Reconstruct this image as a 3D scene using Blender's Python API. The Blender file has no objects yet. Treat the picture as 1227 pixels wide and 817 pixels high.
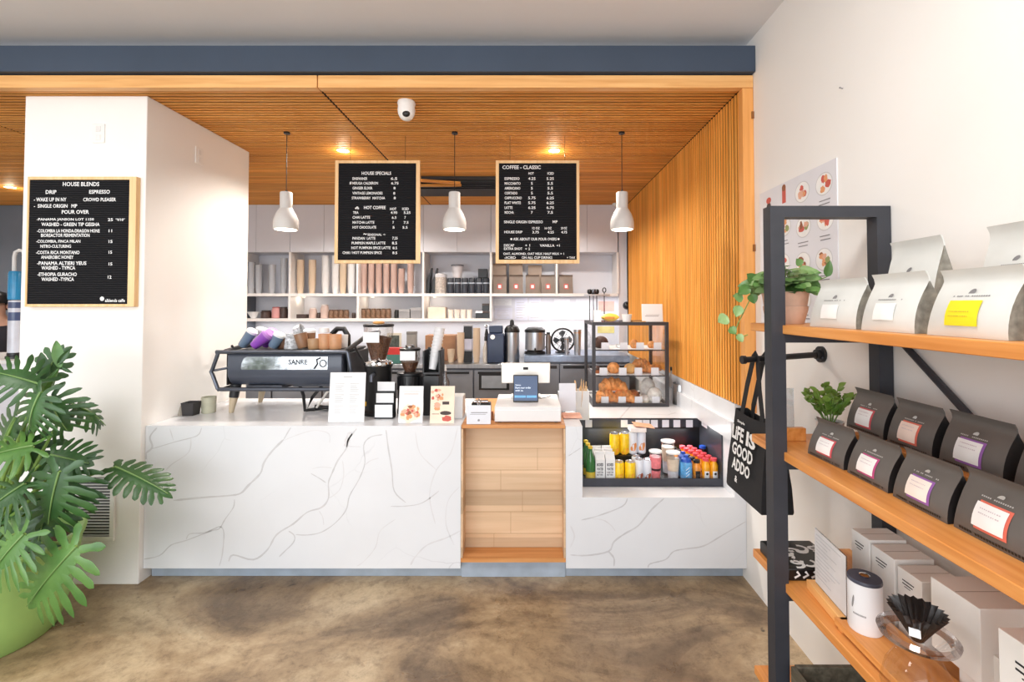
import bpy, math, random
from math import sin, cos, tan, pi, radians, sqrt, atan2
from mathutils import Vector, Matrix, Euler
RN = random.Random(11)
sc = bpy.context.scene
COL = sc.collection

# ------------------------------------------------------------------ camera model (photo taken as 1227 x 817)
F, VX, HY, PITCH, H = 560.0, 632.0, 366.0, radians(1.3), 1.63
CY = HY - F * tan(PITCH)
def ray(px, py):
    u = (px - VX) / F; v = -(py - CY) / F
    return Vector((u, cos(PITCH) - sin(PITCH) * v, sin(PITCH) + cos(PITCH) * v))
def at(px, py, Y):
    d = ray(px, py); t = Y / d.y
    return Vector((d.x * t, Y, H + d.z * t))
def atz(px, py, z):
    d = ray(px, py); t = (z - H) / d.z
    return Vector((d.x * t, d.y * t, z))
def atx(px, py, X):
    d = ray(px, py); t = X / d.x
    return Vector((X, d.y * t, H + d.z * t))
def wpx(npx, Y): return npx * Y / F

# ------------------------------------------------------------------ materials
def lin(c):
    out = []
    for x in c[:3]:
        x = x / 255.0
        out.append(x / 12.92 if x <= 0.04045 else ((x + 0.055) / 1.055) ** 2.4)
    return (out[0], out[1], out[2], 1.0)
def scl(c, k): return tuple(max(0, min(255, x * k)) for x in c)
MATS = {}
def nodes_of(m):
    m.use_nodes = True
    return m.node_tree.nodes, m.node_tree.links
def principled(m):
    return m.node_tree.nodes['Principled BSDF']
def mat(name, rgb, rough=0.5, metal=0.0, var=0.05, scale=9.0, bump=0.0, bscale=60.0, emit=None, estr=0.0, spec=0.5, trans=0.0, coat=0.0, stretch=None):
    if name in MATS: return MATS[name]
    m = bpy.data.materials.new(name); n, l = nodes_of(m); p = principled(m)
    p.inputs['Roughness'].default_value = rough; p.inputs['Metallic'].default_value = metal
    p.inputs['Specular IOR Level'].default_value = spec
    p.inputs['Transmission Weight'].default_value = trans
    p.inputs['Coat Weight'].default_value = coat
    tc = n.new('ShaderNodeTexCoord'); mp = n.new('ShaderNodeMapping'); l.new(tc.outputs['Object'], mp.inputs[0])
    if stretch: mp.inputs['Scale'].default_value = stretch
    nz = n.new('ShaderNodeTexNoise'); nz.inputs['Scale'].default_value = scale; nz.inputs['Detail'].default_value = 3
    l.new(mp.outputs[0], nz.inputs['Vector'])
    rp = n.new('ShaderNodeValToRGB')
    rp.color_ramp.elements[0].position = 0.3; rp.color_ramp.elements[1].position = 0.7
    rp.color_ramp.elements[0].color = lin(scl(rgb, 1 - var)); rp.color_ramp.elements[1].color = lin(scl(rgb, 1 + var * 0.6))
    l.new(nz.outputs['Fac'], rp.inputs[0]); l.new(rp.outputs[0], p.inputs['Base Color'])
    if bump:
        b = n.new('ShaderNodeBump'); b.inputs['Strength'].default_value = bump; b.inputs['Distance'].default_value = 0.004
        n2 = n.new('ShaderNodeTexNoise'); n2.inputs['Scale'].default_value = bscale; n2.inputs['Detail'].default_value = 4
        l.new(mp.outputs[0], n2.inputs['Vector']); l.new(n2.outputs['Fac'], b.inputs['Height']); l.new(b.outputs[0], p.inputs['Normal'])
    if emit:
        p.inputs['Emission Color'].default_value = lin(emit); p.inputs['Emission Strength'].default_value = estr
    MATS[name] = m; return m
def glassmat(name, tint=(250, 252, 252), fac=0.10, rough=0.03, fk=0.5):
    if name in MATS: return MATS[name]
    m = bpy.data.materials.new(name); n, l = nodes_of(m)
    n.remove(principled(m)); o = n['Material Output']
    t = n.new('ShaderNodeBsdfTransparent'); t.inputs[0].default_value = lin(tint)
    g = n.new('ShaderNodeBsdfGlossy'); g.inputs['Roughness'].default_value = rough
    lw = n.new('ShaderNodeLayerWeight'); lw.inputs['Blend'].default_value = 0.25
    ma = n.new('ShaderNodeMath'); ma.operation = 'MULTIPLY_ADD'; ma.inputs[1].default_value = fk; ma.inputs[2].default_value = fac
    mx = n.new('ShaderNodeMixShader')
    l.new(lw.outputs['Fresnel'], ma.inputs[0]); l.new(ma.outputs[0], mx.inputs[0])
    l.new(t.outputs[0], mx.inputs[1]); l.new(g.outputs[0], mx.inputs[2]); l.new(mx.outputs[0], o.inputs[0])
    MATS[name] = m; return m
def woodmat(name, dark, mid, light, axis='x', rough=0.45, fine=55.0, coat=0.0, plank=None, spec=0.5):
    """grain runs along axis; plank = (axis index, width) tints whole strips differently"""
    if name in MATS: return MATS[name]
    m = bpy.data.materials.new(name); n, l = nodes_of(m); p = principled(m)
    p.inputs['Roughness'].default_value = rough; p.inputs['Coat Weight'].default_value = coat; p.inputs['Specular IOR Level'].default_value = spec
    tc = n.new('ShaderNodeTexCoord'); mp = n.new('ShaderNodeMapping'); l.new(tc.outputs['Object'], mp.inputs[0])
    s = {'x': (0.05, 1, 1), 'y': (1, 0.05, 1), 'z': (1, 1, 0.05)}[axis]
    mp.inputs['Scale'].default_value = s
    nz = n.new('ShaderNodeTexNoise'); nz.inputs['Scale'].default_value = fine; nz.inputs['Detail'].default_value = 4; nz.inputs['Distortion'].default_value = 0.4
    l.new(mp.outputs[0], nz.inputs['Vector'])
    rp = n.new('ShaderNodeValToRGB'); e = rp.color_ramp.elements
    e[0].position = 0.28; e[0].color = lin(dark); e[1].position = 0.75; e[1].color = lin(light)
    k = e.new(0.5); k.color = lin(mid)
    l.new(nz.outputs['Fac'], rp.inputs[0])
    out = rp.outputs[0]
    if plank:
        ai, wd = plank
        sx = n.new('ShaderNodeSeparateXYZ'); l.new(tc.outputs['Object'], sx.inputs[0])
        dv = n.new('ShaderNodeMath'); dv.operation = 'DIVIDE'; dv.inputs[1].default_value = wd; l.new(sx.outputs[ai], dv.inputs[0])
        fl = n.new('ShaderNodeMath'); fl.operation = 'FLOOR'; l.new(dv.outputs[0], fl.inputs[0])
        wn = n.new('ShaderNodeTexWhiteNoise'); wn.noise_dimensions = '1D'; l.new(fl.outputs[0], wn.inputs['W'])
        mr = n.new('ShaderNodeMapRange'); mr.inputs['To Min'].default_value = 0.80; mr.inputs['To Max'].default_value = 1.12
        l.new(wn.outputs['Value'], mr.inputs[0])
        hs = n.new('ShaderNodeHueSaturation'); l.new(mr.outputs[0], hs.inputs['Value']); l.new(out, hs.inputs['Color']); out = hs.outputs[0]
    l.new(out, p.inputs['Base Color'])
    MATS[name] = m; return m

# ------------------------------------------------------------------ mesh collector
_TXT = {}
def text_geo(s, bold=0.012):
    key = (s, bold)
    if key not in _TXT:
        cu = bpy.data.curves.new('t', 'FONT'); cu.body = s; cu.size = 1.0; cu.offset = bold; cu.resolution_u = 2
        cu.fill_mode = 'FRONT'
        o = bpy.data.objects.new('t', cu); COL.objects.link(o)
        dg = bpy.context.evaluated_depsgraph_get(); dg.update()
        ev = o.evaluated_get(dg); me = ev.to_mesh()
        vs = [v.co.copy() for v in me.vertices]; fs = [tuple(q.vertices) for q in me.polygons]
        ev.to_mesh_clear(); bpy.data.objects.remove(o); bpy.data.curves.remove(cu)
        _TXT[key] = (vs, fs)
    return _TXT[key]
def M_front(x=0, y=0, z=0):   # local x -> +X, y -> +Z, normal -> -Y
    return Matrix(((1, 0, 0, x), (0, 0, -1, y), (0, 1, 0, z), (0, 0, 0, 1)))
def M_aisle(x=0, y=0, z=0):   # seen from the room looking at the right wall: local x -> -Y, y -> +Z, normal -> -X
    return Matrix(((0, 0, -1, x), (-1, 0, 0, y), (0, 1, 0, z), (0, 0, 0, 1)))
def TR(x=0, y=0, z=0, rx=0, ry=0, rz=0):
    return Matrix.Translation((x, y, z)) @ Euler((rx, ry, rz)).to_matrix().to_4x4()

class MB:
    def __init__(s): s.v = []; s.f = []; s.mi = []; s.m = 0
    def add(s, vs, fs, M=None):
        b = len(s.v)
        for v in vs:
            v = Vector(v); s.v.append(M @ v if M is not None else v)
        for f in fs: s.f.append(tuple(i + b for i in f)); s.mi.append(s.m)
        return s
    def box(s, x0, x1, y0, y1, z0, z1, M=None):
        vs = [(x, y, z) for z in (z0, z1) for y in (y0, y1) for x in (x0, x1)]
        return s.add(vs, [(0, 2, 3, 1), (4, 5, 7, 6), (0, 1, 5, 4), (2, 6, 7, 3), (0, 4, 6, 2), (1, 3, 7, 5)], M)
    def cbox(s, c, d, M=None):
        return s.box(c[0] - d[0] / 2, c[0] + d[0] / 2, c[1] - d[1] / 2, c[1] + d[1] / 2, c[2] - d[2] / 2, c[2] + d[2] / 2, M)
    def lathe(s, prof, c=(0, 0, 0), n=20, M=None, cap=True):
        vs = []; fs = []
        for (r, z) in prof:
            for k in range(n):
                a = 2 * pi * k / n; vs.append((c[0] + r * cos(a), c[1] + r * sin(a), c[2] + z))
        for i in range(len(prof) - 1):
            for k in range(n):
                k2 = (k + 1) % n; fs.append((i * n + k, i * n + k2, (i + 1) * n + k2, (i + 1) * n + k))
        if cap:
            fs.append(tuple(range(n - 1, -1, -1))); b = (len(prof) - 1) * n; fs.append(tuple(b + k for k in range(n)))
        return s.add(vs, fs, M)
    def cyl(s, p0, p1, r0, r1=None, n=14, M=None):
        return s.tube([p0, p1], [r0, r0 if r1 is None else r1], n, M=M)
    def tube(s, pts, r, n=8, M=None, closed=False, cap=True):
        pts = [Vector(p) for p in pts]; N = len(pts)
        rs = list(r) if isinstance(r, (list, tuple)) else [r] * N
        vs = []; fs = []; up = None
        for i, p in enumerate(pts):
            if closed: t = pts[(i + 1) % N] - pts[i - 1]
            else: t = pts[min(i + 1, N - 1)] - pts[max(i - 1, 0)]
            if t.length < 1e-9: t = Vector((0, 0, 1))
            t.normalize()
            if up is None:
                up = Vector((0, 0, 1)) if abs(t.z) < 0.9 else Vector((1, 0, 0))
            a = t.cross(up)
            if a.length < 1e-4: a = t.cross(Vector((0.3, 0.9, 0.2)))
            a.normalize(); b = a.cross(t).normalized(); up = b
            for k in range(n):
                w = 2 * pi * k / n; vs.append(p + (a * cos(w) + b * sin(w)) * rs[i])
        for i in range(N if closed else N - 1):
            j = (i + 1) % N
            for k in range(n):
                k2 = (k + 1) % n; fs.append((i * n + k, j * n + k, j * n + k2, i * n + k2))
        if cap and not closed:
            fs.append(tuple(range(n))); fs.append(tuple((N - 1) * n + k for k in range(n - 1, -1, -1)))
        return s.add(vs, fs, M)
    def sphere(s, c, r, nu=14, nv=9, M=None):
        if not isinstance(r, (tuple, list)): r = (r, r, r)
        vs = []; fs = []
        for j in range(1, nv):
            b = pi * j / nv
            for k in range(nu):
                a = 2 * pi * k / nu; vs.append((c[0] + r[0] * sin(b) * cos(a), c[1] + r[1] * sin(b) * sin(a), c[2] + r[2] * cos(b)))
        top = len(vs); vs.append((c[0], c[1], c[2] + r[2])); bot = len(vs); vs.append((c[0], c[1], c[2] - r[2]))
        for j in range(nv - 2):
            for k in range(nu):
                k2 = (k + 1) % nu; fs.append((j * nu + k, (j + 1) * nu + k, (j + 1) * nu + k2, j * nu + k2))
        for k in range(nu):
            k2 = (k + 1) % nu; fs.append((top, k, k2)); fs.append((bot, (nv - 2) * nu + k2, (nv - 2) * nu + k))
        return s.add(vs, fs, M)
    def prism(s, poly, z0, z1, M=None):
        n = len(poly)
        vs = [(x, y, z0) for x, y in poly] + [(x, y, z1) for x, y in poly]
        fs = [tuple(range(n - 1, -1, -1)), tuple(range(n, 2 * n))]
        for k in range(n):
            k2 = (k + 1) % n; fs.append((k, k2, n + k2, n + k))
        return s.add(vs, fs, M)
    def loft(s, loops, cap=(True, True), M=None):
        n = len(loops[0]); vs = [p for L in loops for p in L]; fs = []
        for i in range(len(loops) - 1):
            for k in range(n):
                k2 = (k + 1) % n; fs.append((i * n + k, i * n + k2, (i + 1) * n + k2, (i + 1) * n + k))
        if cap[0]: fs.append(tuple(range(n - 1, -1, -1)))
        if cap[1]: b = (len(loops) - 1) * n; fs.append(tuple(b + k for k in range(n)))
        return s.add(vs, fs, M)
    def grid(s, fn, nu, nv, M=None):
        vs = [fn(i / nu, j / nv) for j in range(nv + 1) for i in range(nu + 1)]
        fs = [(j * (nu + 1) + i, j * (nu + 1) + i + 1, (j + 1) * (nu + 1) + i + 1, (j + 1) * (nu + 1) + i) for j in range(nv) for i in range(nu)]
        return s.add(vs, fs, M)
    def quad(s, a, b, c, d, M=None): return s.add([a, b, c, d], [(0, 1, 2, 3)], M)
    def disc(s, c, r, n=20, M=None, ry=None):
        ry = r if ry is None else ry
        return s.add([(c[0] + r * cos(2 * pi * k / n), c[1] + ry * sin(2 * pi * k / n), c[2]) for k in range(n)], [tuple(range(n))], M)
    def text(s, st, M, x0, y0, w, h, bold=0.012, z=0.0):
        vs, fs = text_geo(st, bold)
        if not vs: return s
        ax = min(v.x for v in vs); bx = max(v.x for v in vs); ay = min(v.y for v in vs); by = max(v.y for v in vs)
        kx = w / max(bx - ax, 1e-6); ky = h / max(by - ay, 1e-6)
        return s.add([(x0 + (v.x - ax) * kx, y0 + (v.y - ay) * ky, z) for v in vs], fs, M)
    def strip(s, pts, w, M=None, z=0.0):
        """flat ribbon along 2D points, half width w (number or list)"""
        P = [Vector((p[0], p[1], 0)) for p in pts]; N = len(P); ws = w if isinstance(w, list) else [w] * N
        vs = []
        for i, p in enumerate(P):
            t = P[min(i + 1, N - 1)] - P[max(i - 1, 0)]; t.normalize(); a = Vector((-t.y, t.x, 0)) * ws[i]
            vs += [(p.x + a.x, p.y + a.y, z), (p.x - a.x, p.y - a.y, z)]
        return s.add(vs, [(2 * i, 2 * i + 1, 2 * i + 3, 2 * i + 2) for i in range(N - 1)], M)
    def build(s, name, mats, parent=None, loc=None, rz=0.0, rot=None, bevel=0.0, seg=2, smooth=35):
        me = bpy.data.meshes.new(name)
        me.from_pydata([tuple(v) for v in s.v], [], s.f)
        ms = mats if isinstance(mats, (list, tuple)) else [mats]
        for m in ms: me.materials.append(m)
        if len(ms) > 1: me.polygons.foreach_set('material_index', s.mi)
        if smooth:
            me.polygons.foreach_set('use_smooth', [True] * len(me.polygons))
            me.set_sharp_from_angle(angle=radians(smooth))
        me.update()
        o = bpy.data.objects.new(name, me); COL.objects.link(o)
        if parent is not None: o.parent = parent
        if loc is not None: o.location = loc
        if rot is not None: o.rotation_euler = rot
        elif rz: o.rotation_euler = (0, 0, rz)
        if bevel:
            b = o.modifiers.new('bevel', 'BEVEL'); b.width = bevel; b.segments = seg; b.limit_method = 'ANGLE'; b.angle_limit = radians(40); b.harden_normals = False
        return o
def tag(o, label, cat, group=None, kind=None):
    o['label'] = label; o['category'] = cat
    if group: o['group'] = group
    if kind: o['kind'] = kind
    return o
def thing(name, label, cat, loc=(0, 0, 0), rz=0.0, group=None, rot=None):
    o = bpy.data.objects.new(name, None); COL.objects.link(o); o.empty_display_size = 0.05
    o.location = loc; o.rotation_euler = rot if rot is not None else (0, 0, rz)
    return tag(o, label, cat, group)
def struct(o, label=None, cat=None):
    o['kind'] = 'structure'
    if label: o['label'] = label
    if cat: o['category'] = cat
    return o
KIDS = {}
def copy_tree(o, label=None, loc=None, rz=None, rot=None, group=None):
    kids = [c for c in o.children]
    c = o.copy(); COL.objects.link(c)
    if label: c['label'] = label
    if group: c['group'] = group
    if loc is not None: c.location = loc
    if rz is not None: c.rotation_euler = (0, 0, rz)
    if rot is not None: c.rotation_euler = rot
    for k in kids:
        d = k.copy(); COL.objects.link(d); d.parent = c
        for g in list(k.children):
            e = g.copy(); COL.objects.link(e); e.parent = d
    return c
ORD = ['first', 'second', 'third', 'fourth', 'fifth', 'sixth', 'seventh', 'eighth', 'ninth', 'tenth', 'eleventh', 'twelfth']

# ------------------------------------------------------------------ palette
WHITE = mat('white_paint', (240, 238, 235), 0.75, var=0.012, scale=2)
WALLW = mat('wall_paint', (243, 240, 236), 0.8, var=0.012, scale=1.5, bump=0.05, bscale=180)
CEILM = mat('ceiling_paint', (226, 226, 228), 0.85, var=0.015, scale=1.2)
BEAMM = mat('blue_grey_paint', (60, 73, 91), 0.6, var=0.05, scale=2)
LAM = mat('white_laminate', (213, 214, 222), 0.45, var=0.015, scale=3)
PAPER = mat('paper', (233, 234, 236), 0.8, var=0.01)
PRICE = mat('price_paper', (226, 228, 235), 0.8, var=0.02)
BLACK = mat('black_paint', (26, 27, 31), 0.42, var=0.1, scale=20)
BLACKP = mat('black_plastic', (20, 20, 22), 0.35, var=0.1, scale=20)
FRAMEM = mat('charcoal_steel', (50, 52, 59), 0.5, metal=0.0, var=0.06, scale=14, bump=0.05, bscale=300)
NAVY = mat('navy_enamel', (72, 77, 90), 0.38, var=0.05, scale=8, coat=0.2)
STEEL = mat('brushed_steel', (188, 190, 194), 0.28, metal=1.0, var=0.06, scale=30, stretch=(1, 1, 0.08))
STEELD = mat('dark_steel', (96, 99, 108), 0.38, metal=0.7, var=0.06, scale=12)
CHROME = mat('chrome', (225, 226, 228), 0.08, metal=1.0, var=0.02)
GLASS = glassmat('clear_glass')
GLASSC = glassmat('case_glass', (255, 255, 255), fac=0.02, fk=.3)
ACRYL = glassmat('clear_acrylic', (240, 243, 246), fac=0.10, rough=0.08)
PLASTICCLEAR = glassmat('clear_plastic', (205, 208, 214), fac=0.22, rough=0.15)
INK = mat('black_ink', (34, 33, 36), 0.7, var=0.03)
INKG = mat('grey_ink', (140, 138, 140), 0.8, var=0.03)
WHITEINK = mat('white_lettering', (240, 240, 240), 0.6, var=0.01)
SLATX = woodmat('slat_wood_ceiling', (214, 136, 54), (230, 156, 70), (243, 176, 90), 'x', 0.6, 48, plank=(1, 0.040))
SLATZ = woodmat('slat_wood_wall', (232, 148, 58), (245, 165, 72), (252, 182, 92), 'z', 0.7, 48, plank=(1, 0.040), spec=.25)
TRIMX = woodmat('trim_wood_long', (226, 162, 94), (240, 182, 114), (248, 198, 132), 'x', 0.45, 40)
TRIMZ = woodmat('trim_wood_post', (220, 148, 76), (234, 164, 90), (242, 180, 106), 'z', 0.45, 40)
BACKING = mat('slat_backing', (34, 20, 12), 0.9, var=0.1)
OAKX = woodmat('pale_oak', (204, 170, 134), (214, 182, 148), (224, 194, 162), 'x', 0.5, 22, plank=(2, 0.098))
SHELFY = woodmat('shelf_pine', (206, 128, 56), (226, 152, 80), (238, 174, 104), 'y', 0.4, 36)
LEDGEX = woodmat('ledge_wood', (186, 122, 66), (206, 142, 84), (220, 160, 104), 'x', 0.45, 30)
BLONDE = woodmat('blonde_frame', (228, 184, 128), (240, 200, 146), (246, 212, 164), 'z', 0.5, 40)
KRAFT = mat('kraft_paper', (204, 178, 150), 0.8, var=0.05)
# ================================================================== room shell
WX = 1.30          # right wall plane
SX = 1.24          # face of the slatted side wall
YF = 2.66          # front of the slatted niche
YB = 5.78          # face of the back shelving
ZS = 2.885         # underside of the slatted ceiling
ZC = 3.175         # plaster ceiling
YC, ZT = 2.80, 0.914   # counter front plane, counter top
CX0, CX1, CY0, CY1 = -3.005, -2.275, 2.77, 3.795

def floor_material():
    m = bpy.data.materials.new('stained_concrete'); n, l = nodes_of(m); p = principled(m)
    tc = n.new('ShaderNodeTexCoord')
    def noise(scale, det, dist=0.0, rough=0.6, st=(1, 1, 1)):
        mp = n.new('ShaderNodeMapping'); mp.inputs['Scale'].default_value = st; l.new(tc.outputs['Object'], mp.inputs[0])
        z = n.new('ShaderNodeTexNoise'); z.inputs['Scale'].default_value = scale; z.inputs['Detail'].default_value = det
        z.inputs['Distortion'].default_value = dist; z.inputs['Roughness'].default_value = rough
        l.new(mp.outputs[0], z.inputs['Vector']); return z.outputs['Fac']
    def ramp(src, stops):
        r = n.new('ShaderNodeValToRGB'); e = r.color_ramp.elements
        e[0].position, e[0].color = stops[0][0], stops[0][1]; e[1].position, e[1].color = stops[-1][0], stops[-1][1]
        for s in stops[1:-1]:
            k = e.new(s[0]); k.color = s[1]
        l.new(src, r.inputs[0]); return r.outputs[0]
    def mix(kind, fac, a, b):
        x = n.new('ShaderNodeMix'); x.data_type = 'RGBA'; x.blend_type = kind
        if isinstance(fac, float): x.inputs['Factor'].default_value = fac
        else: l.new(fac, x.inputs['Factor'])
        l.new(a, x.inputs['A']); l.new(b, x.inputs['B']); return x.outputs['Result']
    big = ramp(noise(1.15, 8, 0.9, 0.62, (0.8, 1.3, 1)), [(0.30, lin((96, 78, 60))), (0.43, lin((138, 117, 93))), (0.53, lin((182, 158, 126))), (0.68, lin((222, 202, 170)))])
    fine = ramp(noise(12, 12, 0.25, 0.82), [(0.30, lin((128, 114, 98))), (0.5, lin((222, 217, 210))), (0.72, lin((255, 255, 250)))])
    c = mix('MULTIPLY', 0.85, big, fine)
    sp = ramp(noise(3.1, 3, 1.6), [(0.0, (0, 0, 0, 1)), (0.70, (0, 0, 0, 1)), (0.74, (1, 1, 1, 1))])
    dark = n.new('ShaderNodeRGB'); dark.outputs[0].default_value = lin((74, 60, 48))
    c = mix('MIX', sp, c, dark.outputs[0])
    l.new(c, p.inputs['Base Color'])
    rr = ramp(noise(2.2, 5, 0.5), [(0.3, (0.22, 0.22, 0.22, 1)), (0.7, (0.5, 0.5, 0.5, 1))]); l.new(rr, p.inputs['Roughness'])
    b = n.new('ShaderNodeBump'); b.inputs['Strength'].default_value = 0.25; b.inputs['Distance'].default_value = 0.006
    l.new(noise(22, 8, 0.3, 0.7), b.inputs['Height']); l.new(b.outputs[0], p.inputs['Normal'])
    return m
FLOORM = floor_material()

struct(MB().box(-7, WX + 0.15, -4, 6.3, -0.12, 0).build('floor', FLOORM, smooth=0))
struct(MB().box(-7, WX + 0.15, -4, YF + 0.10, ZC, ZC + 0.1).build('ceiling', CEILM, smooth=0))
struct(MB().box(WX, WX + 0.15, -4, 6.3, 0, ZC).build('wall_right', WALLW, smooth=0))
struct(MB().box(-7.15, -7, -4, 6.3, 0, ZC).build('wall_left', WALLW, smooth=0))
struct(MB().box(-3.56, WX, 6.13, 6.3, 0, ZS + 0.1).build('wall_back', LAM, smooth=0))
GREYWALL = mat('grey_blue_wall', (112, 118, 128), 0.8, var=0.02, scale=2)
struct(MB().box(-7, -3.56, 5.86, 6.3, 0, ZS + 0.1).build('wall_back_left', GREYWALL, smooth=0))
struct(MB().box(-7, WX, YF + 0.10, YF + 0.2, ZS + 0.04, ZC + 0.1).build('wall_soffit', CEILM, smooth=0))
struct(MB().box(CX0, CX1, CY0, CY1, 0, ZS - 0.001).build('wall_column', WALLW, bevel=0.004), 'white square column left of the counter', 'column')
struct(MB().box(-7, WX - 0.001, YF - 0.03, YF + 0.10, 2.962, 3.112).build('trim_1', BEAMM, bevel=0.003), 'blue-grey painted beam along the ceiling', 'beam')
hb = MB().box(-7, -1.212, YF, YF + 0.05, ZS - 0.002, 2.955); hb.box(-1.206, WX - 0.001, YF, YF + 0.05, ZS - 0.002, 2.955)
struct(hb.build('trim_2', TRIMX, bevel=0.002), 'long wooden fascia board under the beam', 'trim')
# slatted ceiling: real slats on a dark backing, in three panels with open seams
mb = MB(); P = 0.040; nsl = int((YB + 0.06 - (YF + 0.055)) / P)
for (xa, xb) in ((-7, -3.70), (-3.685, -1.215), (-1.200, SX - 0.004)):
    for k in range(nsl):
        y = YF + 0.056 + k * P
        mb.box(xa, xb, y, y + 0.022, ZS, ZS + 0.0055)
struct(mb.build('ceiling_slats', SLATX, smooth=0), 'slatted wooden ceiling over the counter', 'ceiling')
struct(MB().box(-7, WX, YF + 0.055, 6.13, ZS + 0.007, ZS + 0.04).build('ceiling_backing', BACKING, smooth=0))
# slatted side wall + front post
zb = at(884, 488, 3.20).z
zb = 1.045
mb = MB(); nsl = int((YB - 0.02 - (YF + 0.055)) / P)
for k in range(nsl):
    y = YF + 0.056 + k * P
    mb.box(SX, SX + 0.0055, y, y + 0.022, zb, ZS - 0.0015)
struct(mb.build('wall_slats', SLATZ, smooth=0), 'vertical wooden slats on the right wall of the niche', 'wall')
struct(MB().box(SX + 0.007, WX - 0.001, YF + 0.055, YB + 0.05, zb, ZS - 0.002).build('wall_slat_backing', BACKING, smooth=0))
struct(MB().box(SX - 0.004, WX - 0.001, YF, YF + 0.053, 1.02, ZS - 0.004).build('trim_3', TRIMZ, bevel=0.002), 'wooden post framing the slatted niche', 'trim')
mb = MB()
for z in (at(905, 138, YF).z, at(905, 297, YF).z):
    mb.box(WX - 0.014, WX - 0.0005, YF - 0.006, YF + 0.0, z - 0.02, z + 0.02)
struct(mb.build('trim_4', mat('brass_plate', (150, 96, 50), 0.4, metal=0.3), smooth=0))

# ------------------------------------------------------------------ fittings on the column
def outlet(label, M, rocker=True):
    t = thing('outlet_plate', label, 'wall plate'); t.matrix_world = M
    MB().box(-0.036, 0.036, -0.058, 0.058, 0, 0.006).build('plate', WHITE, t, bevel=0.003)
    m = MB()
    if rocker:
        for yy in (-0.026, 0.026): m.box(-0.014, 0.014, yy - 0.017, yy + 0.017, 0.006, 0.009)
    else: m.disc((0, 0.03, 0.0065), 0.004); m.disc((0, -0.03, 0.0065), 0.004)
    m.build('socket_face', mat('plate_insert', (232, 230, 228), 0.4), t, bevel=0.0015)
    return t
p = at(119, 160, CY0); outlet('blank white plate high on the front of the column', M_front(p.x, CY0 - 0.0005, p.z), True)
p = atx(238, 187, CX1); outlet('white outlet plate high on the side of the column', Matrix(((0, 0, 1, CX1 + 0.0005), (1, 0, 0, p.y), (0, 1, 0, p.z), (0, 0, 0, 1))))
# louvred vent low on the column
p0 = at(97, 571, CY0); p1 = at(133, 642, CY0)
w = p1.x - p0.x; h = p0.z - p1.z
t = thing('vent_grille', 'white louvred air vent low on the column behind the plant', 'vent', ((p0.x + p1.x) / 2, CY0 - 0.0005, p1.z))
MB().box(-w / 2, w / 2, -0.002, 0, 0, h).build('backing', mat('vent_dark', (92, 92, 94), 0.8), t)
m = MB(); b = 0.026
m.box(-w / 2 - b, w / 2 + b, -0.014, 0, -b, 0); m.box(-w / 2 - b, w / 2 + b, -0.014, 0, h, h + b)
m.box(-w / 2 - b, -w / 2, -0.014, 0, 0, h); m.box(w / 2, w / 2 + b, -0.014, 0, 0, h); m.build('frame', WHITE, t, bevel=0.003)
m = MB()
for k in range(20):
    z = h * (k + 0.5) / 20
    m.box(-w / 2, w / 2, -0.004, 0.004, -0.0012, 0.0012, TR(0, -0.007, z, rx=0.6))
m.build('louvre', mat('vent_slat', (206, 205, 204), 0.5), t)

# ------------------------------------------------------------------ things on the slatted ceiling
# security camera
p = at(487, 122, 2.90)
t = thing('security_camera', 'white dome security camera on the slatted ceiling', 'security camera', (atz(487, 122, ZS).x, atz(487, 122, ZS).y, ZS))
MB().lathe([(0.052, 0), (0.055, -0.012), (0.05, -0.03)], n=24).build('base', WHITE, t)
MB().lathe([(0.05, -0.03), (0.053, -0.05), (0.05, -0.075), (0.04, -0.098), (0.024, -0.112), (0.006, -0.117)], n=24).build('dome', WHITE, t)
MB().sphere((0.008, -0.036, -0.088), (0.024, 0.016, 0.02)).build('lens', BLACKP, t)
# recessed downlights (glow patches on the slats come from point lights added below them)
SPOTS = []
for (px, py) in ((411, 180), (664, 180), (12, 224)):
    q = atz(px, py, ZS); SPOTS.append(q)
names = ['recessed ceiling downlight behind the middle hanging menu', 'recessed ceiling downlight above the right hanging menu', 'recessed ceiling downlight left of the column']
GLOW = mat('lamp_glow', (255, 240, 220), emit=(255, 236, 205), estr=14)
for q, nm in zip(SPOTS, names):
    t = thing('ceiling_downlight', nm, 'ceiling light', (q.x, q.y, ZS))
    MB().lathe([(0.036, -0.001), (0.046, -0.006), (0.05, -0.001)], n=24, cap=False).build('trim_ring', WHITE, t)
    MB().disc((0, 0, -0.0015), 0.036).build('diffuser', GLOW, t)
# black slot diffuser with a loose wooden batten
a = atz(505, 211, ZS); b2 = atz(592, 232, ZS)
t = thing('air_diffuser', 'long black air slot in the slatted ceiling between the menus', 'air vent', ((a.x + b2.x) / 2, (a.y + b2.y) / 2, ZS))
hw = (b2.x - a.x) / 2 + 0.25; hd = (b2.y - a.y) / 2
hd = max(0.15, abs(hd)); 
m = MB(); m.box(-hw, hw, -hd, hd, -0.03, -0.001); m.build('housing', mat('black_duct', (40, 34, 33), 0.6), t)
m = MB()
for k in range(5): m.box(-hw + 0.02, hw - 0.02, -hd + 0.05 + k * 0.07, -hd + 0.062 + k * 0.07, -0.042, -0.03)
m.build('blade', BLACKP, t)
m = MB(); m.box(-hw + 0.14, -hw + 0.62, -0.015, 0.015, -0.012, 0.012, TR(0, -hd + 0.05, -0.052, rz=0.25)); m.box(-hw + 0.14, -hw + 0.62, -0.012, 0.012, -0.012, 0.012, TR(0, -hd + 0.12, -0.056, rz=-0.04))
m.build('batten', SLATX, t)
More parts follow.
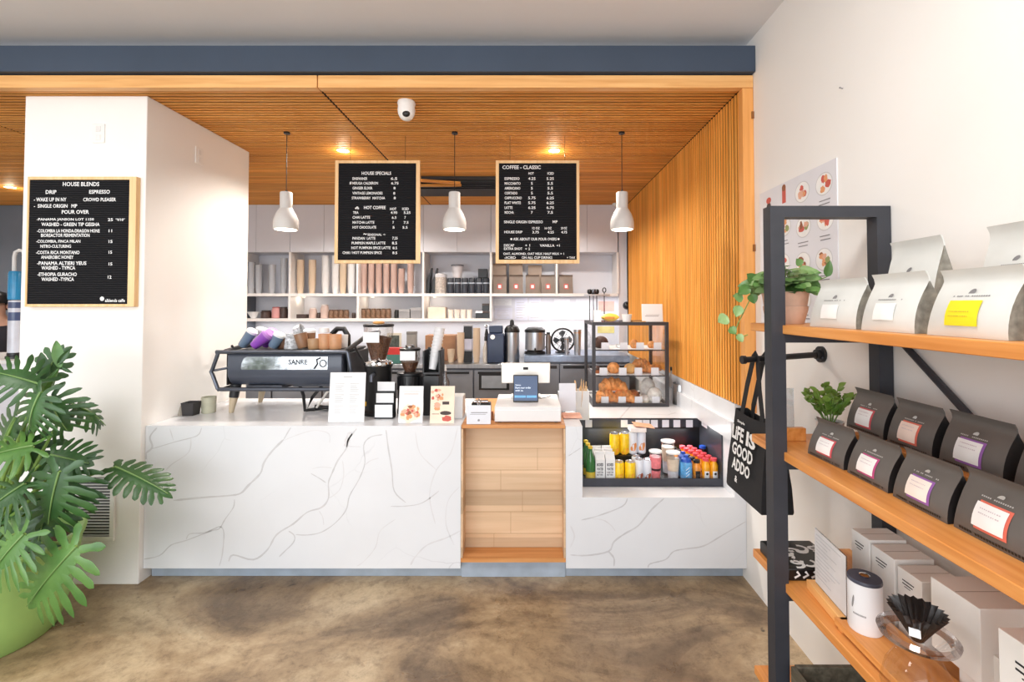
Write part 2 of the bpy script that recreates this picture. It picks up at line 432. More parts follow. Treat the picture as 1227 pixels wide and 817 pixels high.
# ================================================================== letter boards
def felt_material():
    m = bpy.data.materials.new('black_letter_felt'); n, l = nodes_of(m); p = principled(m)
    p.inputs['Roughness'].default_value = 0.95; p.inputs['Specular IOR Level'].default_value = 0.15
    p.inputs['Base Color'].default_value = lin((30, 30, 32))
    tc = n.new('ShaderNodeTexCoord'); w = n.new('ShaderNodeTexWave'); w.bands_direction = 'Z'; w.inputs['Scale'].default_value = 24
    l.new(tc.outputs['Object'], w.inputs[0])
    r = n.new('ShaderNodeValToRGB'); r.color_ramp.elements[0].color = lin((22, 22, 24)); r.color_ramp.elements[1].color = lin((40, 40, 43))
    l.new(w.outputs['Fac'], r.inputs[0]); l.new(r.outputs[0], p.inputs['Base Color'])
    b = n.new('ShaderNodeBump'); b.inputs['Distance'].default_value = 0.003; l.new(w.outputs['Fac'], b.inputs['Height']); l.new(b.outputs[0], p.inputs['Normal'])
    return m
FELT = felt_material()
def letter_board(label, fr, panel, zr, k, Y, depth, lines, name='menu_board', wires=None, rz=0, logo=None, felt=FELT):
    """fr: frame rectangle in photo px; panel: felt rectangle in zoom px; zr: zoom origin; k: zoom factor"""
    a = at(fr[0], fr[1], Y); b = at(fr[2], fr[3], Y)
    cx = (a.x + b.x) / 2; w = b.x - a.x; h = a.z - b.z
    t = thing(name, label, 'menu board', (cx, Y, b.z))
    def loc(zx, zy):
        q = at(zr[0] + zx / k, zr[1] + zy / k, Y); return q.x - cx, q.z - b.z
    x0, z1 = loc(panel[0], panel[1]); x1, z0 = loc(panel[2], panel[3])
    m = MB()
    m.box(-w / 2, x0, 0, depth, 0, h); m.box(x1, w / 2, 0, depth, 0, h); m.box(x0, x1, 0, depth, 0, z0); m.box(x0, x1, 0, depth, z1, h)
    m.build('frame', BLONDE, t, bevel=0.002)
    m = MB(); MF = M_front(0, 0.0035, 0); m.box(x0, x1, 0.004, 0.012, z0, z1); m.m = 1
    for (zx0, zx1, zy, st, hh) in lines:
        xa, zc = loc(zx0, zy); xb, _ = loc(zx1, zy); hgt = hh / k * Y / F
        m.text(st, MF, xa, zc - hgt / 2, xb - xa, hgt, bold=0.018)
    if logo:
        for (zx, zy, r) in logo:
            xa, zc = loc(zx, zy); m.disc((xa, zc, 0), r / k * Y / F, M=MF)
    m.build('felt_panel', [felt, WHITEINK], t, smooth=0)
    if wires:
        for px in wires:
            xw = at(px, fr[1], Y).x - cx
            MB().cyl((xw, depth / 2, h), (xw, depth / 2, ZS - b.z), 0.0016, n=6).build('hanging_wire', mat('thin_wire', (120, 84, 50), 0.4, metal=0.6), t)
    return t
L1 = [(290, 460, 118, 'HOUSE BLENDS', 20), (210, 260, 155, 'DRIP', 18), (413, 510, 154, 'ESPRESSO', 18),
      (155, 307, 190, '- WAKE UP IN NY', 18), (385, 538, 190, 'CROWD PLEASER', 17), (155, 312, 220, '-  SINGLE ORIGIN', 17), (330, 357, 220, 'MP', 17),
      (285, 412, 248, 'POUR OVER', 18), (168, 435, 284, '-PANAMA JANSON LOT 1150', 15), (500, 524, 284, '25', 14), (536, 580, 284, '*9/10*', 13),
      (190, 462, 306, 'WASHED - GREEN TIP GEISHA', 17), (170, 462, 336, '-COLOMBIA LA HONDA-DRAGON HONE', 16), (504, 520, 336, '11', 14),
      (188, 415, 357, 'BIOREACTOR FERMENTATION', 16), (166, 372, 386, '-COLOMBIA, FINCA MILAN', 16), (504, 522, 386, '15', 14), (185, 328, 408, 'NITRO-CULTURING', 15),
      (165, 368, 437, '-COSTA RICA MONTANO', 16), (504, 520, 436, '15', 14), (188, 340, 459, 'ANAEROBIC HONEY', 16),
      (170, 400, 487, '-PANAMA ALTIERI YEUS', 17), (504, 521, 491, '15', 14), (190, 348, 509, 'WASHED - TYPICA', 17),
      (172, 355, 539, '-ETHIOPIA GURACHO', 17), (500, 517, 552, '12', 15), (190, 342, 562, 'WASHED -TYPICA', 17), (487, 580, 661, 'alblends caffe', 15)]
b1 = letter_board('black letter board of house blends in a pale wood frame on the column', (33, 211.5, 160.5, 367.5), (137, 98, 592, 678), (0, 190), 3.89, CY0 - 0.032, 0.0315, L1, logo=[(473, 653, 10)], name='menu_board', felt=FELT)
L2 = [(235, 428, 149, 'HOUSE SPECIALS', 22), (175, 272, 184, 'EINSPANNER', 18), (425, 468, 184, '6.5', 18), (156, 170, 213, '#', 20), (175, 342, 214, 'MISUGA CALDERON', 18), (428, 476, 214, '6.75', 18),
      (175, 306, 246, 'GINGER ELIXIR', 18), (443, 456, 246, '8', 18), (175, 372, 279, 'VINTAGE LEMONADES', 18), (441, 454, 280, '8', 18), (170, 388, 311, 'STRAWBERRY  MATCHA', 18), (444, 458, 311, '8', 17),
      (250, 392, 373, 'HOT COFFEE', 22), (420, 462, 382, 'HOT', 17), (500, 543, 382, 'ICED', 17), (178, 215, 406, 'TEA', 17), (424, 468, 406, '4.95', 17), (510, 554, 406, '5.25', 17),
      (175, 290, 437, 'CHAI LATTE', 18), (432, 462, 438, '6.5', 17), (514, 524, 438, '7', 17), (175, 318, 470, 'MATCHA LATTE', 18), (436, 446, 470, '7', 17), (510, 541, 471, '7.5', 17),
      (175, 330, 502, 'HOT CHOCOLATE', 18), (437, 450, 503, '5', 17), (502, 535, 503, '5.5', 17), (246, 268, 546, '~', 10), (273, 366, 550, 'SEASONAL', 15), (374, 392, 551, '*', 14),
      (175, 325, 574, 'PANDAN  LATTE', 18), (435, 470, 573, '7.25', 18), (170, 390, 605, 'PUMPKIN MAPLE LATTE', 18), (433, 467, 605, '8.5', 18),
      (168, 424, 636, 'HOT PUMPKIN SPICE LATTE', 18), (437, 467, 637, '8.5', 17), (110, 366, 668, 'CHAI / HOT PUMPKIN SPICE', 18), (436, 467, 669, '8.5', 17)]
YM = 3.42
letter_board('black letter board of house specials hanging behind the espresso machine', (401.5, 192, 502.5, 315.5), (85, 84, 588, 716), (390, 180), 5.446, YM, 0.03, L2, wires=(419, 485), logo=[(198, 378, 6), (206, 374, 8), (212, 379, 6)])
L3 = [(120, 370, 110, 'COFFEE - CLASSIC', 25), (290, 325, 150, 'HOT', 17), (414, 456, 150, 'ICED', 17)]
for i, (nm, w_, a_, b_) in enumerate([('ESPRESSO', 98, '4.25', '5.25'), ('MACCHIATO', 104, '5', '5.5'), ('AMERICANO', 102, '5', '5.5'), ('CORTADO', 84, '5', '5.5'), ('CAPPUCCINO', 112, '5.75', '6.25'), ('FLAT WHITE', 106, '5.75', '6.25'), ('LATTE', 52, '6.25', '6.75'), ('MOCHA', 60, '7', '7.5')]):
    y = 184 + i * 31.6
    L3 += [(134, 134 + w_, y, nm, 18), (312 - 6 * len(a_), 312 + 6 * len(a_), y, a_, 18), (432 - 6 * len(b_), 432 + 6 * len(b_), y, b_, 18)]
L3 += [(130, 384, 467, 'SINGLE ORIGIN ESPRESSO', 18), (448, 480, 466, 'MP', 18), (315, 364, 508, '12 OZ', 16), (396, 442, 508, '16 OZ', 16), (502, 542, 508, '20 OZ', 16),
       (132, 250, 533, 'HOUSE DRIP', 17), (315, 358, 534, '3.75', 17), (414, 456, 534, '4.25', 17), (504, 542, 534, '4.75', 17), (190, 474, 579, 'ASK ABOUT OUR POUR OVERS', 18),
       (130, 196, 620, 'DECAF', 17), (268, 300, 620, '+ 1', 16), (364, 494, 621, 'VANILLA  +1', 17), (130, 250, 642, 'EXTRA SHOT', 17), (268, 300, 643, '+ 2', 16),
       (125, 522, 676, 'OAT, ALMOND, OAT MILK HALF MILK + 1', 18), (132, 208, 700, '-ICED', 16), (246, 446, 700, 'ON ALL CUP DRINKS', 17), (540, 595, 700, '+ TAX', 14)]
letter_board('black letter board of classic coffees hanging above the register', (594, 192, 694.5, 315.5), (97, 84, 605, 714), (580, 180), 5.446, YM, 0.03, L3, wires=(611, 677), logo=[(178, 579, 7), (486, 579, 7)])

# ================================================================== pendants
BULB = mat('pendant_bulb', (255, 250, 240), emit=(255, 244, 226), estr=9)
pend = None
PENDS = []
for i, (px, lab) in enumerate(((342.5, 'white pendant lamp hanging left of the house specials menu'), (544.5, 'white pendant lamp hanging between the two hanging menus'), (745.5, 'white pendant lamp hanging beside the slatted wall'))):
    q = at(px, 275, 3.36); top = ZS
    PENDS.append(q)
    if pend is None:
        z0 = q.z; hh = ZS - z0
        pend = thing('pendant_lamp', lab, 'pendant lamp', q, group='white pendant lamps over the counter')
        MB().lathe([(0.082, 0.0), (0.084, 0.006), (0.084, 0.050), (0.080, 0.075), (0.066, 0.112), (0.047, 0.145), (0.0415, 0.152), (0.0415, 0.264), (0.038, 0.27), (0.008, 0.27)], n=32).build('lamp_shade', mat('pendant_white', (206, 203, 200), 0.55, var=0.02), pend)
        MB().lathe([(0.072, -0.002), (0.05, -0.004), (0.01, -0.004)], n=28).build('bulb', BULB, pend)
        m = MB(); m.cyl((0, 0, 0.262), (0, 0, 0.285), 0.008); m.cyl((0, 0, 0.28), (0, 0, hh), 0.0028, n=6); m.lathe([(0.022, hh - 0.012), (0.022, hh - 0.0005)], n=16)
        m.build('cord', BLACKP, pend)
    else: copy_tree(pend, lab, q)
# ================================================================== marble counter
def marble(name='white_marble', base=(228, 230, 234)):
    m = bpy.data.materials.new(name); n, l = nodes_of(m); p = principled(m); p.inputs['Roughness'].default_value = 0.22
    tc = n.new('ShaderNodeTexCoord')
    nz = n.new('ShaderNodeTexNoise'); nz.inputs['Scale'].default_value = 1.4; nz.inputs['Detail'].default_value = 5; l.new(tc.outputs['Object'], nz.inputs['Vector'])
    r = n.new('ShaderNodeValToRGB'); r.color_ramp.elements[0].position = 0.35; r.color_ramp.elements[1].position = 0.65
    r.color_ramp.elements[0].color = lin(scl(base, 0.97)); r.color_ramp.elements[1].color = lin(base)
    l.new(nz.outputs['Fac'], r.inputs[0])
    # faint short veins everywhere (the strong ones are laid in as inlays)
    ds = n.new('ShaderNodeMix'); ds.data_type = 'RGBA'; ds.blend_type = 'ADD'; ds.inputs['Factor'].default_value = 0.35
    n2 = n.new('ShaderNodeTexNoise'); n2.inputs['Scale'].default_value = 2.0; n2.inputs['Detail'].default_value = 4; l.new(tc.outputs['Object'], n2.inputs['Vector'])
    l.new(tc.outputs['Object'], ds.inputs['A']); l.new(n2.outputs['Color'], ds.inputs['B'])
    v = n.new('ShaderNodeTexVoronoi'); v.feature = 'DISTANCE_TO_EDGE'; v.inputs['Scale'].default_value = 2.6; l.new(ds.outputs['Result'], v.inputs['Vector'])
    vr = n.new('ShaderNodeValToRGB'); vr.color_ramp.elements[0].position = 0.0; vr.color_ramp.elements[0].color = (1, 1, 1, 1); vr.color_ramp.elements[1].position = 0.012; vr.color_ramp.elements[1].color = (0, 0, 0, 1)
    l.new(v.outputs['Distance'], vr.inputs[0])
    n3 = n.new('ShaderNodeTexNoise'); n3.inputs['Scale'].default_value = 1.7; l.new(tc.outputs['Object'], n3.inputs['Vector'])
    mr = n.new('ShaderNodeMapRange'); mr.inputs['From Min'].default_value = 0.52; mr.inputs['From Max'].default_value = 0.72; mr.inputs['To Max'].default_value = 0.45; l.new(n3.outputs['Fac'], mr.inputs[0])
    mu = n.new('ShaderNodeMath'); mu.operation = 'MULTIPLY'; l.new(vr.outputs[0], mu.inputs[0]); l.new(mr.outputs[0], mu.inputs[1])
    mx = n.new('ShaderNodeMix'); mx.data_type = 'RGBA'; l.new(mu.outputs[0], mx.inputs['Factor']); l.new(r.outputs[0], mx.inputs['A']); mx.inputs['B'].default_value = lin((176, 176, 180))
    l.new(mx.outputs['Result'], p.inputs['Base Color'])
    return m
MARB = marble()
VEIN = mat('marble_vein', (204, 204, 207), 0.25, var=0.05, scale=12)
VEINF = mat('marble_vein_faint', (217, 217, 220), 0.25, var=0.03, scale=12)
def smooth_line(pts, sub=4):
    """Catmull-Rom with a little wander"""
    out = []; P = [Vector((x, y, 0)) for x, y in pts]
    for i in range(len(P) - 1):
        p0 = P[max(i - 1, 0)]; p1 = P[i]; p2 = P[i + 1]; p3 = P[min(i + 2, len(P) - 1)]
        for s in range(sub):
            t = s / sub
            q = 0.5 * ((2 * p1) + (p2 - p0) * t + (2 * p0 - 5 * p1 + 4 * p2 - p3) * t * t + (3 * p1 - p0 - 3 * p2 + p3) * t ** 3)
            out.append((q.x, q.y))
    out.append((P[-1].x, P[-1].y)); return out
def veins(m, lines, zr, k, Y, off):
    for (pts, wd, mi) in lines:
        w = []
        pl = []
        for (zx, zy) in smooth_line(pts):
            q = at(zr[0] + zx / k, zr[1] + zy / k, Y); pl.append((max(q.x, CX1 + 0.008), min(max(q.z, 0.08), ZT - 0.002))); w.append(wd / k * Y / F * 0.5 * RN.uniform(0.6, 1.15))
        w[0] *= 0.4; w[-1] *= 0.4
        m.m = mi; m.strip(pl, w, M_front(0, Y - off, 0))
    m.m = 0
LV = [([(640, 200), (590, 250), (555, 300), (540, 345), (490, 395), (455, 430), (400, 440), (300, 447), (170, 460)], 9, 1),
      ([(640, 200), (660, 165), (670, 150)], 5, 1), ([(640, 205), (700, 180), (770, 162), (830, 175), (835, 215)], 4, 2),
      ([(430, 455), (425, 490), (390, 540), (365, 580), (330, 590), (225, 630), (160, 650), (110, 695), (30, 712)], 5, 1),
      ([(225, 625), (240, 602), (300, 598), (345, 580), (370, 572), (385, 600), (378, 690), (365, 740)], 5, 1),
      ([(950, 155), (915, 200), (905, 240), (870, 290), (845, 345), (830, 385), (830, 450), (800, 490), (740, 510), (680, 560), (610, 605), (570, 670), (510, 712), (425, 692), (405, 720)], 7, 1),
      ([(925, 170), (912, 200), (905, 232)], 24, 2), ([(890, 290), (895, 350), (880, 410), (850, 440), (830, 450)], 4, 2), ([(760, 325), (800, 318), (845, 322)], 4, 2), ([(755, 345), (790, 365), (820, 385)], 4, 1),
      ([(1075, 160), (1085, 240), (1100, 330), (1110, 420), (1160, 470)], 6, 1),
      ([(1060, 180), (1010, 190), (980, 225), (985, 300), (960, 370), (920, 440), (905, 500), (860, 555), (800, 595), (740, 607), (690, 605)], 5, 1),
      ([(985, 310), (1010, 290), (1045, 280)], 4, 2), ([(660, 590), (685, 610), (680, 640), (640, 680), (620, 700)], 5, 1), ([(790, 505), (805, 530), (810, 565)], 4, 2), ([(915, 230), (970, 232)], 4, 2),
      ([(100, 150), (70, 190), (80, 235), (40, 265), (30, 285)], 8, 1), ([(80, 240), (180, 210), (270, 185), (290, 150)], 4, 1), ([(155, 155), (170, 205)], 5, 2), ([(245, 195), (235, 255), (165, 305), (135, 335)], 5, 2),
      ([(1115, 540), (1050, 590), (1030, 660), (980, 720), (950, 740)], 4, 2), ([(1095, 485), (1160, 484), (1230, 470), (1300, 420)], 5, 1), ([(1380, 150), (1350, 260), (1290, 330), (1260, 440), (1285, 560)], 5, 2),
      ([(1390, 590), (1330, 620), (1250, 650), (1200, 700), (1180, 735)], 7, 2), ([(1390, 400), (1340, 460), (1330, 560), (1365, 650)], 4, 2), ([(1200, 170), (1220, 260), (1290, 330)], 4, 2)]
XR0 = at(552, 600, YC).x; XR1 = at(678, 600, YC).x; XD1 = at(698, 560, YC).x
ZK = 0.076
YLB = 3.62            # rear of the left counter block
m = MB(); m.box(CX1 + 0.002, XR0, YC, YLB, ZK, ZT); veins(m, LV, (160, 470), 3.553, YC, 0.0004)
t = thing('marble_counter', 'long white marble counter block left of the wooden register niche', 'counter', ((CX1 + XR0) / 2, YC, 0))
def add_local(m, name, mats, parent, **k):
    off = Vector(parent.location); m.v = [v - off for v in m.v]; return m.build(name, mats, parent, **k)
add_local(m, 'body', [MARB, VEIN, VEINF], t)
add_local(MB().box(CX1 + 0.01, XR0, YC + 0.055, YLB - 0.03, 0.001, ZK), 'plinth', mat('plinth_steel', (176, 190, 206), 0.4, metal=0.3, var=0.08, scale=7), t)
PLINTH = MATS['plinth_steel']
# right part: low front with an open chilled well
ZL = at(780, 596, YC).z                      # ledge
YW0 = 2.965; YW1 = 3.355; ZW = at(865.6, 519.4, YW0).z
XW1 = at(865.6, 550, YW0).x; XW0 = XD1 - 0.002
RV = [([(650, 420), (630, 450), (540, 485), (480, 500)], 5, 1), ([(785, 420), (740, 460), (690, 520), (640, 550), (600, 580), (580, 615), (500, 630), (440, 628)], 6, 1),
      ([(520, 495), (560, 500), (590, 520), (605, 540)], 4, 2), ([(580, 615), (600, 640), (600, 670)], 6, 1), ([(1085, 505), (1000, 555), (930, 595), (870, 605), (820, 615), (790, 645), (735, 660), (725, 675)], 5, 1),
      ([(440, 520), (455, 560), (440, 600)], 6, 2), ([(478, 235), (455, 250), (432, 265)], 3, 1)]
t = thing('marble_counter', 'low white marble counter holding the drinks cooler beside the right wall', 'counter', ((XR1 + WX) / 2, YC, 0))
m = MB(); m.box(XR1, WX - 0.002, YC, YW0 - 0.002, ZK, ZL); veins(m, RV, (540, 460), 3.0675, YC, 0.0004)
add_local(m, 'front_panel', [MARB, VEIN, VEINF], t)
add_local(MB().box(XR1, XD1, YC, YC + 0.33, ZL + 0.0005, ZT - 0.004), 'divider', MARB, t)
m = MB(); m.box(XW1 + 0.004, WX - 0.002, YC, YW1, ZL + 0.0005, ZW); 
add_local(m, 'side_jamb', MARB, t)
# rear counter top (top surface at ZW)
YRE = 4.45
RT = [([(430, 50), (400, 85), (360, 100)], 5, 1), ([(560, 84), (660, 95), (700, 85)], 4, 1)]
m = MB(); m.box(XR1 + 0.06, WX - 0.002, YW1, YRE, ZW - 0.04, ZW)
for pts in ([(755, 487), (748, 495), (742, 502)], [(775, 496), (800, 497), (810, 494)]):
    P3 = [atz(x, y, ZW + 0.0004) for x, y in pts]; m.m = 1
    m.strip([(q.x, q.y) for q in P3], 0.006, TR(0, 0, ZW + 0.0004)); m.m = 0
add_local(m, 'rear_top', [MARB, VEIN], t)
m = MB(); m.box(XR1 + 0.06, WX - 0.002, YRE - 0.03, YRE - 0.005, 0, ZW - 0.041); add_local(m, 'rear_panel', LAM, t)
m = MB(); m.box(SX - 0.03, WX - 0.002, YC, YB - 0.3, ZW + 0.0006, 0.935); m.box(SX - 0.004, WX - 0.002, YC - 0.10, YB - 0.3, 0.9355, 1.042); m.box(SX + 0.0, WX - 0.002, YC - 0.10, YC - 0.001, 0.02, 0.935)
m = MB(); m.box(SX - 0.03, WX - 0.002, YC, YB - 0.5, ZW + 0.0006, 0.935); m.box(SX - 0.004, WX - 0.002, YC, YB - 0.5, 0.9355, 1.042)
add_local(m, 'upstand', MARB, t)
add_local(MB().box(XR1, WX - 0.002, YC + 0.055, YC + 0.1, 0.001, ZK), 'plinth', PLINTH, t)
# register niche
t = thing('register_stand', 'recessed oak plank register stand between the marble blocks', 'counter', ((XR0 + XR1) / 2, YC, 0))
ZN = at(610, 669, YC).z; YN = YC + 0.125
m = MB(); m.box(XR0 + 0.001, XR1 - 0.001, YN, YN + 0.03, ZN + 0.002, ZT - 0.02)
add_local(m, 'plank_panel', OAKX, t)
m = MB(); DG = 1
for k in range(8):     # plank joints
    z = at(610, 480 + 26 * k + 30, YN).z
rows = [at(610, y, YN).z for y in (537, 563, 613, 637)]
zs = [at(610, y, YN).z for y in (511, 537, 563, 588, 613, 639, 655)]
vj = [[640], [598], [], [625, 570], [610], [590]]
vj = [[], [644], [600], [626], [612], [592]]
for z in zs[1:-1]: m.box(XR0 + 0.001, XR1 - 0.001, YN - 0.0004, YN - 0.0001, z - 0.0012, z + 0.0012)
for i, xs in enumerate(vj):
    for x in xs:
        X = at(x, 580, YN).x; m.box(X - 0.001, X + 0.001, YN - 0.0004, YN - 0.0001, zs[i + 1], zs[i])
add_local(m, 'plank_joint', mat('joint_brown', (168, 128, 92), 0.8), t, smooth=0)
m = MB(); m.box(XR0 + 0.001, XR0 + 0.012, YC + 0.004, YN, ZN, ZT - 0.02); m.box(XR1 - 0.012, XR1 - 0.001, YC + 0.004, YN, ZN, ZT - 0.02); add_local(m, 'edge_trim', OAKX, t)
add_local(MB().box(XR0 + 0.001, XR1 - 0.001, YC + 0.002, YN + 0.03, ZN - 0.024, ZN), 'foot_ledge', LEDGEX, t)
add_local(MB().box(XR0 + 0.001, XR1 - 0.001, YC + 0.045, YN + 0.03, 0.001, ZN - 0.0245), 'plinth', PLINTH, t)
add_local(MB().box(XR0 + 0.001, XR1 - 0.001, YC + 0.012, YLB, ZT - 0.019, ZT + 0.001), 'top_board', LEDGEX, t, bevel=0.002)
# ================================================================== things on the marble counter
# ---- espresso machine (its back faces the room)
YME = 3.10
def mx(px): return at(px, 440, YME).x
def mz(py): return at(340, py, YME).z
X0, X1 = mx(271), mx(409); cx = (X0 + X1) / 2
t = thing('espresso_machine', 'dark espresso machine with tube frame and chrome name panel on the marble counter', 'espresso machine', (cx, YME, ZT))
zt, zb_ = mz(424) - ZT, mz(463) - ZT
hw = (X1 - X0) / 2
# rounded back housing : profile in (y, z) extruded along x
prof = [(0.02, zt), (0.012, zt - 0.02), (0.010, zt - 0.11), (0.016, zt - 0.15), (0.035, zt - 0.185), (0.07, zb_), (0.44, zb_), (0.44, zt)]
MYZ = Matrix(((0, 0, 1, 0), (1, 0, 0, 0), (0, 1, 0, 0), (0, 0, 0, 1)))
MB().prism(prof, -hw, hw, MYZ).build('housing', NAVY, t, bevel=0.006)
MB().box(-hw - 0.01, hw + 0.01, 0.0, 0.45, zt + 0.001, zt + 0.016).build('cup_tray', BLACK, t, bevel=0.004)
FRT = mat('frame_tube', (92, 96, 106), 0.3, metal=0.7, var=0.05)
m = MB()
xl = mx(263) - cx; xr = mx(417) - cx; zT = mz(421.5) - ZT; zB = mz(466) - ZT; zM = mz(445) - ZT
xo = mx(254.5) - cx
m.tube([(xl - 0.015, -0.012, zT), (xr, -0.012, zT)], 0.013, 10)
m.tube([(xl, -0.012, zB), (xr, -0.012, zB)], 0.013, 10)
m.build('cross_tube', FRT, t)
for sgn, name in ((1, 'side_tube'), (-1, 'side_tube')):
    m = MB()
    if sgn == 1: m.tube([(xl, -0.012, zT), (xo + 0.01, -0.012, zM + 0.02), (xo, -0.012, zM), (xo + 0.01, -0.012, zM - 0.02), (xl, -0.012, zB)], 0.012, 10); m.tube([(xo, -0.012, zM + 0.005), (-hw - 0.0, 0.06, zM + 0.02)], 0.008, 8)
    else: m.tube([(xr, -0.012, zT), (xr + 0.025, -0.012, zM), (xr, -0.012, zB)], 0.012, 10)
    m.build(name, FRT, t)
# barista-side guard rails rising at both ends
for s in (-1, 1):
    m = MB(); xx = s * (hw + 0.02); up = .10 if s > 0 else .01
    m.tube([(xx, 0.02, zT), (xx + s * 0.06, 0.30, zT + up), (xx + s * 0.06, 0.52, zT + up)], 0.016, 10)
    m.tube([(xx, 0.02, zB), (xx + s * 0.06, 0.5, zB)], 0.012, 8)
    m.tube([(xx + s * 0.06, 0.5, zB), (xx + s * 0.06, 0.52, zT + up)], 0.012, 8)
    m.tube([(xx + s * 0.02, 0.12, zT + 0.03), (xx + s * 0.055, 0.40, zB + 0.02)], 0.008, 8)
    m.build('guard_rail', BLACK, t)
    MB().box(xx + s * 0.005 - 0.006, xx + s * 0.005 + 0.006, 0.05, 0.44, zb_, zt).build('end_panel', BLACK, t, bevel=0.004)
px0, px1, pz0, pz1 = mx(288) - cx, mx(392) - cx, mz(443) - ZT, mz(427.5) - ZT
r = (pz1 - pz0) / 2
poly = [(px0 + r * 0.9 * (1 - cos(a)), pz0 + r + r * sin(a)) for a in [pi / 2 - 0.001 - k * pi / 8 for k in range(0, 5)]]
poly = [(px0 + 0.04, pz1), (px0 + 0.018, pz1 - 0.012), (px0 + 0.004, pz0 + r), (px0, pz0 + 0.01), (px0 + 0.004, pz0), (px1, pz0), (px1, pz1)]
PANELM = mat('mirror_panel', (206, 210, 214), 0.16, metal=0.9, var=0.22, scale=22)
MB().prism(poly, 0.0, 0.004, M_front(0, 0.0098, 0)).build('name_panel', PANELM, t)
m = MB(); m.text('SANRE', M_front(0, 0.0055, 0), mx(345) - cx, mz(437) - ZT, mx(368) - mx(345), mz(430.5) - mz(437), bold=0.03)
m.strip([(mx(376) - cx, mz(442) - ZT), (mx(380) - cx, mz(436) - ZT), (mx(379) - cx, mz(431) - ZT), (mx(384) - cx, mz(428.5) - ZT)], 0.006, M_front(0, 0.0055, 0))
MRr = M_front(0, 0.0055, 0)
for rr in (0.022,):
    m.strip([(mx(386.5) - cx + rr * cos(a), mz(435.5) - ZT + rr * sin(a)) for a in [2 * pi * k / 16 for k in range(17)]], 0.004, MRr)
m.build('lettering', INK, t, smooth=0)
LEGM = mat('leg_wood', (196, 178, 150), 0.5)
for s, yy in ((-1, 0.06), (1, 0.06), (-1, 0.40), (1, 0.40)):
    m = MB(); m.tube([(s * (hw - 0.03), yy, zb_ + 0.005), (s * (hw - 0.022), yy - 0.01, zb_ * 0.55)], [0.034, 0.028], 14)
    lg = m.build('leg', BLACK, t)
    MB().tube([(s * (hw - 0.022), yy - 0.01, zb_ * 0.549), (s * (hw - 0.012), yy - 0.02, 0.0)], [0.026, 0.014], 14).build('foot', LEGM, lg)
m = MB(); m.box(-hw * 0.72, -hw * 0.1, 0.05, 0.3, zb_ - 0.03, zb_ - 0.001); m.box(hw * 0.0, hw * 0.75, 0.12, 0.34, zb_ - 0.022, zb_ - 0.001)
m.build('drain_pan', STEELD, t, bevel=0.004)
m = MB()
m.tube([(0.04, 0.14, zb_ - 0.02), (0.08, 0.11, zb_ * 0.55), (0.115, 0.06, 0.012), (0.17, 0.08, 0.012)], 0.011, 8)
m.tube([(0.19, 0.15, zb_ - 0.02), (0.145, 0.10, zb_ * 0.5), (0.125, 0.06, 0.012), (0.3, 0.2, 0.012)], 0.011, 8)
m.tube([(0.17, 0.1, 0.03), (0.24, 0.06, 0.032), (0.36, 0.10, 0.012)], 0.012, 8)
m.build('drain_hose', BLACKP, t)
MB().tube([(0.36, 0.10, zb_ - 0.02), (0.26, 0.07, zb_ * 0.74), (0.19, 0.07, 0.03), (0.16, 0.2, 0.012)], 0.008, 8).build('water_hose', mat('hose_grey', (206, 200, 192), 0.4), t)
m = MB()   # black steam arm arching above the cups
a = at(399, 397, YME + 0.42); b = at(418, 397, YME + 0.42)
m.tube([(a.x - cx, 0.40, a.z - ZT - 0.02), (a.x - cx + 0.04, 0.40, a.z - ZT + 0.02), (b.x - cx - 0.03, 0.40, a.z - ZT + 0.02), (b.x - cx, 0.40, a.z - ZT - 0.03), (b.x - cx, 0.41, zt)], 0.02, 10)
m.build('portafilter_rail', BLACKP, t)
ZTRAY = ZT + zt + 0.017

# ---- cups heaped on top of the machine
GLAZE = {}
def glaze(n, c, r=0.35): return mat('glaze_' + n, c, r, var=0.06, scale=14)
def cup_prof(r0, r1, h, th=0.004):
    return [(r0 * 0.9, 0.0), (r0, 0.004), (r1, h), (r1 - th, h), (r0 - th, 0.008)]
def tumbler(name, label, cat, bot, top, r0, r1, body, lid=None, Y=None, group=None):
    """cup whose axis runs from photo pixel bot to pixel top at depth Y"""
    A = at(bot[0], bot[1], Y); B = at(top[0], top[1], Y); d = B - A; h = d.length
    r0 *= 1.16; r1 *= 1.16
    rot = Vector((0, 0, 1)).rotation_difference(d).to_euler()
    dn = d.normalized()
    if abs(A.z - ZTRAY) < .06: A.z = ZTRAY + .0006 + r0 * sqrt(max(0, 1 - dn.z * dn.z))
    t = thing(name, label, cat, A, rot=rot, group=group)
    MB().lathe([(r0 * 0.92, 0), (r0, 0.006), (r0 + (r1 - r0) * 0.5, h * 0.5), (r1, h), (r1 - 0.004, h), (r1 - 0.006, h - 0.01), (r0 - 0.004, 0.01)], n=20).build('cup_body', body, t)
    if lid: MB().lathe([(r1 + 0.001, h - 0.004), (r1 + 0.002, h + 0.012), (r1 * 0.8, h + 0.022), (0.004, h + 0.024)], n=20).build('lid', lid, t)
    return t
WL = mat('white_plastic', (230, 230, 230), 0.4, var=0.01)
BLUEG = glaze('grey_blue', (110, 130, 152)); PURP = glaze('purple', (150, 82, 190)); LILAC = glaze('lilac', (186, 130, 205)); BROWN = glaze('brown', (128, 92, 70)); TAN = glaze('tan', (186, 146, 108)); TERRA = glaze('terracotta', (216, 160, 118)); SPECK = mat('glaze_speckled', (190, 192, 196), 0.4, var=0.3, scale=60)
BR2 = glaze('mug_brown', (150, 112, 84))
def z6(x, y): return (290 + x / 8.18, 345 + y / 8.18)
YR = YME + 0.15
tumbler('travel_cup', 'grey-blue travel cup with white lid tipped over at the left end of the machine top', 'cup', z6(0, 590), z6(95, 455), 0.026, 0.031, BLUEG, WL, YR + 0.05)
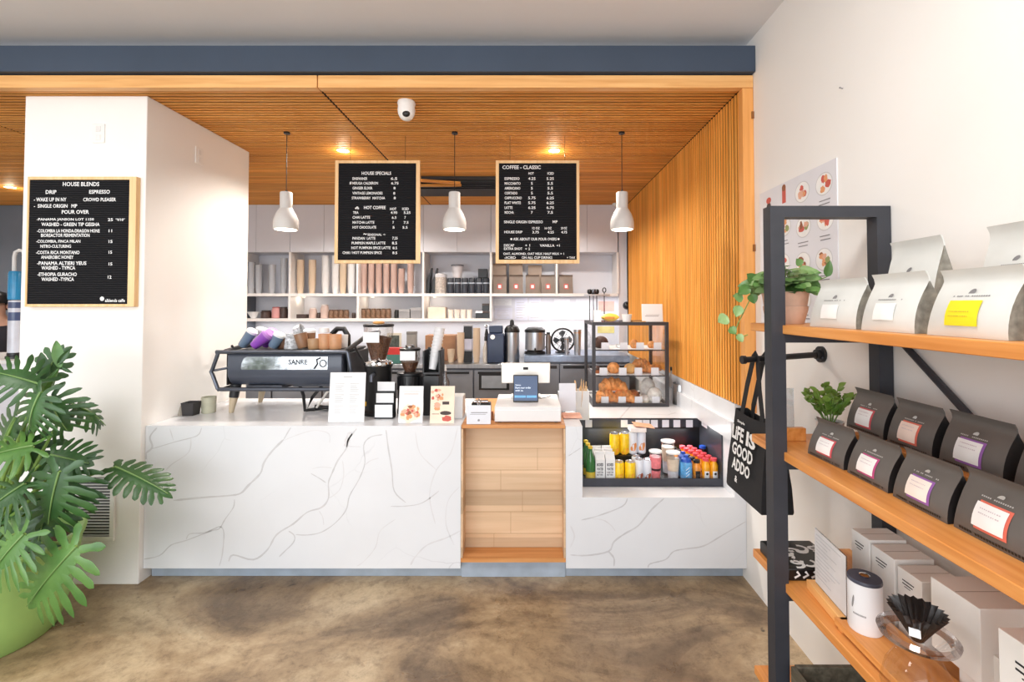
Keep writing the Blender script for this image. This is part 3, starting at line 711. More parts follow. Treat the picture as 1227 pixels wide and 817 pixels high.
tumbler('travel_cup', 'bright purple cup lying tilted in front on the machine top', 'cup', z6(115, 588), z6(250, 480), 0.026, 0.036, PURP, LILAC, YR - 0.02)
tumbler('travel_cup', 'purple cup leaning behind the bright purple one', 'cup', z6(215, 560), z6(300, 430), 0.026, 0.034, PURP, LILAC, YR + 0.09)
tumbler('travel_cup', 'grey-blue cup with white lid standing right of the purple cups', 'cup', z6(300, 590), z6(360, 480), 0.027, 0.033, BLUEG, WL, YR)
tumbler('travel_cup', 'white-lidded cup peeking out behind the leaning purple cups', 'cup', z6(140, 560), z6(195, 420), 0.028, 0.035, SPECK, WL, YR + 0.20)
tumbler('stoneware_mug', 'small brown mug between the grey-blue cup and the speckled pile', 'mug', z6(395, 590), z6(395, 490), 0.028, 0.03, BROWN, None, YR + 0.06)
tumbler('stoneware_cup', 'pale speckled cup upside down on the machine top', 'cup', z6(490, 592), z6(490, 440), 0.044, 0.034, SPECK, None, YR)
tumbler('stoneware_cup', 'pale speckled cup lying on top of the upside down one', 'cup', z6(520, 425), z6(590, 400), 0.028, 0.034, SPECK, None, YR + 0.10)
tumbler('stoneware_cup', 'dark brown tapering cup leaning left on the machine top', 'cup', z6(605, 592), z6(568, 455), 0.030, 0.038, BR2, None, YR)
tumbler('stoneware_cup', 'short tan cup left of the terracotta cups', 'cup', z6(708, 592), z6(706, 490), 0.034, 0.037, TAN, None, YR - 0.01)
tumbler('stoneware_cup', 'taller tan cup with white rim behind the short tan one', 'cup', z6(660, 580), z6(660, 430), 0.032, 0.036, BR2, WL, YR + 0.13)
tumbler('stoneware_cup', 'terracotta cup beneath a white cup on the machine top', 'cup', z6(812, 592), z6(812, 442), 0.034, 0.037, TERRA, None, YR)
tumbler('stoneware_cup', 'white cup upside down on the left terracotta cup', 'cup', z6(806, 440), z6(806, 392), 0.030, 0.027, WL, None, YR)
tumbler('stoneware_cup', 'rightmost terracotta cup on the machine top', 'cup', z6(914, 592), z6(914, 447), 0.035, 0.037, TERRA, None, YR)
tumbler('stoneware_cup', 'white cup behind the rightmost terracotta cup', 'cup', z6(985, 580), z6(985, 455), 0.03, 0.033, WL, None, YR + 0.12)
# white ring handles of mugs
# ---- small cups left of the machine
q = atz(229, 497, ZT)
t = thing('square_cup', 'small black square cup left of the espresso machine', 'cup', q)
MB().loft([[(s * a, u * a, z) for s, u in ((-1, -1), (1, -1), (1, 1), (-1, 1))] for a, z in ((0.034, 0), (0.041, 0.085), (0.037, 0.085), (0.031, 0.006))]).build('cup_body', mat('black_glaze', (52, 50, 52), 0.5), t, bevel=0.006)
q = atz(250, 494, ZT)
t = thing('stoneware_cup', 'pale green cup beside the small black square cup', 'cup', q)
MB().lathe([(0.04, 0), (0.043, 0.005), (0.044, 0.105), (0.040, 0.105), (0.038, 0.008)], n=24).build('cup_body', glaze('pale_green', (196, 194, 172)), t)
q = atz(217, 497, ZT)
t = thing('cocktail_spoon_rest', 'little grey cone left of the small black square cup', 'cone', q)
MB().lathe([(0.022, 0), (0.024, 0.004), (0.004, 0.06)], n=16).build('cone', mat('cone_grey', (168, 160, 148), 0.6), t)

# ---- grinders
def grinder(label, px, base_y, Y, sc_=1.0, hop=True):
    q = at(px, base_y, Y); q.z = ZT
    t = thing('coffee_grinder', label, 'coffee grinder', q)
    return t
BEAN = mat('coffee_beans', (112, 76, 56), 0.5, var=0.35, scale=90, bump=0.6, bscale=120)
SMOKE = glassmat('smoky_clear', (238, 235, 232), fac=0.07, rough=0.06, fk=.35)
Y1 = 3.12
q = at(453, 495, Y1); q.z = ZT
t = thing('coffee_grinder', 'large black grinder with big bean hopper beside the espresso machine', 'coffee grinder', q)
def gz(py): return at(453, py, Y1).z - ZT
rb = wpx(17, Y1); zr = gz(437)
MB().lathe([(rb * 1.02, 0), (rb * 1.02, 0.02), (rb * 0.9, 0.03), (rb * 0.9, zr - 0.02), (rb * 0.98, zr - 0.005), (rb * 0.98, zr)], n=28).build('body', BLACKP, t)
MB().lathe([(rb * 0.97, zr + 0.0005), (rb * 1.0, zr + 0.01), (rb * 0.95, zr + 0.022), (rb * 0.5, zr + 0.024)], n=28).build('collar', CHROME, t)
z0, z1 = gz(431), gz(391)
MB().lathe([(rb * 0.50, z0), (rb * 0.56, z0 + 0.02), (rb * 0.80, z0 + 0.10), (rb * 1.0, z0 + 0.175), (rb * 1.0, z1 - 0.003), (rb * 0.98, z1 - 0.003)], n=28, cap=False).build('hopper', SMOKE, t)
MB().lathe([(rb * 0.46, z0 + 0.002), (rb * 0.53, z0 + 0.02), (rb * 0.76, z0 + 0.10), (rb * 0.90, z0 + 0.145), (rb * 0.3, z0 + 0.16)], n=28).build('beans', BEAN, t)
lid = MB().lathe([(rb * 1.03, z1 - 0.002), (rb * 1.05, z1 + 0.012), (rb * 0.98, z1 + 0.016)], n=28).build('lid', BLACKP, t)
MB().lathe([(rb * 0.36, z1 + 0.017), (rb * 0.42, z1 + 0.026), (rb * 0.30, z1 + 0.034)], n=20).build('knob', mat('knob_orange_wood', (222, 162, 96), 0.5), lid)
m = MB(); m.box(-0.052, 0.052, 0, 0.003, -0.034, 0.034, TR(-0.018, -rb * 1.02, gz(403))); m.build('label', PAPER, t)
MB().box(-0.048, -0.016, 0, 0.006, 0, 0.03, TR(-0.03, -rb * 1.0, gz(483))).build('switch', mat('switch_yellow', (228, 180, 40), 0.5), t, bevel=0.002)
m = MB(); m.tube([(0, -rb, zr - 0.05), (0, -rb - 0.05, zr - 0.055), (0, -rb - 0.05, zr - 0.09)], 0.012, 8); m.build('dosing_spout', STEELD, t)
Y2 = 3.16
q = at(491, 495, Y2); q.z = ZT
def gz(py): return at(491, py, Y2).z - ZT
t = thing('coffee_grinder', 'smaller black grinder with short bean hopper behind the two picture cards', 'coffee grinder', q)
rb = wpx(15, Y2)
MB().lathe([(rb, 0), (rb, 0.02), (rb * 0.94, 0.03), (rb * 0.94, gz(449)), (rb * 1.0, gz(448)), (rb * 1.0, gz(446)), (rb * 0.8, gz(445))], n=28).build('body', BLACKP, t)
m = MB()
for k in range(18):
    a = 2 * pi * k / 18; m.box(-0.004, 0.004, -0.003, 0.003, gz(466), gz(451), TR(rb * 0.95 * cos(a), rb * 0.95 * sin(a), 0, rz=a))
m.build('cooling_fins', BLACK, t)
z0, z1 = gz(446), gz(420)
MB().lathe([(rb * 0.42, z0), (rb * 0.5, z0 + 0.02), (rb * 0.76, z0 + 0.085), (rb * 0.76, z1)], n=24, cap=False).build('hopper', SMOKE, t)
MB().lathe([(rb * 0.38, z0 + 0.002), (rb * 0.46, z0 + 0.02), (rb * 0.66, z0 + 0.07), (rb * 0.2, z0 + 0.075)], n=24).build('beans', BEAN, t)
lid = MB().lathe([(rb * 0.80, z1 + 0.001), (rb * 0.82, z1 + 0.014), (rb * 0.74, z1 + 0.018)], n=24).build('lid', BLACKP, t)
MB().lathe([(0.03, z1 + 0.019), (0.032, z1 + 0.036), (0.02, z1 + 0.04)], n=16).build('knob', CHROME, lid)
MB().box(-0.05, 0.05, 0, 0.003, -0.03, 0.03, TR(0, -rb * 0.80, gz(425))).build('label', PAPER, t)

# ---- cards and signs along the counter edge
def lean_card(name, label, cat, x0, x1, ytop, ybot, lean=0.12, thick=0.002, m_=PAPER, z=ZT, art=None, foot=True):
    a = atz(x0, ybot, z); b = atz(x1, ybot, z); w = b.x - a.x; c = (a + b) / 2
    top = at((x0 + x1) / 2, ytop, c.y); h = (top.z - z)
    t = thing(name, label, cat, (c.x, c.y, z))
    R_ = TR(rx=-lean); hh = h / cos(lean)
    MB().box(-w / 2, w / 2, 0, thick, 0.002, hh, R_).build('card', m_, t)
    if art: art(t, w, hh, R_ @ M_front(0, -0.0006, 0))
    if foot:
        MB().prism([(0.0, 0.0), (h * 0.35, 0.0), (h * 0.10, h * 0.75)], -0.012, 0.012, Matrix(((0, 0, 1, 0), (1, 0, 0, 0.004), (0, 1, 0, 0), (0, 0, 0, 1)))).build('easel', PAPER, t)
    return t
def lines_art(rows, col=INKG, boxes=()):
    def f(t, w, h, M):
        m = MB()
        for (u0, u1, v, th) in rows: m.box(-w / 2 + u0 * w, -w / 2 + u1 * w, v * h - th * h / 2, v * h + th * h / 2, 0, 0.0004, M)
        m.build('print', col, t, smooth=0)
    return f
def menu_art(t, w, h, M):
    m = MB()
    m.box(-w * .12, w * .12, h * .90, h * .915, 0, .0004, M)
    for (u, v) in ((-.22, .72), (.2, .72), (-.22, .5), (.2, .5), (-.22, .28), (.2, .28)):
        m.box(u * w - w * .13, u * w + w * .13, v * h + .045 * h, v * h + .055 * h, 0, .0004, M)
        for k in range(4): m.box(u * w - w * .12, u * w + w * (.02 + .1 * RN.random()), v * h - k * .032 * h, v * h - k * .032 * h + .008 * h, 0, .0004, M)
    m.build('print', mat('pale_grey_ink', (196, 195, 196), 0.8), t, smooth=0)
lean_card('menu_sign', 'large white printed menu sign standing at the counter edge by the machine', 'sign', 393, 436, 447, 506, 0.10, 0.004, PAPER, ZT, menu_art)
# card holder with three white cards
a = atz(449, 502, ZT); b = atz(470, 502, ZT); w = b.x - a.x; c = (a + b) / 2
def hz(py): return at(460, py, c.y).z - ZT
t = thing('card_holder', 'black tiered card holder with three white cards at the counter edge', 'card holder', c)
m = MB(); m.box(-w / 2 - 0.004, w / 2 + 0.004, 0.004, 0.05, 0, hz(496)); m.box(-w / 2 - 0.004, w / 2 + 0.004, 0.03, 0.06, 0, hz(478)); m.box(-w / 2 - 0.004, w / 2 + 0.004, 0.055, 0.07, 0, hz(461)); m.build('rack', BLACKP, t, bevel=0.002)
for (ya, yb, yy) in ((459, 470, 0.05), (472, 483.5, 0.026), (485, 500, 0.0)):
    MB().box(-w / 2, w / 2, yy, yy + 0.003, hz(yb), hz(ya)).build('card', PAPER, t)
def blob(m, cx, cy, rx, ry, M, z, n=14, j=0.25):
    m.add([(cx + rx * (1 + RN.uniform(-j, j)) * cos(2 * pi * k / n), cy + ry * (1 + RN.uniform(-j, j)) * sin(2 * pi * k / n), z) for k in range(n)], [tuple(range(n))], M)
FOOD = [mat('print_orange', (226, 160, 112), 0.7), mat('print_salmon', (228, 176, 150), 0.7), mat('print_brown', (150, 92, 62), 0.7), mat('print_red', (206, 96, 84), 0.7), mat('print_dark', (74, 62, 60), 0.7), mat('print_green', (150, 158, 100), 0.7), mat('print_cream', (244, 226, 204), 0.7)]
def pastry_art(t, w, h, M):
    m = MB(); m.m = 6; blob(m, 0, h * .25, w * .44, h * .24, M, .0003)
    for k in range(26):
        m.m = RN.choice([0, 0, 1, 1, 2, 3, 5]); a = RN.uniform(0, 2 * pi); r = sqrt(RN.random())
        blob(m, r * cos(a) * w * .38, h * .30 + r * sin(a) * h * .17, w * RN.uniform(.05, .13), h * RN.uniform(.03, .07), M, .0005 + k * 3e-5)
    m.m = 1; m.box(-w * .3, w * .3, h * .78, h * .79, 0, .0005, M); m.box(-w * .34, w * .34, h * .85, h * .855, 0, .0005, M)
    m.build('print', FOOD, t, smooth=0)
def drink_art(t, w, h, M):
    m = MB(); m.m = 6; m.box(-w / 2, w / 2, 0, h, 0, .0003, M)
    for k in range(10):
        m.m = RN.choice([0, 3, 1]); blob(m, RN.uniform(-.45, 0) * w, h * RN.uniform(.62, .97), w * RN.uniform(.04, .10), h * RN.uniform(.03, .06), M, .0005 + k * 3e-5)
    for k in range(6):
        m.m = RN.choice([0, 1]); blob(m, -w * .22, h * RN.uniform(.3, .6), w * .12, h * .06, M, .0006 + k * 3e-5)
    m.m = 4; m.box(w * .0, w * .28, h * .50, h * .58, 0, .0012, M); blob(m, w * .14, h * .27, w * .23, h * .055, M, .0013, j=.08)
    m.m = 3; blob(m, w * .2, h * .12, w * .2, h * .08, M, .0011); m.m = 2; m.box(-w * .42, -w * .12, h * .24, h * .255, 0, .0012, M)
    m.build('print', FOOD, t, smooth=0)
lean_card('picture_card', 'white card with a photo of heaped pastries on the counter edge', 'picture card', 477, 506, 463.5, 507, 0.14, 0.003, PAPER, ZT, pastry_art)
lean_card('picture_card', 'peach card with a photo of two dark drinks at the counter corner', 'picture card', 515, 544, 463.5, 507, 0.14, 0.003, PAPER, ZT, drink_art)

# ---- black lid and cup dispenser with stacked white cups leaning in it
a = atz(507, 498, ZT); b = atz(526, 498, ZT); c = (a + b) / 2; w = b.x - a.x
def dz(py): return at(518, py, c.y).z - ZT
t = thing('cup_dispenser', 'black upright cup dispenser behind the picture cards', 'cup dispenser', c)
m = MB(); m.box(-w / 2, w / 2, 0, 0.13, 0, dz(450)); m.build('pedestal', BLACKP, t, bevel=0.004)
m = MB()
for s in (-1, 1): m.box(s * w / 2 - 0.006, s * w / 2 + 0.006, 0.0, 0.16, dz(449), dz(420), TR(rx=-0.0))
m.box(-w / 2, w / 2, 0.13, 0.14, dz(449), dz(418)); m.box(-w / 2, w / 2, 0.0, 0.13, dz(449), dz(446))
m.build('chute', BLACKP, t, bevel=0.003)
C0 = Vector((c.x - 0.005, c.y + 0.06, ZT + dz(444))); C1 = at(525, 405, c.y + 0.10)
d = (C1 - C0); rot = Vector((0, 0, 1)).rotation_difference(d).to_euler(); L = d.length
proto = None; n = 9
for k in range(n):
    loc = C0 + d * (k / n)
    if proto is None:
        proto = tag(MB().lathe([(0.024, 0), (0.033, 0.085), (0.036, 0.088), (0.036, 0.093), (0.032, 0.093), (0.022, 0.004)], n=18).build('plastic_cup', mat('frosted_cup', (226, 226, 228), 0.35), None, loc, rot=rot), 'white plastic cup nested in the leaning stack of the black dispenser', 'cup', 'plastic cups in the black dispenser')
    else: copy_tree(proto, None, loc, rot=rot)
q = at(533, 470, 3.35); q.z = ZT
t = thing('syrup_bottle', 'clear pump bottle right of the black cup dispenser', 'bottle', q)
MB().lathe([(0.032, 0), (0.035, 0.01), (0.035, 0.17), (0.014, 0.22), (0.014, 0.25)], n=18).build('bottle_body', PLASTICCLEAR, t)
MB().tube([(0, 0, 0.25), (0, 0, 0.285), (0, -0.03, 0.29)], [0.012, 0.008, 0.006], 10).build('pump', WL, t)
q = at(540, 492, 3.2); q.z = ZT
t = thing('napkin_box', 'white box standing behind the peach picture card', 'box', (at(548, 480, 2.98).x, 2.98, ZT))
MB().box(-0.04, 0.035, 0, 0.12, 0, at(548, 475, 2.98).z - ZT).build('box_body', WL, t, bevel=0.004)

# ---- register
a = atz(592.5, 507, ZT + 0.001); b = atz(672.5, 507, ZT + 0.001); c = (a + b) / 2; w = b.x - a.x
ztop = at(632, 487.8, c.y).z - ZT
t = thing('cash_drawer', 'white cash drawer at the front of the wooden register stand', 'cash drawer', (c.x, c.y, ZT + 0.001))
MB().box(-w / 2, w / 2, 0.004, 0.41, 0.007, ztop).build('case', WL, t, bevel=0.003)
MB().box(-w / 2 + 0.004, w / 2 - 0.004, 0.0, 0.006, 0.012, ztop - 0.02).build('drawer_front', WL, t, bevel=0.002)
m = MB()
for s in (-1, 1):
    for yy in (0.03, 0.38): m.lathe([(0.012, 0), (0.012, 0.007)], (s * (w / 2 - 0.03), yy, 0), 10)
m.build('foot', BLACKP, t)
ZD = ZT + 0.001 + ztop
yS = 2.86 + 0.22
# point of sale stand: silver slab facing the staff, small customer display facing the room
q = at(630, 478, yS); 
t = thing('point_of_sale_terminal', 'silver point of sale screen with small blue customer display on the cash drawer', 'register', (q.x, yS, ZD + 0.0005))
def rz_(py, Y): return at(630, py, Y).z - ZD
MB().box(-0.10, 0.10, 0.03, 0.15, 0, 0.012).build('base', WL, t, bevel=0.004)
MB().box(-0.035, 0.035, 0.07, 0.10, 0.012, rz_(455, yS + 0.08)).build('neck', WL, t, bevel=0.006)
x0, x1 = at(601, 440, yS + 0.08).x - q.x, at(659, 440, yS + 0.08).x - q.x
zA, zB2 = rz_(459, yS + 0.08), rz_(435, yS + 0.08)
SIL = mat('silver_shell', (214, 208, 200), 0.35, metal=0.35, var=0.03)
MB().loft([[(x0, 0.075, zA), (x1, 0.075, zA), (x1, 0.09, zA), (x0, 0.09, zA)], [(x0 - 0.003, 0.09, zB2), (x1 + 0.003, 0.09, zB2), (x1 + 0.003, 0.105, zB2), (x0 - 0.003, 0.105, zB2)]]).build('screen_back', SIL, t, bevel=0.004)
m = MB(); mm = M_front(0, 0.078, 0); zc = rz_(441.5, yS + 0.08)
m.box(-0.018, 0.016, zc - 0.009, zc + 0.009, 0, 0.004, TR(0, 0.0, 0) @ M_front(0, 0.0855, 0)); m.build('emblem', INK, t, bevel=0.003)
dx0, dx1 = at(615, 462, yS - 0.05).x - q.x, at(645, 462, yS - 0.05).x - q.x; dz0, dz1 = 0.002, rz_(447.5, yS)
DSP = mat('display_blue', (32, 54, 88), 0.25, var=0.05, emit=(36, 66, 112), estr=0.35)
ln = 0.18
RD = TR(0, -0.09, 0, rx=-ln)
dsp = MB().box(dx0, dx1, 0, 0.012, dz0, dz1 / cos(ln), RD).build('customer_display', BLACKP, t, bevel=0.004)
hD = dz1 / cos(ln)
MB().box(dx0 + 0.006, dx1 - 0.006, -0.001, 0.0005, 0.012, hD - 0.008, RD).build('screen', DSP, dsp)
m = MB(); MD = RD @ M_front(0, -0.0016, 0)
ww = dx1 - dx0
m.text('Welcome', MD, dx0 + 0.014, hD * 0.60, ww * 0.22, hD * 0.05); m.text('Start your order', MD, dx0 + 0.014, hD * 0.48, ww * 0.62, hD * 0.085); m.text('with us', MD, dx0 + 0.014, hD * 0.40, ww * 0.3, hD * 0.06)
m.build('screen_text', mat('screen_text', (220, 232, 246), 0.5, emit=(220, 232, 246), estr=0.5), dsp, smooth=0)
m = MB(); m.box(dx0 + 0.01, dx0 + ww * 0.5, -0.0018, -0.0012, hD * 0.17, hD * 0.25, RD); m.box(dx0 + ww * 0.53, dx1 - 0.012, -0.0018, -0.0012, hD * 0.17, hD * 0.25, RD)
m.build('screen_button', mat('button_blue', (88, 148, 196), 0.4, emit=(88, 148, 196), estr=0.5), dsp, smooth=0)
m = MB(); m.tube([(0.06, 0.0, 0.02), (0.10, 0.02, 0.004), (0.15, 0.06, 0.006), (0.17, 0.12, 0.004)], 0.002, 6); m.build('cable', BLACKP, t)

# ---- small things on the register stand
q = at(576, 493, 3.02); q.z = ZT + 0.001
t = thing('receipt_printer', 'small black card reader behind the white clip sign', 'card reader', q)
MB().prism([(0, 0), (0.10, 0), (0.11, 0.06), (0.07, 0.085), (0.02, 0.085), (-0.005, 0.05)], -0.062, 0.062, Matrix(((0, 0, 1, 0), (1, 0, 0, 0), (0, 1, 0, 0), (0, 0, 0, 1)))).build('case', BLACKP, t, bevel=0.006)
MB().cyl((-0.045, 0.03, 0.092), (0.045, 0.03, 0.092), 0.012, n=14).build('paper_roll', CHROME, t)
MB().box(-0.058, 0.058, -0.006, -0.001, 0.024, 0.036).build('slot_bar', STEEL, t)
def clip_art(t, w, h, M):
    m = MB(); m.box(-w * .32, w * .36, h * .60, h * .64, 0, .0004, M); m.box(-w * .36, w * .3, h * .52, h * .54, 0, .0004, M); blob(m, w * .0, h * .22, w * .05, h * .06, M, .0005); m.build('print', INKG, t, smooth=0)
t = lean_card('clip_sign', 'white card in a clip on the wooden register stand', 'sign', 559, 588, 486, 508.5, 0.10, 0.002, PRICE, ZT + 0.001, clip_art, foot=False)
MB().box(-0.05, 0.05, 0.006, 0.05, 0, 0.012).build('clip_base', CHROME, t, bevel=0.002)
m = MB(); m.tube([(0, 0.018, 0.10), (-0.012, 0.018, 0.135), (0.0, 0.018, 0.150), (0.012, 0.018, 0.135)], 0.005, 8, closed=True); m.tube([(0, 0.02, 0.01), (0, 0.02, 0.11)], 0.003, 6); m.build('clip', CHROME, t)
q = atz(590, 503, ZT + 0.001)
t = thing('wooden_block', 'little brown wooden block beside the cash drawer', 'block', q)
MB().box(-0.02, 0.004, 0, 0.02, 0, 0.05).build('block', woodmat('block_brown', (136, 84, 50), (160, 100, 62), (176, 116, 74), 'z'), t, bevel=0.002)
# tip box, white board, cup of sticks right of the register
t = lean_card('blank_sign', 'plain white board leaning right of the register', 'sign', 670, 690, 459.5, 493, 0.06, 0.004, PRICE, ZT, None, foot=True)
q = at(697, 488, 3.36)
t = thing('stick_box', 'white square box of wooden stirrers beside the pastry case', 'stirrer box', (q.x, 3.36, ZW))
zz = at(697, 467, 3.36).z - ZW
MB().loft([[(s * a, u * a, z) for s, u in ((-1, -1), (1, -1), (1, 1), (-1, 1))] for a, z in ((0.048, 0), (0.048, zz), (0.044, zz), (0.044, 0.006))]).build('box_body', WL, t, bevel=0.002)
m = MB()
for k in range(16):
    x, y = RN.uniform(-.034, .034), RN.uniform(-.034, .034); m.box(-.004, .004, -.001, .001, 0.01, zz + RN.uniform(.02, .075), TR(x, y, 0, rx=RN.uniform(-.12, .12), ry=RN.uniform(-.12, .12), rz=RN.uniform(0, 3)))
m.build('wooden_stirrers', mat('stirrer_wood', (222, 188, 142), 0.7), t)
q = atz(686, 490, ZT)
t = thing('pink_coaster', 'pink card lying on the marble beside the register', 'card', (at(685, 492, 3.05).x, 3.05, ZT))
MB().box(-0.06, 0.06, -0.07, 0.07, 0, 0.006).build('card', mat('pink_card', (226, 172, 150), 0.7), t)
# ================================================================== pastry display case
A = atz(710, 487.5, ZW); B = atz(802, 487.5, ZW); YCs = A.y; w = B.x - A.x; cx = (A.x + B.x) / 2
def cz(py, Y=YCs): return at(755, py, Y).z - ZW
hC = cz(386); D = 0.52
t = thing('pastry_case', 'black framed glass pastry case with three tiers on the marble counter', 'display case', (cx, YCs, ZW + .0004))
CASE = t; bt = 0.026
m = MB()
for sx in (-1, 1):
    for y in (0, D - bt): m.box(sx * w / 2 - (bt if sx > 0 else 0), sx * w / 2 + (bt if sx < 0 else 0), y, y + bt, 0, hC)
for z in (0, hC - bt):
    for y in (0, D - bt): m.box(-w / 2 + bt, w / 2 - bt, y, y + bt, z, z + bt)
    for sx in (-1, 1): m.box(sx * w / 2 - (bt if sx > 0 else 0), sx * w / 2 + (bt if sx < 0 else 0), bt, D - bt, z, z + bt)
CASEM = mat('case_frame', (52, 50, 54), 0.45, var=0.06)
m.build('frame', CASEM, t, smooth=0)
MB().box(-w / 2 + bt, w / 2 - bt, bt, D - bt, 0.004, 0.012).build('base_board', mat('case_white', (226, 222, 216), 0.5), t, smooth=0)
m = MB(); m.box(-w / 2 + bt, w / 2 - bt, 0.011, 0.014, bt, hC - bt); m.build('front_glass', GLASSC, t, smooth=0)
for sx in (-1, 1): MB().box(sx * (w / 2 - 0.013) - 0.0015, sx * (w / 2 - 0.013) + 0.0015, bt, D - bt, bt, hC - bt).build('side_glass', GLASSC, t, smooth=0)
MB().box(-w / 2 + bt, w / 2 - bt, bt, D - bt, hC - 0.014, hC - 0.010).build('top_glass', GLASSC, t, smooth=0)
zA = cz(450.5); zB_ = cz(419.5)
for z in (zA, zB_):
    s = MB(); s.box(-w / 2 + 0.016, w / 2 - 0.016, 0.02, D - 0.03, z - 0.006, z); sh = s.build('shelf', GLASSC, t, smooth=0)
    MB().box(-w / 2 + 0.016, w / 2 - 0.016, 0.015, 0.02, z - 0.008, z + 0.002).build('edge_strip', CASEM, sh, smooth=0)
    MB().box(-w / 2 + 0.04, w / 2 - 0.04, 0.06, D - 0.08, z + 0.0005, z + 0.003).build('liner', PAPER, sh, smooth=0)
TIER = [ZW + 0.0125, ZW + zA + 0.0035, ZW + zB_ + 0.0035]
ZTOP = ZW + hC + 0.0005
def tier_at(px, py, k, dy=0.0):
    q = at(px, py, YCs + 0.09 + dy); return Vector((q.x, YCs + 0.09 + dy, TIER[k]))
BAKE = mat('baked_crust', (222, 150, 86), 0.55, var=0.22, scale=30, bump=0.4, bscale=60)
BAKED = mat('dark_bake', (176, 104, 58), 0.55, var=0.25, scale=30, bump=0.4, bscale=60)
PALEB = mat('pale_bun', (226, 178, 112), 0.6, var=0.12, scale=22)
POWD = mat('powdered_sugar', (240, 230, 224), 0.85, var=0.18, scale=26, bump=0.5)
CHOC = mat('chocolate_bake', (76, 46, 34), 0.6, var=0.2, scale=30, bump=0.4)
def croissant(label, loc, L, r, rz, m_=BAKE, group=None):
    pts = []; rs = []; n = 19
    for i in range(n):
        u = i / (n - 1) * 2 - 1; a = u * 1.25
        pts.append((L * 0.55 * sin(a), -L * 0.42 * (1 - cos(a)), r * 0.98 * (1 - 0.15 * abs(u))))
        rs.append(max(0.004, r * (1 - abs(u) ** 2.2 * 0.78) * (1 + 0.10 * (1 if i % 3 == 0 else -0.5))))
    pts = [(x, y, max(z_ * 0 + rr, rr)) for (x, y, z_), rr in zip(pts, rs)]
    o = MB().tube(pts, rs, 12).build('croissant', m_, None, loc, rz)
    return tag(o, label, 'croissant', group)
def muffin(label, loc, r, m_, cat='muffin', cup=None):
    t = thing('muffin', label, cat, loc)
    MB().lathe([(r * 0.70, 0), (r * 0.92, r * 0.75), (r * 0.9, r * 0.76)], n=18).build('paper_cup', cup or BAKED, t)
    MB().lathe([(r * 0.92, r * 0.76), (r * 1.06, r * 0.95), (r * 0.95, r * 1.3), (r * 0.55, r * 1.6), (r * 0.05, r * 1.68)], n=18).build('crown', m_, t)
    return t
def bun(name, label, cat, loc, rx, ry, rz, m_, lumps=0):
    m = MB(); m.sphere((0, 0, rz * 0.82), (rx, ry, rz), 20, 12)
    for k in range(lumps):
        a = RN.uniform(0, 2 * pi); b = RN.uniform(0.1, 0.9); m.sphere((rx * .75 * b * cos(a), ry * .75 * b * sin(a), rz * (0.95 + 0.6 * (1 - b))), (rx * .34, ry * .34, rz * .34), 10, 6)
    m.v = [Vector((v.x, v.y, max(v.z, 0.0))) for v in m.v]
    return tag(m.build(name, m_, None, loc), label, cat)
P7 = lambda x, y: (680 + x / 5.835, 360 + y / 5.835)
def put(x, k, dy=0.0): return tier_at(*P7(x, 700), k, dy)
# bottom tier
croissant('large golden croissant at the left of the bottom tier', put(262, 0, 0.02), 0.17, 0.052, 0.3)
croissant('large golden croissant resting on the other two of the bottom tier', put(310, 0, 0.06) + Vector((0, 0, 0.085)), 0.21, 0.055, 0.15)
croissant('large golden croissant in the middle of the bottom tier', put(392, 0, 0.04), 0.17, 0.050, -0.3)
bun('danish', 'dark glazed danish right of the croissants on the bottom tier', 'pastry', put(455, 0, 0.10), 0.06, 0.06, 0.05, BAKED, 5)
bun('powdered_roll', 'powdered roll at the right front of the bottom tier', 'pastry', put(608, 0, 0.04), 0.062, 0.06, 0.068, POWD, 6)
bun('powdered_roll', 'powdered roll stacked at the back right of the bottom tier', 'pastry', put(560, 0, 0.17), 0.066, 0.06, 0.10, POWD, 7)
bun('powdered_roll', 'small powdered roll between the danish and the front roll', 'pastry', put(540, 0, 0.03), 0.04, 0.045, 0.035, POWD, 4)
# middle tier
muffin('dark chocolate muffin at the left of the middle tier', put(205, 1, 0.05), 0.036, CHOC)
bun('bread_roll', 'round golden roll left of centre on the middle tier', 'bread roll', put(322, 1, 0.05), 0.052, 0.05, 0.05, BAKE, 0)
bun('bread_roll', 'pale oval bun in the centre of the middle tier', 'bread roll', put(438, 1, 0.05), 0.05, 0.055, 0.045, PALEB, 0)
croissant('small croissant with lifted tips at the back right of the middle tier', put(510, 1, 0.14) + Vector((0, 0, 0.03)), 0.14, 0.040, 0.2)
croissant('small croissant in front of the back right one on the middle tier', put(565, 1, 0.06), 0.11, 0.036, -0.3)
croissant('small croissant at the far right of the middle tier', put(622, 1, 0.14), 0.09, 0.03, 0.9)
# top tier
bun('wrapped_loaf', 'dark wrapped loaf at the left of the top tier', 'loaf', put(235, 2, 0.06), 0.062, 0.06, 0.055, CHOC, 0)
t = thing('small_bowl', 'white round dish on the top tier beside the loaf', 'bowl', put(375, 2, 0.06))
MB().lathe([(0.03, 0), (0.05, 0.03), (0.047, 0.03), (0.026, 0.004)], n=20).build('bowl_body', WL, t)
bun('scone', 'golden triangular scone right of centre on the top tier', 'scone', put(468, 2, 0.05), 0.034, 0.04, 0.04, BAKE, 4)
bun('scone', 'small golden scone at the far right of the top tier', 'scone', put(590, 2, 0.06), 0.034, 0.035, 0.032, BAKE, 3)
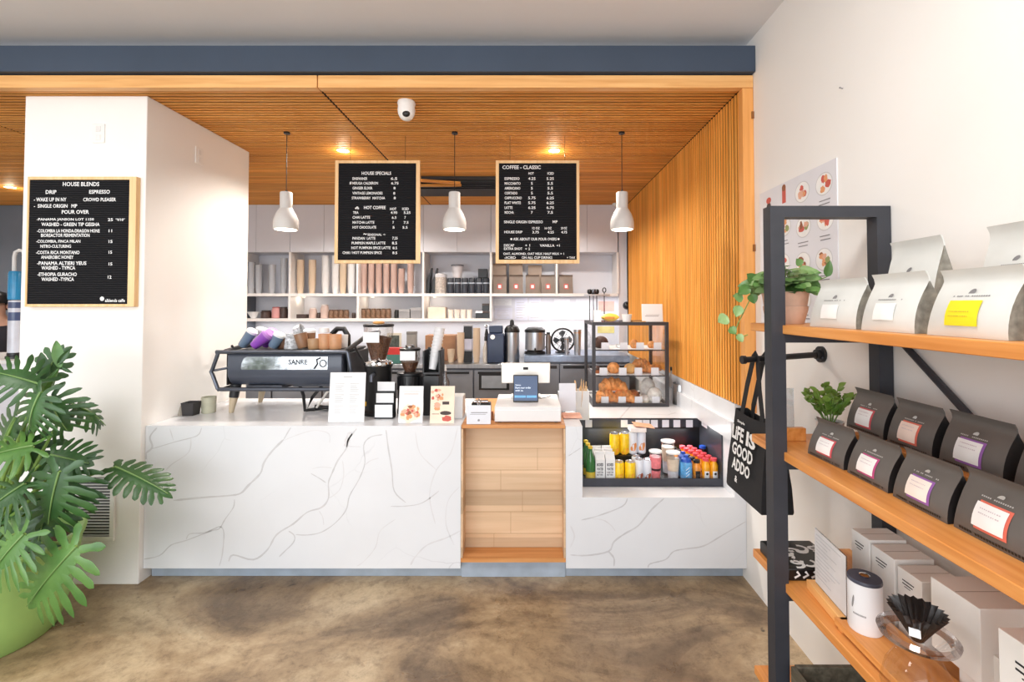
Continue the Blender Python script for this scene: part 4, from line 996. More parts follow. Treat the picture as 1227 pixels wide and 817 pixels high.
# price cards standing in front of every pastry
i = 0
NAMES = [('bottom tier', 0, (262, 382, 497, 618), 22), ('middle tier', 1, (251, 387, 497, 613), 22), ('top tier', 2, (265, 397, 510, 632), 20)]
for (nm, k, xs, wd) in NAMES:
    for j, x in enumerate(xs):
        q = put(x, k, -0.045); q.y = YCs + 0.035 if k == 0 else YCs + 0.026
        q = Vector((at(680 + x / 5.835, 450, q.y).x, q.y, TIER[k] - 0.003 if k else TIER[k]))
        hh = 0.062 if k < 2 else 0.058
        o = MB().add([(-0.030, 0, 0), (0.030, 0, 0), (0.030, 0.006, hh), (-0.030, 0.006, hh), (-0.030, 0.014, 0), (0.030, 0.014, 0)], [(0, 1, 2, 3), (3, 2, 5, 4)]).build('price_card', PRICE, None, q, smooth=0)
        tag(o, 'white price card, %s from the left on the %s of the pastry case' % (ORD[j], nm), 'price card', 'price cards in the pastry case')
# ---- on top of the case
q = at(714, 384, YCs + 0.10); z0 = ZTOP
def top_pt(px, dy): return Vector((at(px, 384, YCs + dy).x, YCs + dy, ZTOP))
ctop = MB().box(-w / 2 + bt, w / 2 - bt, bt, D - bt, hC - 0.0095, hC - 0.0005); ctop.build('lid_panel', GLASSC, CASE, smooth=0)
t = thing('white_card', 'small white card standing on the pastry case left of the yellow bag', 'card', top_pt(716, 0.06))
zz = at(716, 371.5, YCs + 0.06).z - ZTOP
MB().box(-0.03, 0.03, 0, 0.003, 0, zz, TR(rx=-0.1)).build('card', PAPER, t); MB().box(-0.02, 0.02, 0.002, 0.03, 0, 0.004).build('foot', PAPER, t)
t = thing('snack_bag', 'yellow snack bag lying on top of the pastry case', 'bag', top_pt(731, 0.16))
def snack(u, v):
    x = (u - 0.5) * 0.15; e = sin(pi * u) ** 0.5 if 0 < u < 1 else 0
    a = 2 * pi * v; return (x, 0.045 * cos(a) * (0.7 + 0.3 * e), 0.035 + 0.034 * sin(a) * e)
MB().grid(snack, 12, 14).build('bag_body', mat('yellow_foil', (236, 196, 84), 0.35, var=0.14, scale=16), t, smooth=60)
m = MB(); m.box(-0.05, 0.03, -0.0, 0.002, -0.02, 0.0, TR(0, -0.046, 0.04)); m.build('stripe', mat('snack_label', (214, 140, 60), 0.5), t)
t = thing('white_pot', 'small white pot on top of the pastry case', 'pot', top_pt(751, 0.10))
zz = at(751, 376.5, YCs + 0.1).z - ZTOP
MB().lathe([(0.032, 0), (0.043, zz), (0.039, zz), (0.028, 0.004)], n=20).build('pot_body', WL, t)
t = thing('framed_sign', 'white sign board leaning back on the pastry case', 'sign', top_pt(782, 0.10))
zz = at(782, 364, YCs + 0.1).z - ZTOP
ww = wpx(25, YCs + 0.1)
MB().box(-ww / 2, ww / 2, 0, 0.006, 0, zz, TR(rx=-0.12)).build('board', PAPER, t, bevel=0.001)
m = MB(); m.box(-ww * .35, ww * .3, -0.0006, 0, zz * .30, zz * .33, TR(rx=-0.12)); m.box(-ww * .3, ww * .34, -0.0006, 0, zz * .38, zz * .40, TR(rx=-0.12)); m.build('print', INKG, t, smooth=0)
MB().prism([(0.0, 0.0), (0.06, 0.0), (0.015, zz * .7)], -0.01, 0.01, Matrix(((0, 0, 1, 0), (1, 0, 0, 0.004), (0, 1, 0, 0), (0, 0, 0, 1)))).build('easel', PAPER, t)
t = thing('wooden_tongs', 'short wooden tongs lying by the white sign on the case', 'tongs', top_pt(766, 0.08))
for s in (-1, 1): MB().box(-0.05, 0.05, s * 0.008 - 0.004, s * 0.008 + 0.004, 0, 0.006, TR(rz=s * 0.06)).build('arm', mat('tongs_wood', (222, 166, 96), 0.6), t)

# ---- steel utensil cup and small bottle by the slatted wall
q = atz(816, 484, ZW)
t = thing('utensil_cup', 'ribbed steel cup with a black pen right of the pastry case', 'cup', q)
r = wpx(10, q.y); hh = at(816, 459, q.y).z - ZW
pr = [(r * 0.95, 0)]
for k in range(9): z = hh * (k + 0.3) / 9; pr += [(r, z), (r * 0.965, z + hh * 0.03)]
pr += [(r, hh), (r - 0.003, hh), (r - 0.006, 0.006)]
MB().lathe(pr, n=24).build('cup_body', STEEL, t)
q2 = q
t2 = thing('marker_pen', 'black pen standing in the ribbed steel cup', 'pen', (q.x + 0.03, q.y, ZW + 0.01), rot=(0, 0.28, 0))
MB().cyl((0, 0, 0), (0, 0, hh + 0.06), 0.008).build('barrel', BLACKP, t2); MB().cyl((0, 0, hh + 0.0601), (0, 0, hh + 0.10), 0.0085).build('cap', INK, t2)
q = atz(806, 480, ZW); q = Vector((at(805, 470, YCs + 0.30).x, YCs + 0.30, ZW))
t = thing('tall_bottle', 'slim grey bottle with black cap tucked behind the pastry case', 'bottle', q)
hh = at(805, 440, q.y).z - ZW
MB().lathe([(0.028, 0), (0.03, 0.01), (0.03, hh * .6), (0.012, hh * .78), (0.012, hh * .9)], n=16).build('bottle_body', mat('bottle_grey', (170, 160, 152), 0.4), t)
MB().lathe([(0.014, hh * .9), (0.014, hh), (0.01, hh + .004)], n=14).build('cap', BLACKP, t)

# ================================================================== drinks cooler
COOL = mat('cooler_black', (20, 20, 21), 0.35, var=0.08); COOLS = mat('cooler_grey', (62, 64, 72), 0.35, metal=0.3, var=0.06)
ZSf = at(780, 577, YW0 + 0.02).z      # shelf the drinks stand on
t = thing('drinks_cooler', 'open black chilled display sunk in the marble counter and full of drinks', 'drinks cooler', ((XW0 + XW1) / 2, YW0, ZL))
o = Vector(t.location)
def cadd(m, name, ms, **k):
    m.v = [v - o for v in m.v]; return m.build(name, ms, t, **k)
XA, XB = XW0 + 0.004, XW1 + 0.003
cadd(MB().box(XA, XB, YW0, YW1 - 0.012, ZL + 0.001, ZSf), 'deck', COOL)
cadd(MB().box(XA, XB, YW1 - 0.012, YW1 - 0.001, ZL + 0.001, ZW + 0.004), 'back_panel', COOL)
cadd(MB().box(XB - 0.008, XB, YW0, YW1 - 0.012, ZSf + 0.0005, ZW + 0.004), 'side_panel', COOLS)
cadd(MB().box(XA, XA + 0.006, YW0 + 0.20, YW1 - 0.012, ZSf + 0.0005, ZW + 0.004), 'side_panel', COOL)
zt_ = at(780, 511.5, YW1 - 0.02).z; ZRAIL = zt_; YRAIL = YW1 - .03; XMID = (XA + XB) / 2; XLEN = XB - XA - .05
cadd(MB().box(XA + 0.007, XB - 0.009, YW1 - 0.020, YW1 - 0.0125, zt_, ZW + 0.002), 'price_rail', COOLS)
zr_ = at(780, 574, YW0).z
cadd(MB().box(XA, XB, YW0 - 0.0015, YW0 + 0.004, ZL + 0.0006, zr_ + 0.004), 'front_rail', COOLS)
cadd(MB().box(XA + 0.002, XB - 0.010, YW0 + 0.0045, YW0 + 0.0075, ZSf + 0.0006, ZSf + 0.05), 'front_glass', GLASSC)
# raised step at the back
ZS2 = ZSf + 0.115; YS2 = YW0 + 0.17
cadd(MB().box(XA + 0.03, XA + 0.43, YS2, YW1 - 0.021, ZSf + 0.0006, ZS2), 'rear_step', COOL)
m_blue = None
# price tags
for j, px in enumerate((702, 748, 765.5, 774.3, 784, 797.5, 811, 826)):
    q = at(px, 508, YW1 - 0.0215); tg = MB().box(-0.024, 0.024, -0.001, 0.0, -0.026, 0.026).build('price_tag', PRICE, None, (q.x + (0.02 if j == 0 else 0), q.y, at(px, 507.5, q.y).z), smooth=0)
    tag(tg, 'white price tag, %s from the left on the black rail above the drinks' % ORD[j], 'price tag', 'price tags on the cooler rail')
q = atx(844, 509, XB - 0.0085)
tag(MB().box(-0.001, 0, -0.05, 0.05, -0.014, 0.014).build('price_tag', PRICE, None, q, smooth=0), 'white price tag on the right inner side of the cooler', 'price tag')
# --- drinks
def px_x(px, py, Y): return at(px, py, Y).x
GREENB = mat('green_glass_bottle', (52, 118, 58), 0.12, var=0.1, coat=0.4); YLAB = mat('yellow_label', (226, 196, 60), 0.5, var=0.1)
YF1 = YW0 + 0.055
gb = None
for j, (px, dy, lab) in enumerate(((707.5, 0.0, 'front green glass bottle with yellow label at the left of the cooler'), (704.5, 0.068, 'green glass bottle behind the front one at the left of the cooler'), (702, 0.135, 'rearmost green glass bottle at the left of the cooler'))):
    loc = (px_x(px, 560, YF1 + dy), YF1 + dy, ZSf + 0.0006)
    if gb is None:
        gb = thing('green_bottle', lab, 'bottle', loc, group='green bottles in the cooler')
        MB().lathe([(0.027, 0), (0.030, 0.006), (0.030, 0.115), (0.024, 0.145), (0.0125, 0.17), (0.0125, 0.198)], n=20).build('bottle_body', GREENB, gb)
        MB().lathe([(0.0305, 0.012), (0.0306, 0.055)], n=20, cap=False).build('label', YLAB, gb)
        MB().lathe([(0.014, 0.198), (0.015, 0.203), (0.015, 0.212), (0.01, 0.214)], n=14).build('cap', YLAB, gb)
    else: copy_tree(gb, lab, loc)
ct = None
for r_ in range(3):
    for c_, px in enumerate((718.5, 730.5)):
        Yc = YF1 + r_ * 0.066; loc = (at(px, 560, YF1).x, Yc, ZSf + 0.0006)
        lab = 'white gable carton, %s row %s column of the cartons in the cooler' % (('front', 'middle', 'back')[r_], ('left', 'right')[c_])
        if ct is None:
            ct = thing('milk_carton', lab, 'carton', loc, group='white cartons in the cooler')
            a = 0.0295; h1 = 0.135; h2 = 0.165
            m = MB(); m.box(-a, a, -a, a, 0, h1); m.add([(-a, -a, h1), (a, -a, h1), (a, a, h1), (-a, a, h1), (-a, 0, h2), (a, 0, h2)], [(0, 1, 5, 4), (2, 3, 4, 5), (1, 2, 5), (3, 0, 4)])
            m.build('carton_body', WL, ct, smooth=0)
            MB().box(-a, a, -0.0015, 0.0015, h2 - 0.002, h2 + 0.012).build('top_fin', WL, ct)
            m = MB(); MFc = M_front(0, -a - 0.0006, 0)
            for (s, z, hh) in (('BOX', 0.094, 0.02), ('ED', 0.07, 0.018)): m.text('BOXED', MFc, -a * .74, z, a * 1.4, hh, bold=0.05) if s == 'BOX' else None
            m.text('WATER', MFc, -a * .74, 0.068, a * 1.4, 0.018, bold=0.04); m.text('IS BETTER', MFc, -a * .74, 0.050, a * 1.4, 0.012, bold=0.03); m.text('BETTER', MFc, -a * .74, 0.036, a * 1.3, 0.010, bold=0.03)
            m.build('lettering', mat('carton_ink', (92, 92, 98), 0.7), ct, smooth=0)
        else: copy_tree(ct, lab, loc)
YCAN = mat('yellow_can', (246, 202, 24), 0.3, var=0.08, scale=30); ORB = mat('can_orange_band', (238, 168, 40), 0.3, var=0.1); ALU = mat('aluminium', (206, 208, 212), 0.25, metal=0.9, var=0.03)
CANS = {}
def can(kind, label, loc, r, h, body, band, bz, group):
    if kind in CANS: return copy_tree(CANS[kind], label, loc)
    t = thing('drink_can', label, 'can', loc, group=group)
    MB().lathe([(r * 0.8, 0), (r, 0.008), (r, h - 0.016), (r * 0.84, h - 0.004)], n=20).build('can_body', body, t)
    MB().lathe([(r * 0.86, h - 0.0042), (r * 0.86, h), (r * 0.8, h), (r * 0.78, h - 0.003)], n=20).build('can_top', ALU, t)
    if band:
        m = MB()
        for dx, dz, rr in ((0, 0, 1), (0.4, 0.012, .7), (-0.5, -0.01, .6)):
            vs = []
            for k in range(14):
                a = 2 * pi * k / 14; th = -pi / 2 + dx + 0.5 * rr * cos(a); vs.append(((r + .0006) * cos(th), (r + .0006) * sin(th), bz[0] + dz + (bz[1] - bz[0]) / 2 * rr * sin(a)))
            m.add(vs, [tuple(range(14))])
        m.build('printed_fruit', band, t)
    CANS[kind] = t; return t
z1 = ZSf + 0.0006
can('y', 'short yellow can at the left of the front row of cans', (px_x(741.5, 565, YF1), YF1, z1), 0.034, 0.118, YCAN, ORB, (0.03, 0.05), 'yellow cans in the cooler')
can('y', 'short yellow can at the right of the front yellow pair', (px_x(755.0, 565, YF1), YF1, z1), 0.034, 0.118, YCAN, ORB, (0.03, 0.05), None)
YR2 = YS2 + 0.045
can('y2', 'tall yellow can on the rear step behind the cartons', (px_x(736.5, 540, YR2), YR2, ZS2 + 0.0006), 0.034, 0.14, YCAN, ORB, (0.02, 0.06), 'tall yellow cans on the rear step')
can('y2', 'tall yellow can on the rear step beside the orange cans', (px_x(748.2, 540, YR2 + 0.01), YR2 + 0.01, ZS2 + 0.0006), 0.034, 0.14, YCAN, ORB, (0.02, 0.06), None)
WCAN = mat('white_can', (222, 224, 232), 0.3, var=0.03); ORC = mat('orange_fruit', (232, 150, 84), 0.4, var=0.15); RDB = mat('russet_fruit', (162, 78, 50), 0.4, var=0.15)
can('w', 'slim white can with orange print on the rear step', (px_x(758.5, 540, YR2), YR2, ZS2 + 0.0006), 0.029, 0.15, WCAN, ORC, (0.05, 0.10), 'slim white and orange cans')
can('w', 'slim white can with orange print in the shade of the pink box', (px_x(768.5, 540, YR2 + 0.01), YR2 + 0.01, ZS2 + 0.0006), 0.029, 0.15, WCAN, ORC, (0.05, 0.10), None)
can('r', 'white can with russet fruit beside the yellow front cans', (px_x(766, 565, YF1 + .01), YF1 + .01, z1), 0.028, 0.13, WCAN, RDB, (0.02, 0.06), 'white cans with russet fruit')
can('r', 'white can with russet fruit beside the pink layered cup', (px_x(775.5, 565, YF1 + .01), YF1 + .01, z1), 0.028, 0.13, WCAN, RDB, (0.02, 0.06), None)
can('r', 'white can with russet fruit in the second row of the cooler', (px_x(762, 560, YF1 + .08), YF1 + .08, z1), 0.028, 0.13, WCAN, RDB, (0.02, 0.06), None)
# salmon cardboard boxes on the slim cans
q = at(762, 524, YR2); zb2 = ZS2 + 0.1525
t = thing('card_box', 'white and salmon card tray lying on the slim cans', 'box', (px_x(764, 524, YR2), YR2 + 0.01, zb2))
MB().box(-0.055, 0.05, -0.05, 0.05, 0, 0.03).build('tray', mat('tray_white', (240, 230, 224), 0.6), t, bevel=0.003)
MB().box(-0.04, 0.09, -0.06, 0.05, 0.031, 0.035, TR(0.01, 0, 0.008, ry=0.12)).build('lid', mat('salmon_card', (232, 176, 144), 0.65, var=0.04), t)
# layered cups
CL = glassmat('cup_plastic', (252, 252, 252), fac=0.05, rough=0.08)
def drinkcup(label, px, Y, h, layers, r=0.038):
    t = thing('layered_cup', label, 'cup', (px_x(px, 560, Y), Y, z1))
    zt0 = max(q_[1] for q_ in layers); MB().lathe([(r * (.72 + .28 * zt0), zt0 * h + .001), (r, h)], n=22, cap=False).build('cup_wall', CL, t)
    for k, (za, zb__, mm) in enumerate(layers):
        f = lambda z: (r * 0.72 + (r - r * 0.72) * z) * 1.0
        MB().lathe([(f(za), za * h + 0.001), (f(zb__), zb__ * h)], n=22).build('filling', mm, t)
    MB().lathe([(r * 1.02, h), (r * 1.06, h + 0.003), (r * 1.04, h + 0.010), (r * 0.9, h + 0.012), (r * 0.85, h + 0.008)], n=22).build('lid', WL, t)
    return t
PNK = mat('pink_cream', (226, 122, 128), 0.5, var=0.14, scale=30); DRK = mat('dark_jam', (66, 30, 34), 0.4, var=0.2); BEI = mat('beige_cream', (214, 196, 174), 0.5, var=0.08, scale=24); GRYC = mat('grey_pudding', (200, 200, 206), 0.5, var=0.1, scale=30)
drinkcup('tall clear cup layered pink and dark red in the front row', 785.5, YF1 + 0.01, 0.172, [(0.02, 0.34, PNK), (0.345, 0.42, DRK), (0.425, 0.84, PNK)], 0.039)
drinkcup('tall cream layered cup in front of the other cream cup', 806.5, YF1 + 0.01, 0.165, [(0.02, 0.34, GRYC), (0.345, 0.80, BEI)], 0.042)
drinkcup('white lidded cream cup standing behind the front cream cup', 800.5, YF1 + 0.12, 0.205, [(0.02, 0.4, GRYC), (0.405, 0.85, BEI)], 0.044)
bl = None; BLU = mat('blue_bottle', (96, 166, 220), 0.25, var=0.18, scale=40); BLC = mat('blue_cap', (30, 84, 190), 0.4)
for j, (px, dy, lab) in enumerate(((822, 0.0, 'front light blue bottle with dark blue cap'), (818.5, 0.07, 'light blue bottle behind the front blue one'))):
    loc = (px_x(px, 560, YF1 + dy), YF1 + dy, z1)
    if bl is None:
        bl = thing('blue_bottle', lab, 'bottle', loc, group='blue bottles in the cooler')
        MB().lathe([(0.034, 0), (0.038, 0.008), (0.038, 0.10), (0.036, 0.112), (0.026, 0.124)], n=22).build('bottle_body', BLU, bl)
        MB().lathe([(0.033, 0.116), (0.030, 0.132), (0.014, 0.142), (0.014, 0.155), (0.010, 0.157)], n=22).build('cap', BLC, bl)
        m = MB()
        for k in range(3): m.tube([(0.0386 * cos(-1.9 + .12 * i), 0.0386 * sin(-1.9 + .12 * i), 0.03 + 0.02 * k + 0.004 * i) for i in range(6)], 0.0016, 5)
        m.build('printed_wave', mat('wave_white', (226, 236, 244), 0.4), bl)
    else: copy_tree(bl, lab, loc)
# juice bottles : three rows running back
OJ = mat('orange_juice', (250, 172, 30), 0.25, var=0.08, scale=20); OJ2 = mat('carrot_juice', (236, 148, 50), 0.25, var=0.1, scale=20); REDC = mat('red_cap', (226, 78, 88), 0.45)
jb = {}
for row, (px, capm, juice, nm, xw) in enumerate(((835.5, BLACKP, OJ2, 'black capped juice bottle', 'left'), (846, REDC, OJ, 'red capped orange juice bottle', 'middle'), (855.8, REDC, OJ, 'red capped orange juice bottle', 'right'))):
    for k in range(6):
        Y = YF1 + (0.005 if row else 0.01) + k * 0.0525; X = px_x(px, 560, YF1)
        lab = '%s, %s from the front in the %s row of juices' % (nm, ORD[k], xw)
        loc = (X - k * 0.0125, Y, z1)
        if row not in jb:
            t = thing('juice_bottle', lab, 'bottle', loc, group='%s row of juice bottles' % xw)
            hj = 0.105 if row == 0 else 0.118; r = 0.0255
            MB().lathe([(r * 0.94, 0), (r, 0.005), (r, hj * 0.78), (r * 0.62, hj * 0.95), (r * 0.62, hj)], n=18).build('bottle_body', juice, t)
            MB().lathe([(r * 0.76, hj), (r * 0.78, hj + 0.003), (r * 0.78, hj + 0.016), (r * 0.7, hj + 0.018)], n=18).build('cap', capm, t)
            m = MB(); n = 7
            vs = [((r + .0005) * cos(-pi / 2 + .62 * (i / (n - 1) * 2 - 1)), (r + .0005) * sin(-pi / 2 + .62 * (i / (n - 1) * 2 - 1)), z) for z in (0.012, 0.058) for i in range(n)]
            m.add(vs, [(i, i + 1, n + i + 1, n + i) for i in range(n - 1)]); lb = m.build('label', PAPER if row else BLACKP, t)
            if row: MB().disc((0, 0.042, 0), 0.008, M=M_front(0, -r - 0.0009, 0)).build('emblem', INK, lb)
            jb[row] = t
        else: copy_tree(jb[row], lab, loc)
q = (px_x(862, 545, YF1 + 0.16), YF1 + 0.21, z1)
t = thing('blue_tub', 'blue lidded tub at the far right of the cooler', 'tub', (XB - 0.032, YF1 + 0.20, z1)); 
MB().lathe([(0.018, 0), (0.020, 0.14)], n=18).build('tub_body', PLASTICCLEAR, t); MB().lathe([(0.022, 0.14), (0.022, 0.155), (0.016, 0.158)], n=18).build('lid', BLC, t)
# ================================================================== back wall: shelving, worktop, appliances
YK = 6.128                     # backsplash wall face
def bx(px): return at(px, 340, YB).x
def bz(py): return at(520, py, YB).z
zD0 = bz(302); zS1t, zS1b = bz(351.5), bz(354.8); zS2t, zS2b = bz(381.5), bz(385)
UP = [296, 347, 428, 507, 588, 667, 740.5]
xl0 = -3.55
SHELFM = mat('shelf_white', (226, 222, 220), 0.45, var=0.015)
# upper cabinets: one unit per bay, each with two doors
bays = [(xl0, bx(347)), (bx(347), bx(428)), (bx(428), bx(507)), (bx(507), bx(588)), (bx(588), bx(667)), (bx(667), bx(740.5))]
bn = ['far left', 'second from left', 'third from left', 'fourth from left', 'fifth from left', 'far right']
for (xa, xb), nm in zip(bays, bn):
    t = thing('wall_cabinet', 'white upper cabinet with two plain doors, %s above the back shelves' % nm, 'cabinet', ((xa + xb) / 2, YB, zD0), group='white upper cabinets')
    ww = (xb - xa) / 2 - 0.001
    MB().box(-ww, ww, 0.02, YK - YB - 0.002, 0, ZS - zD0 - 0.002).build('carcass', LAM, t)
    xm = bx(306) - (xa + xb) / 2 if nm == 'far left' else 0
    MB().box(-ww + 0.0015, xm - 0.002, 0, 0.0195, 0.002, ZS - zD0 - 0.004).build('door', LAM, t)
    MB().box(xm + 0.002, ww - 0.0015, 0, 0.0195, 0.002, ZS - zD0 - 0.004).build('door', LAM, t)
# open shelving under the cabinets
t = thing('wall_shelf', 'white open shelving unit under the upper cabinets on the back wall', 'shelf', (0, YB, zS2b))
def sadd(m, name, ms=SHELFM, **k):
    m.v = [v - Vector((0, YB, zS2b)) for v in m.v]; return m.build(name, ms, t, **k)
xR = bx(740.5); xM = bx(589)
sadd(MB().box(xl0, xR, YB, YK - 0.001, zS1b, zS1t), 'upper_shelf'); sadd(MB().box(xl0, xM, YB, YK - 0.001, zS2b, zS2t), 'lower_shelf')
for i, px in enumerate(UP):
    x = bx(px) if i else xl0 + 0.01
    sadd(MB().box(x - 0.012, x + 0.012, YB + 0.001, YK - 0.001, zS1t + 0.0005, zD0 - 0.0005), 'upright')
for px in (347, 429):
    x = bx(px); sadd(MB().box(x - 0.014, x + 0.014, YB + 0.001, YK - 0.001, zS2t + 0.0005, zS1b - 0.0005), 'upright')
for px in (507, 588):
    x = bx(px); sadd(MB().box(x - 0.012, x + 0.012, YB + 0.001, YK - 0.001, zS2t + 0.0005, zS1b - 0.0005), 'upright')
# side filler panel between shelving and slats
struct(MB().box(xR + 0.014, SX - 0.003, YB + 0.02, YB + 0.06, 0, ZS - 0.002).build('wall_filler', LAM, smooth=0))
# little under-shelf lights (the warm hot spots in the lower row)
SHL = []
UL = mat('shelf_lamp', (255, 240, 214), emit=(255, 226, 180), estr=10)
for j, px in enumerate((352, 402 + 35, 514)):
    x = bx(px + 3); 
    q = (x, YB + 0.20, zS1b - 0.0005); SHL.append(q)
    t = thing('shelf_light', 'tiny puck light under the upper shelf, %s from the left' % ORD[j], 'light', q)
    MB().lathe([(0.022, -0.010), (0.024, 0.0)], n=16, cap=True).build('housing', WHITE, t); MB().disc((0, 0, -0.0105), 0.018).build('diffuser', UL, t)

# ---- stacks of cups on the upper shelf
def cup_mesh(name, m_, r, h, lipm=None):
    return MB().lathe([(r * 0.74, 0), (r, h * 0.985), (r * 1.06, h * 0.985), (r * 1.06, h), (r * 0.97, h), (r * 0.70, 0.004)], n=14).build(name, m_)
protoc = {}
def stack(kind, px, ytop, ybase, zsh, Y, m_, r, h, step, label, group, name='paper_cup', cat='cup'):
    x = at(px, ybase, Y).x; top = at(px, ytop, Y).z; n = max(2, int((top - zsh - h) / step) + 1)
    for k in range(n):
        loc = (x, Y, zsh + 0.0006 + k * step)
        if kind not in protoc:
            o = tag(cup_mesh(name, m_, r, h), label, cat, group); o.location = loc; protoc[kind] = o
        else:
            o = copy_tree(protoc[kind], label, loc, group=group)
ysh = YB + 0.12
CLEARCUP = mat('clear_cup_plastic', (176, 178, 184), 0.25, var=0.05); KR = mat('pink_kraft_cup', (186, 158, 148), 0.75, var=0.04); BG = mat('beige_paper_cup', (206, 184, 160), 0.75, var=0.04); WC = mat('white_paper_cup', (214, 212, 212), 0.7, var=0.02)
for j, (px, yt) in enumerate(((301, 314), (310, 316), (326, 317), (340, 308))):
    stack('clear', px, yt, 350, zS1t, ysh + (0.02 * (j % 2)), CLEARCUP, 0.042, 0.11, 0.017, 'clear plastic cup in the %s stack from the left of the far left bay' % ORD[j], 'clear cups, stack %d of the far left bay' % (j + 1), 'plastic_cup')
for j, (px, yt, mm, kd) in enumerate(((360, 310, BG, 'bg'), (374, 311, BG, 'bg'), (390, 306, WC, 'wc'), (402, 306, WC, 'wc'), (411, 306, BG, 'bg'), (421, 312, WC, 'wc'))):
    stack(kd, px, yt, 350, zS1t, ysh, mm, 0.043 if kd == 'bg' else 0.046, 0.12, 0.018, '%s paper cup in the %s stack from the left of the second bay' % ('beige' if kd == 'bg' else 'white', ORD[j]), '%s cups, stack %d of the second bay' % ('beige' if kd == 'bg' else 'white', j + 1))
for j, (px, yt) in enumerate(((436, 305), (445, 305), (454, 305), (463, 305), (472, 305), (481, 322), (492, 306))):
    stack('kr', px, yt, 350, zS1t, ysh, KR, 0.041, 0.11, 0.017, 'pinkish kraft cup in the %s stack from the left of the third bay' % ORD[j], 'kraft cups, stack %d of the third bay' % (j + 1))
# ---- fourth bay: jar, clear tub, six dark canisters, black pouches, dark box
def shelf_pt(px, zsh, Y): return Vector((at(px, 350, Y).x, Y, zsh + 0.0006))
DKC = mat('dark_canister', (46, 50, 60), 0.4, var=0.1); SILB = mat('grey_label', (176, 184, 196), 0.5)
pr = None
for j, px in enumerate((540, 548.5, 557, 565.5, 574, 582.5)):
    loc = shelf_pt(px, zS1t, ysh); hh = at(px, 333, ysh).z - zS1t
    lab = 'dark canister with pale band, %s from the left in the fourth bay' % ORD[j]
    if pr is None:
        pr = thing('canister', lab, 'canister', loc, group='dark canisters in the fourth bay')
        MB().lathe([(0.040, 0), (0.042, 0.006), (0.042, hh * .92), (0.036, hh)], n=18).build('canister_body', DKC, pr)
        MB().lathe([(0.0424, hh * .62), (0.0424, hh * .70)], n=18, cap=False).build('band', SILB, pr)
    else: copy_tree(pr, lab, loc)
t = thing('storage_jar', 'beige jar with grey lid left of the dark canisters', 'jar', shelf_pt(528, zS1t, ysh))
hh = at(528, 329, ysh).z - zS1t
MB().lathe([(0.066, 0), (0.07, 0.01), (0.07, hh * .85)], n=20).build('jar_body', mat('jar_beige', (186, 176, 168), 0.5, var=0.2, scale=50), t); MB().lathe([(0.072, hh * .851), (0.074, hh), (0.06, hh + .01)], n=20).build('lid', mat('lid_grey', (206, 206, 210), 0.4), t)
zcan = at(548, 333, ysh).z
t = thing('clear_tub', 'clear tub with grey lid on top of the dark canisters', 'tub', (at(548, 333, ysh).x, ysh, zcan + 0.0015))
hh = at(548, 317.5, ysh).z - zcan
MB().lathe([(0.055, 0), (0.068, hh * .9)], n=20).build('tub_body', mat('tub_body', (196, 192, 196), 0.3), t); MB().lathe([(0.08, hh * .9), (0.08, hh)], n=20).build('lid', mat('lid_dark', (96, 96, 104), 0.4), t)
t = thing('dark_box', 'black box lying on the right end of the dark canisters', 'box', (at(579, 333, ysh).x, ysh, zcan + 0.0015)); MB().box(-0.06, 0.055, -0.05, 0.06, 0, 0.11).build('box_body', BLACKP, t, bevel=0.003)
for j, (px, rz) in enumerate(((513.5, 0.1), (520, -0.1))):
    t = thing('black_pouch', 'black pouch leaning at the left of the fourth bay, %s of the two' % ('outer', 'inner')[j], 'pouch', shelf_pt(px, zS1t, ysh + 0.03 + 0.01 * j)); hh = at(px, 321, ysh).z - zS1t
    m = MB(); m.loft([[(-.02, -.05, 0), (.02, -.05, 0), (.02, .05, 0), (-.02, .05, 0)], [(-.018, -.05, hh * .5), (.018, -.05, hh * .5), (.018, .05, hh * .5), (-.018, .05, hh * .5)], [(-.004 + .03, -.045, hh), (.004 + .03, -.045, hh), (.004 + .03, .045, hh), (-.004 + .03, .045, hh)]], M=TR(ry=0.05)); m.build('pouch_body', BLACKP, t, bevel=0.002)
# ---- coffee bags (generic stand-up pouch with crimped top)
BAGT = mat('taupe_bag', (126, 112, 102), 0.6, var=0.06); BAGG = mat('stone_grey_bag', (216, 217, 213), 0.5, var=0.05, scale=6, bump=0.25, bscale=14); BAGD = mat('charcoal_bag', (98, 93, 89), 0.5, var=0.06, scale=7, bump=0.25, bscale=14)
GUSS = mat('gusset_print', (150, 148, 138), 0.6, var=0.2, scale=40); GUSSD = mat('gusset_dark', (40, 38, 38), 0.5)
def pouch_funcs(w, d, h, lean=0.0, fold=0.0, crimp=0.03):
    def hd(t): return d * 0.5 * max(0.05, (1 - t ** 1.9)) if t < 1 else 0.002
    def hwid(t): return w * 0.5 * (1.0 - 0.025 * sin(pi * t) - 0.02 * t)
    def front(u, t):   # u -1..1, t 0..1
        b = 0.010 * (1 - u * u) * sin(pi * min(1, t * 1.1)) * (w / 0.17)
        return Vector((u * hwid(t), -hd(t) - b + lean * t * h + (d * 0.0), t * h))
    return hd, hwid, front
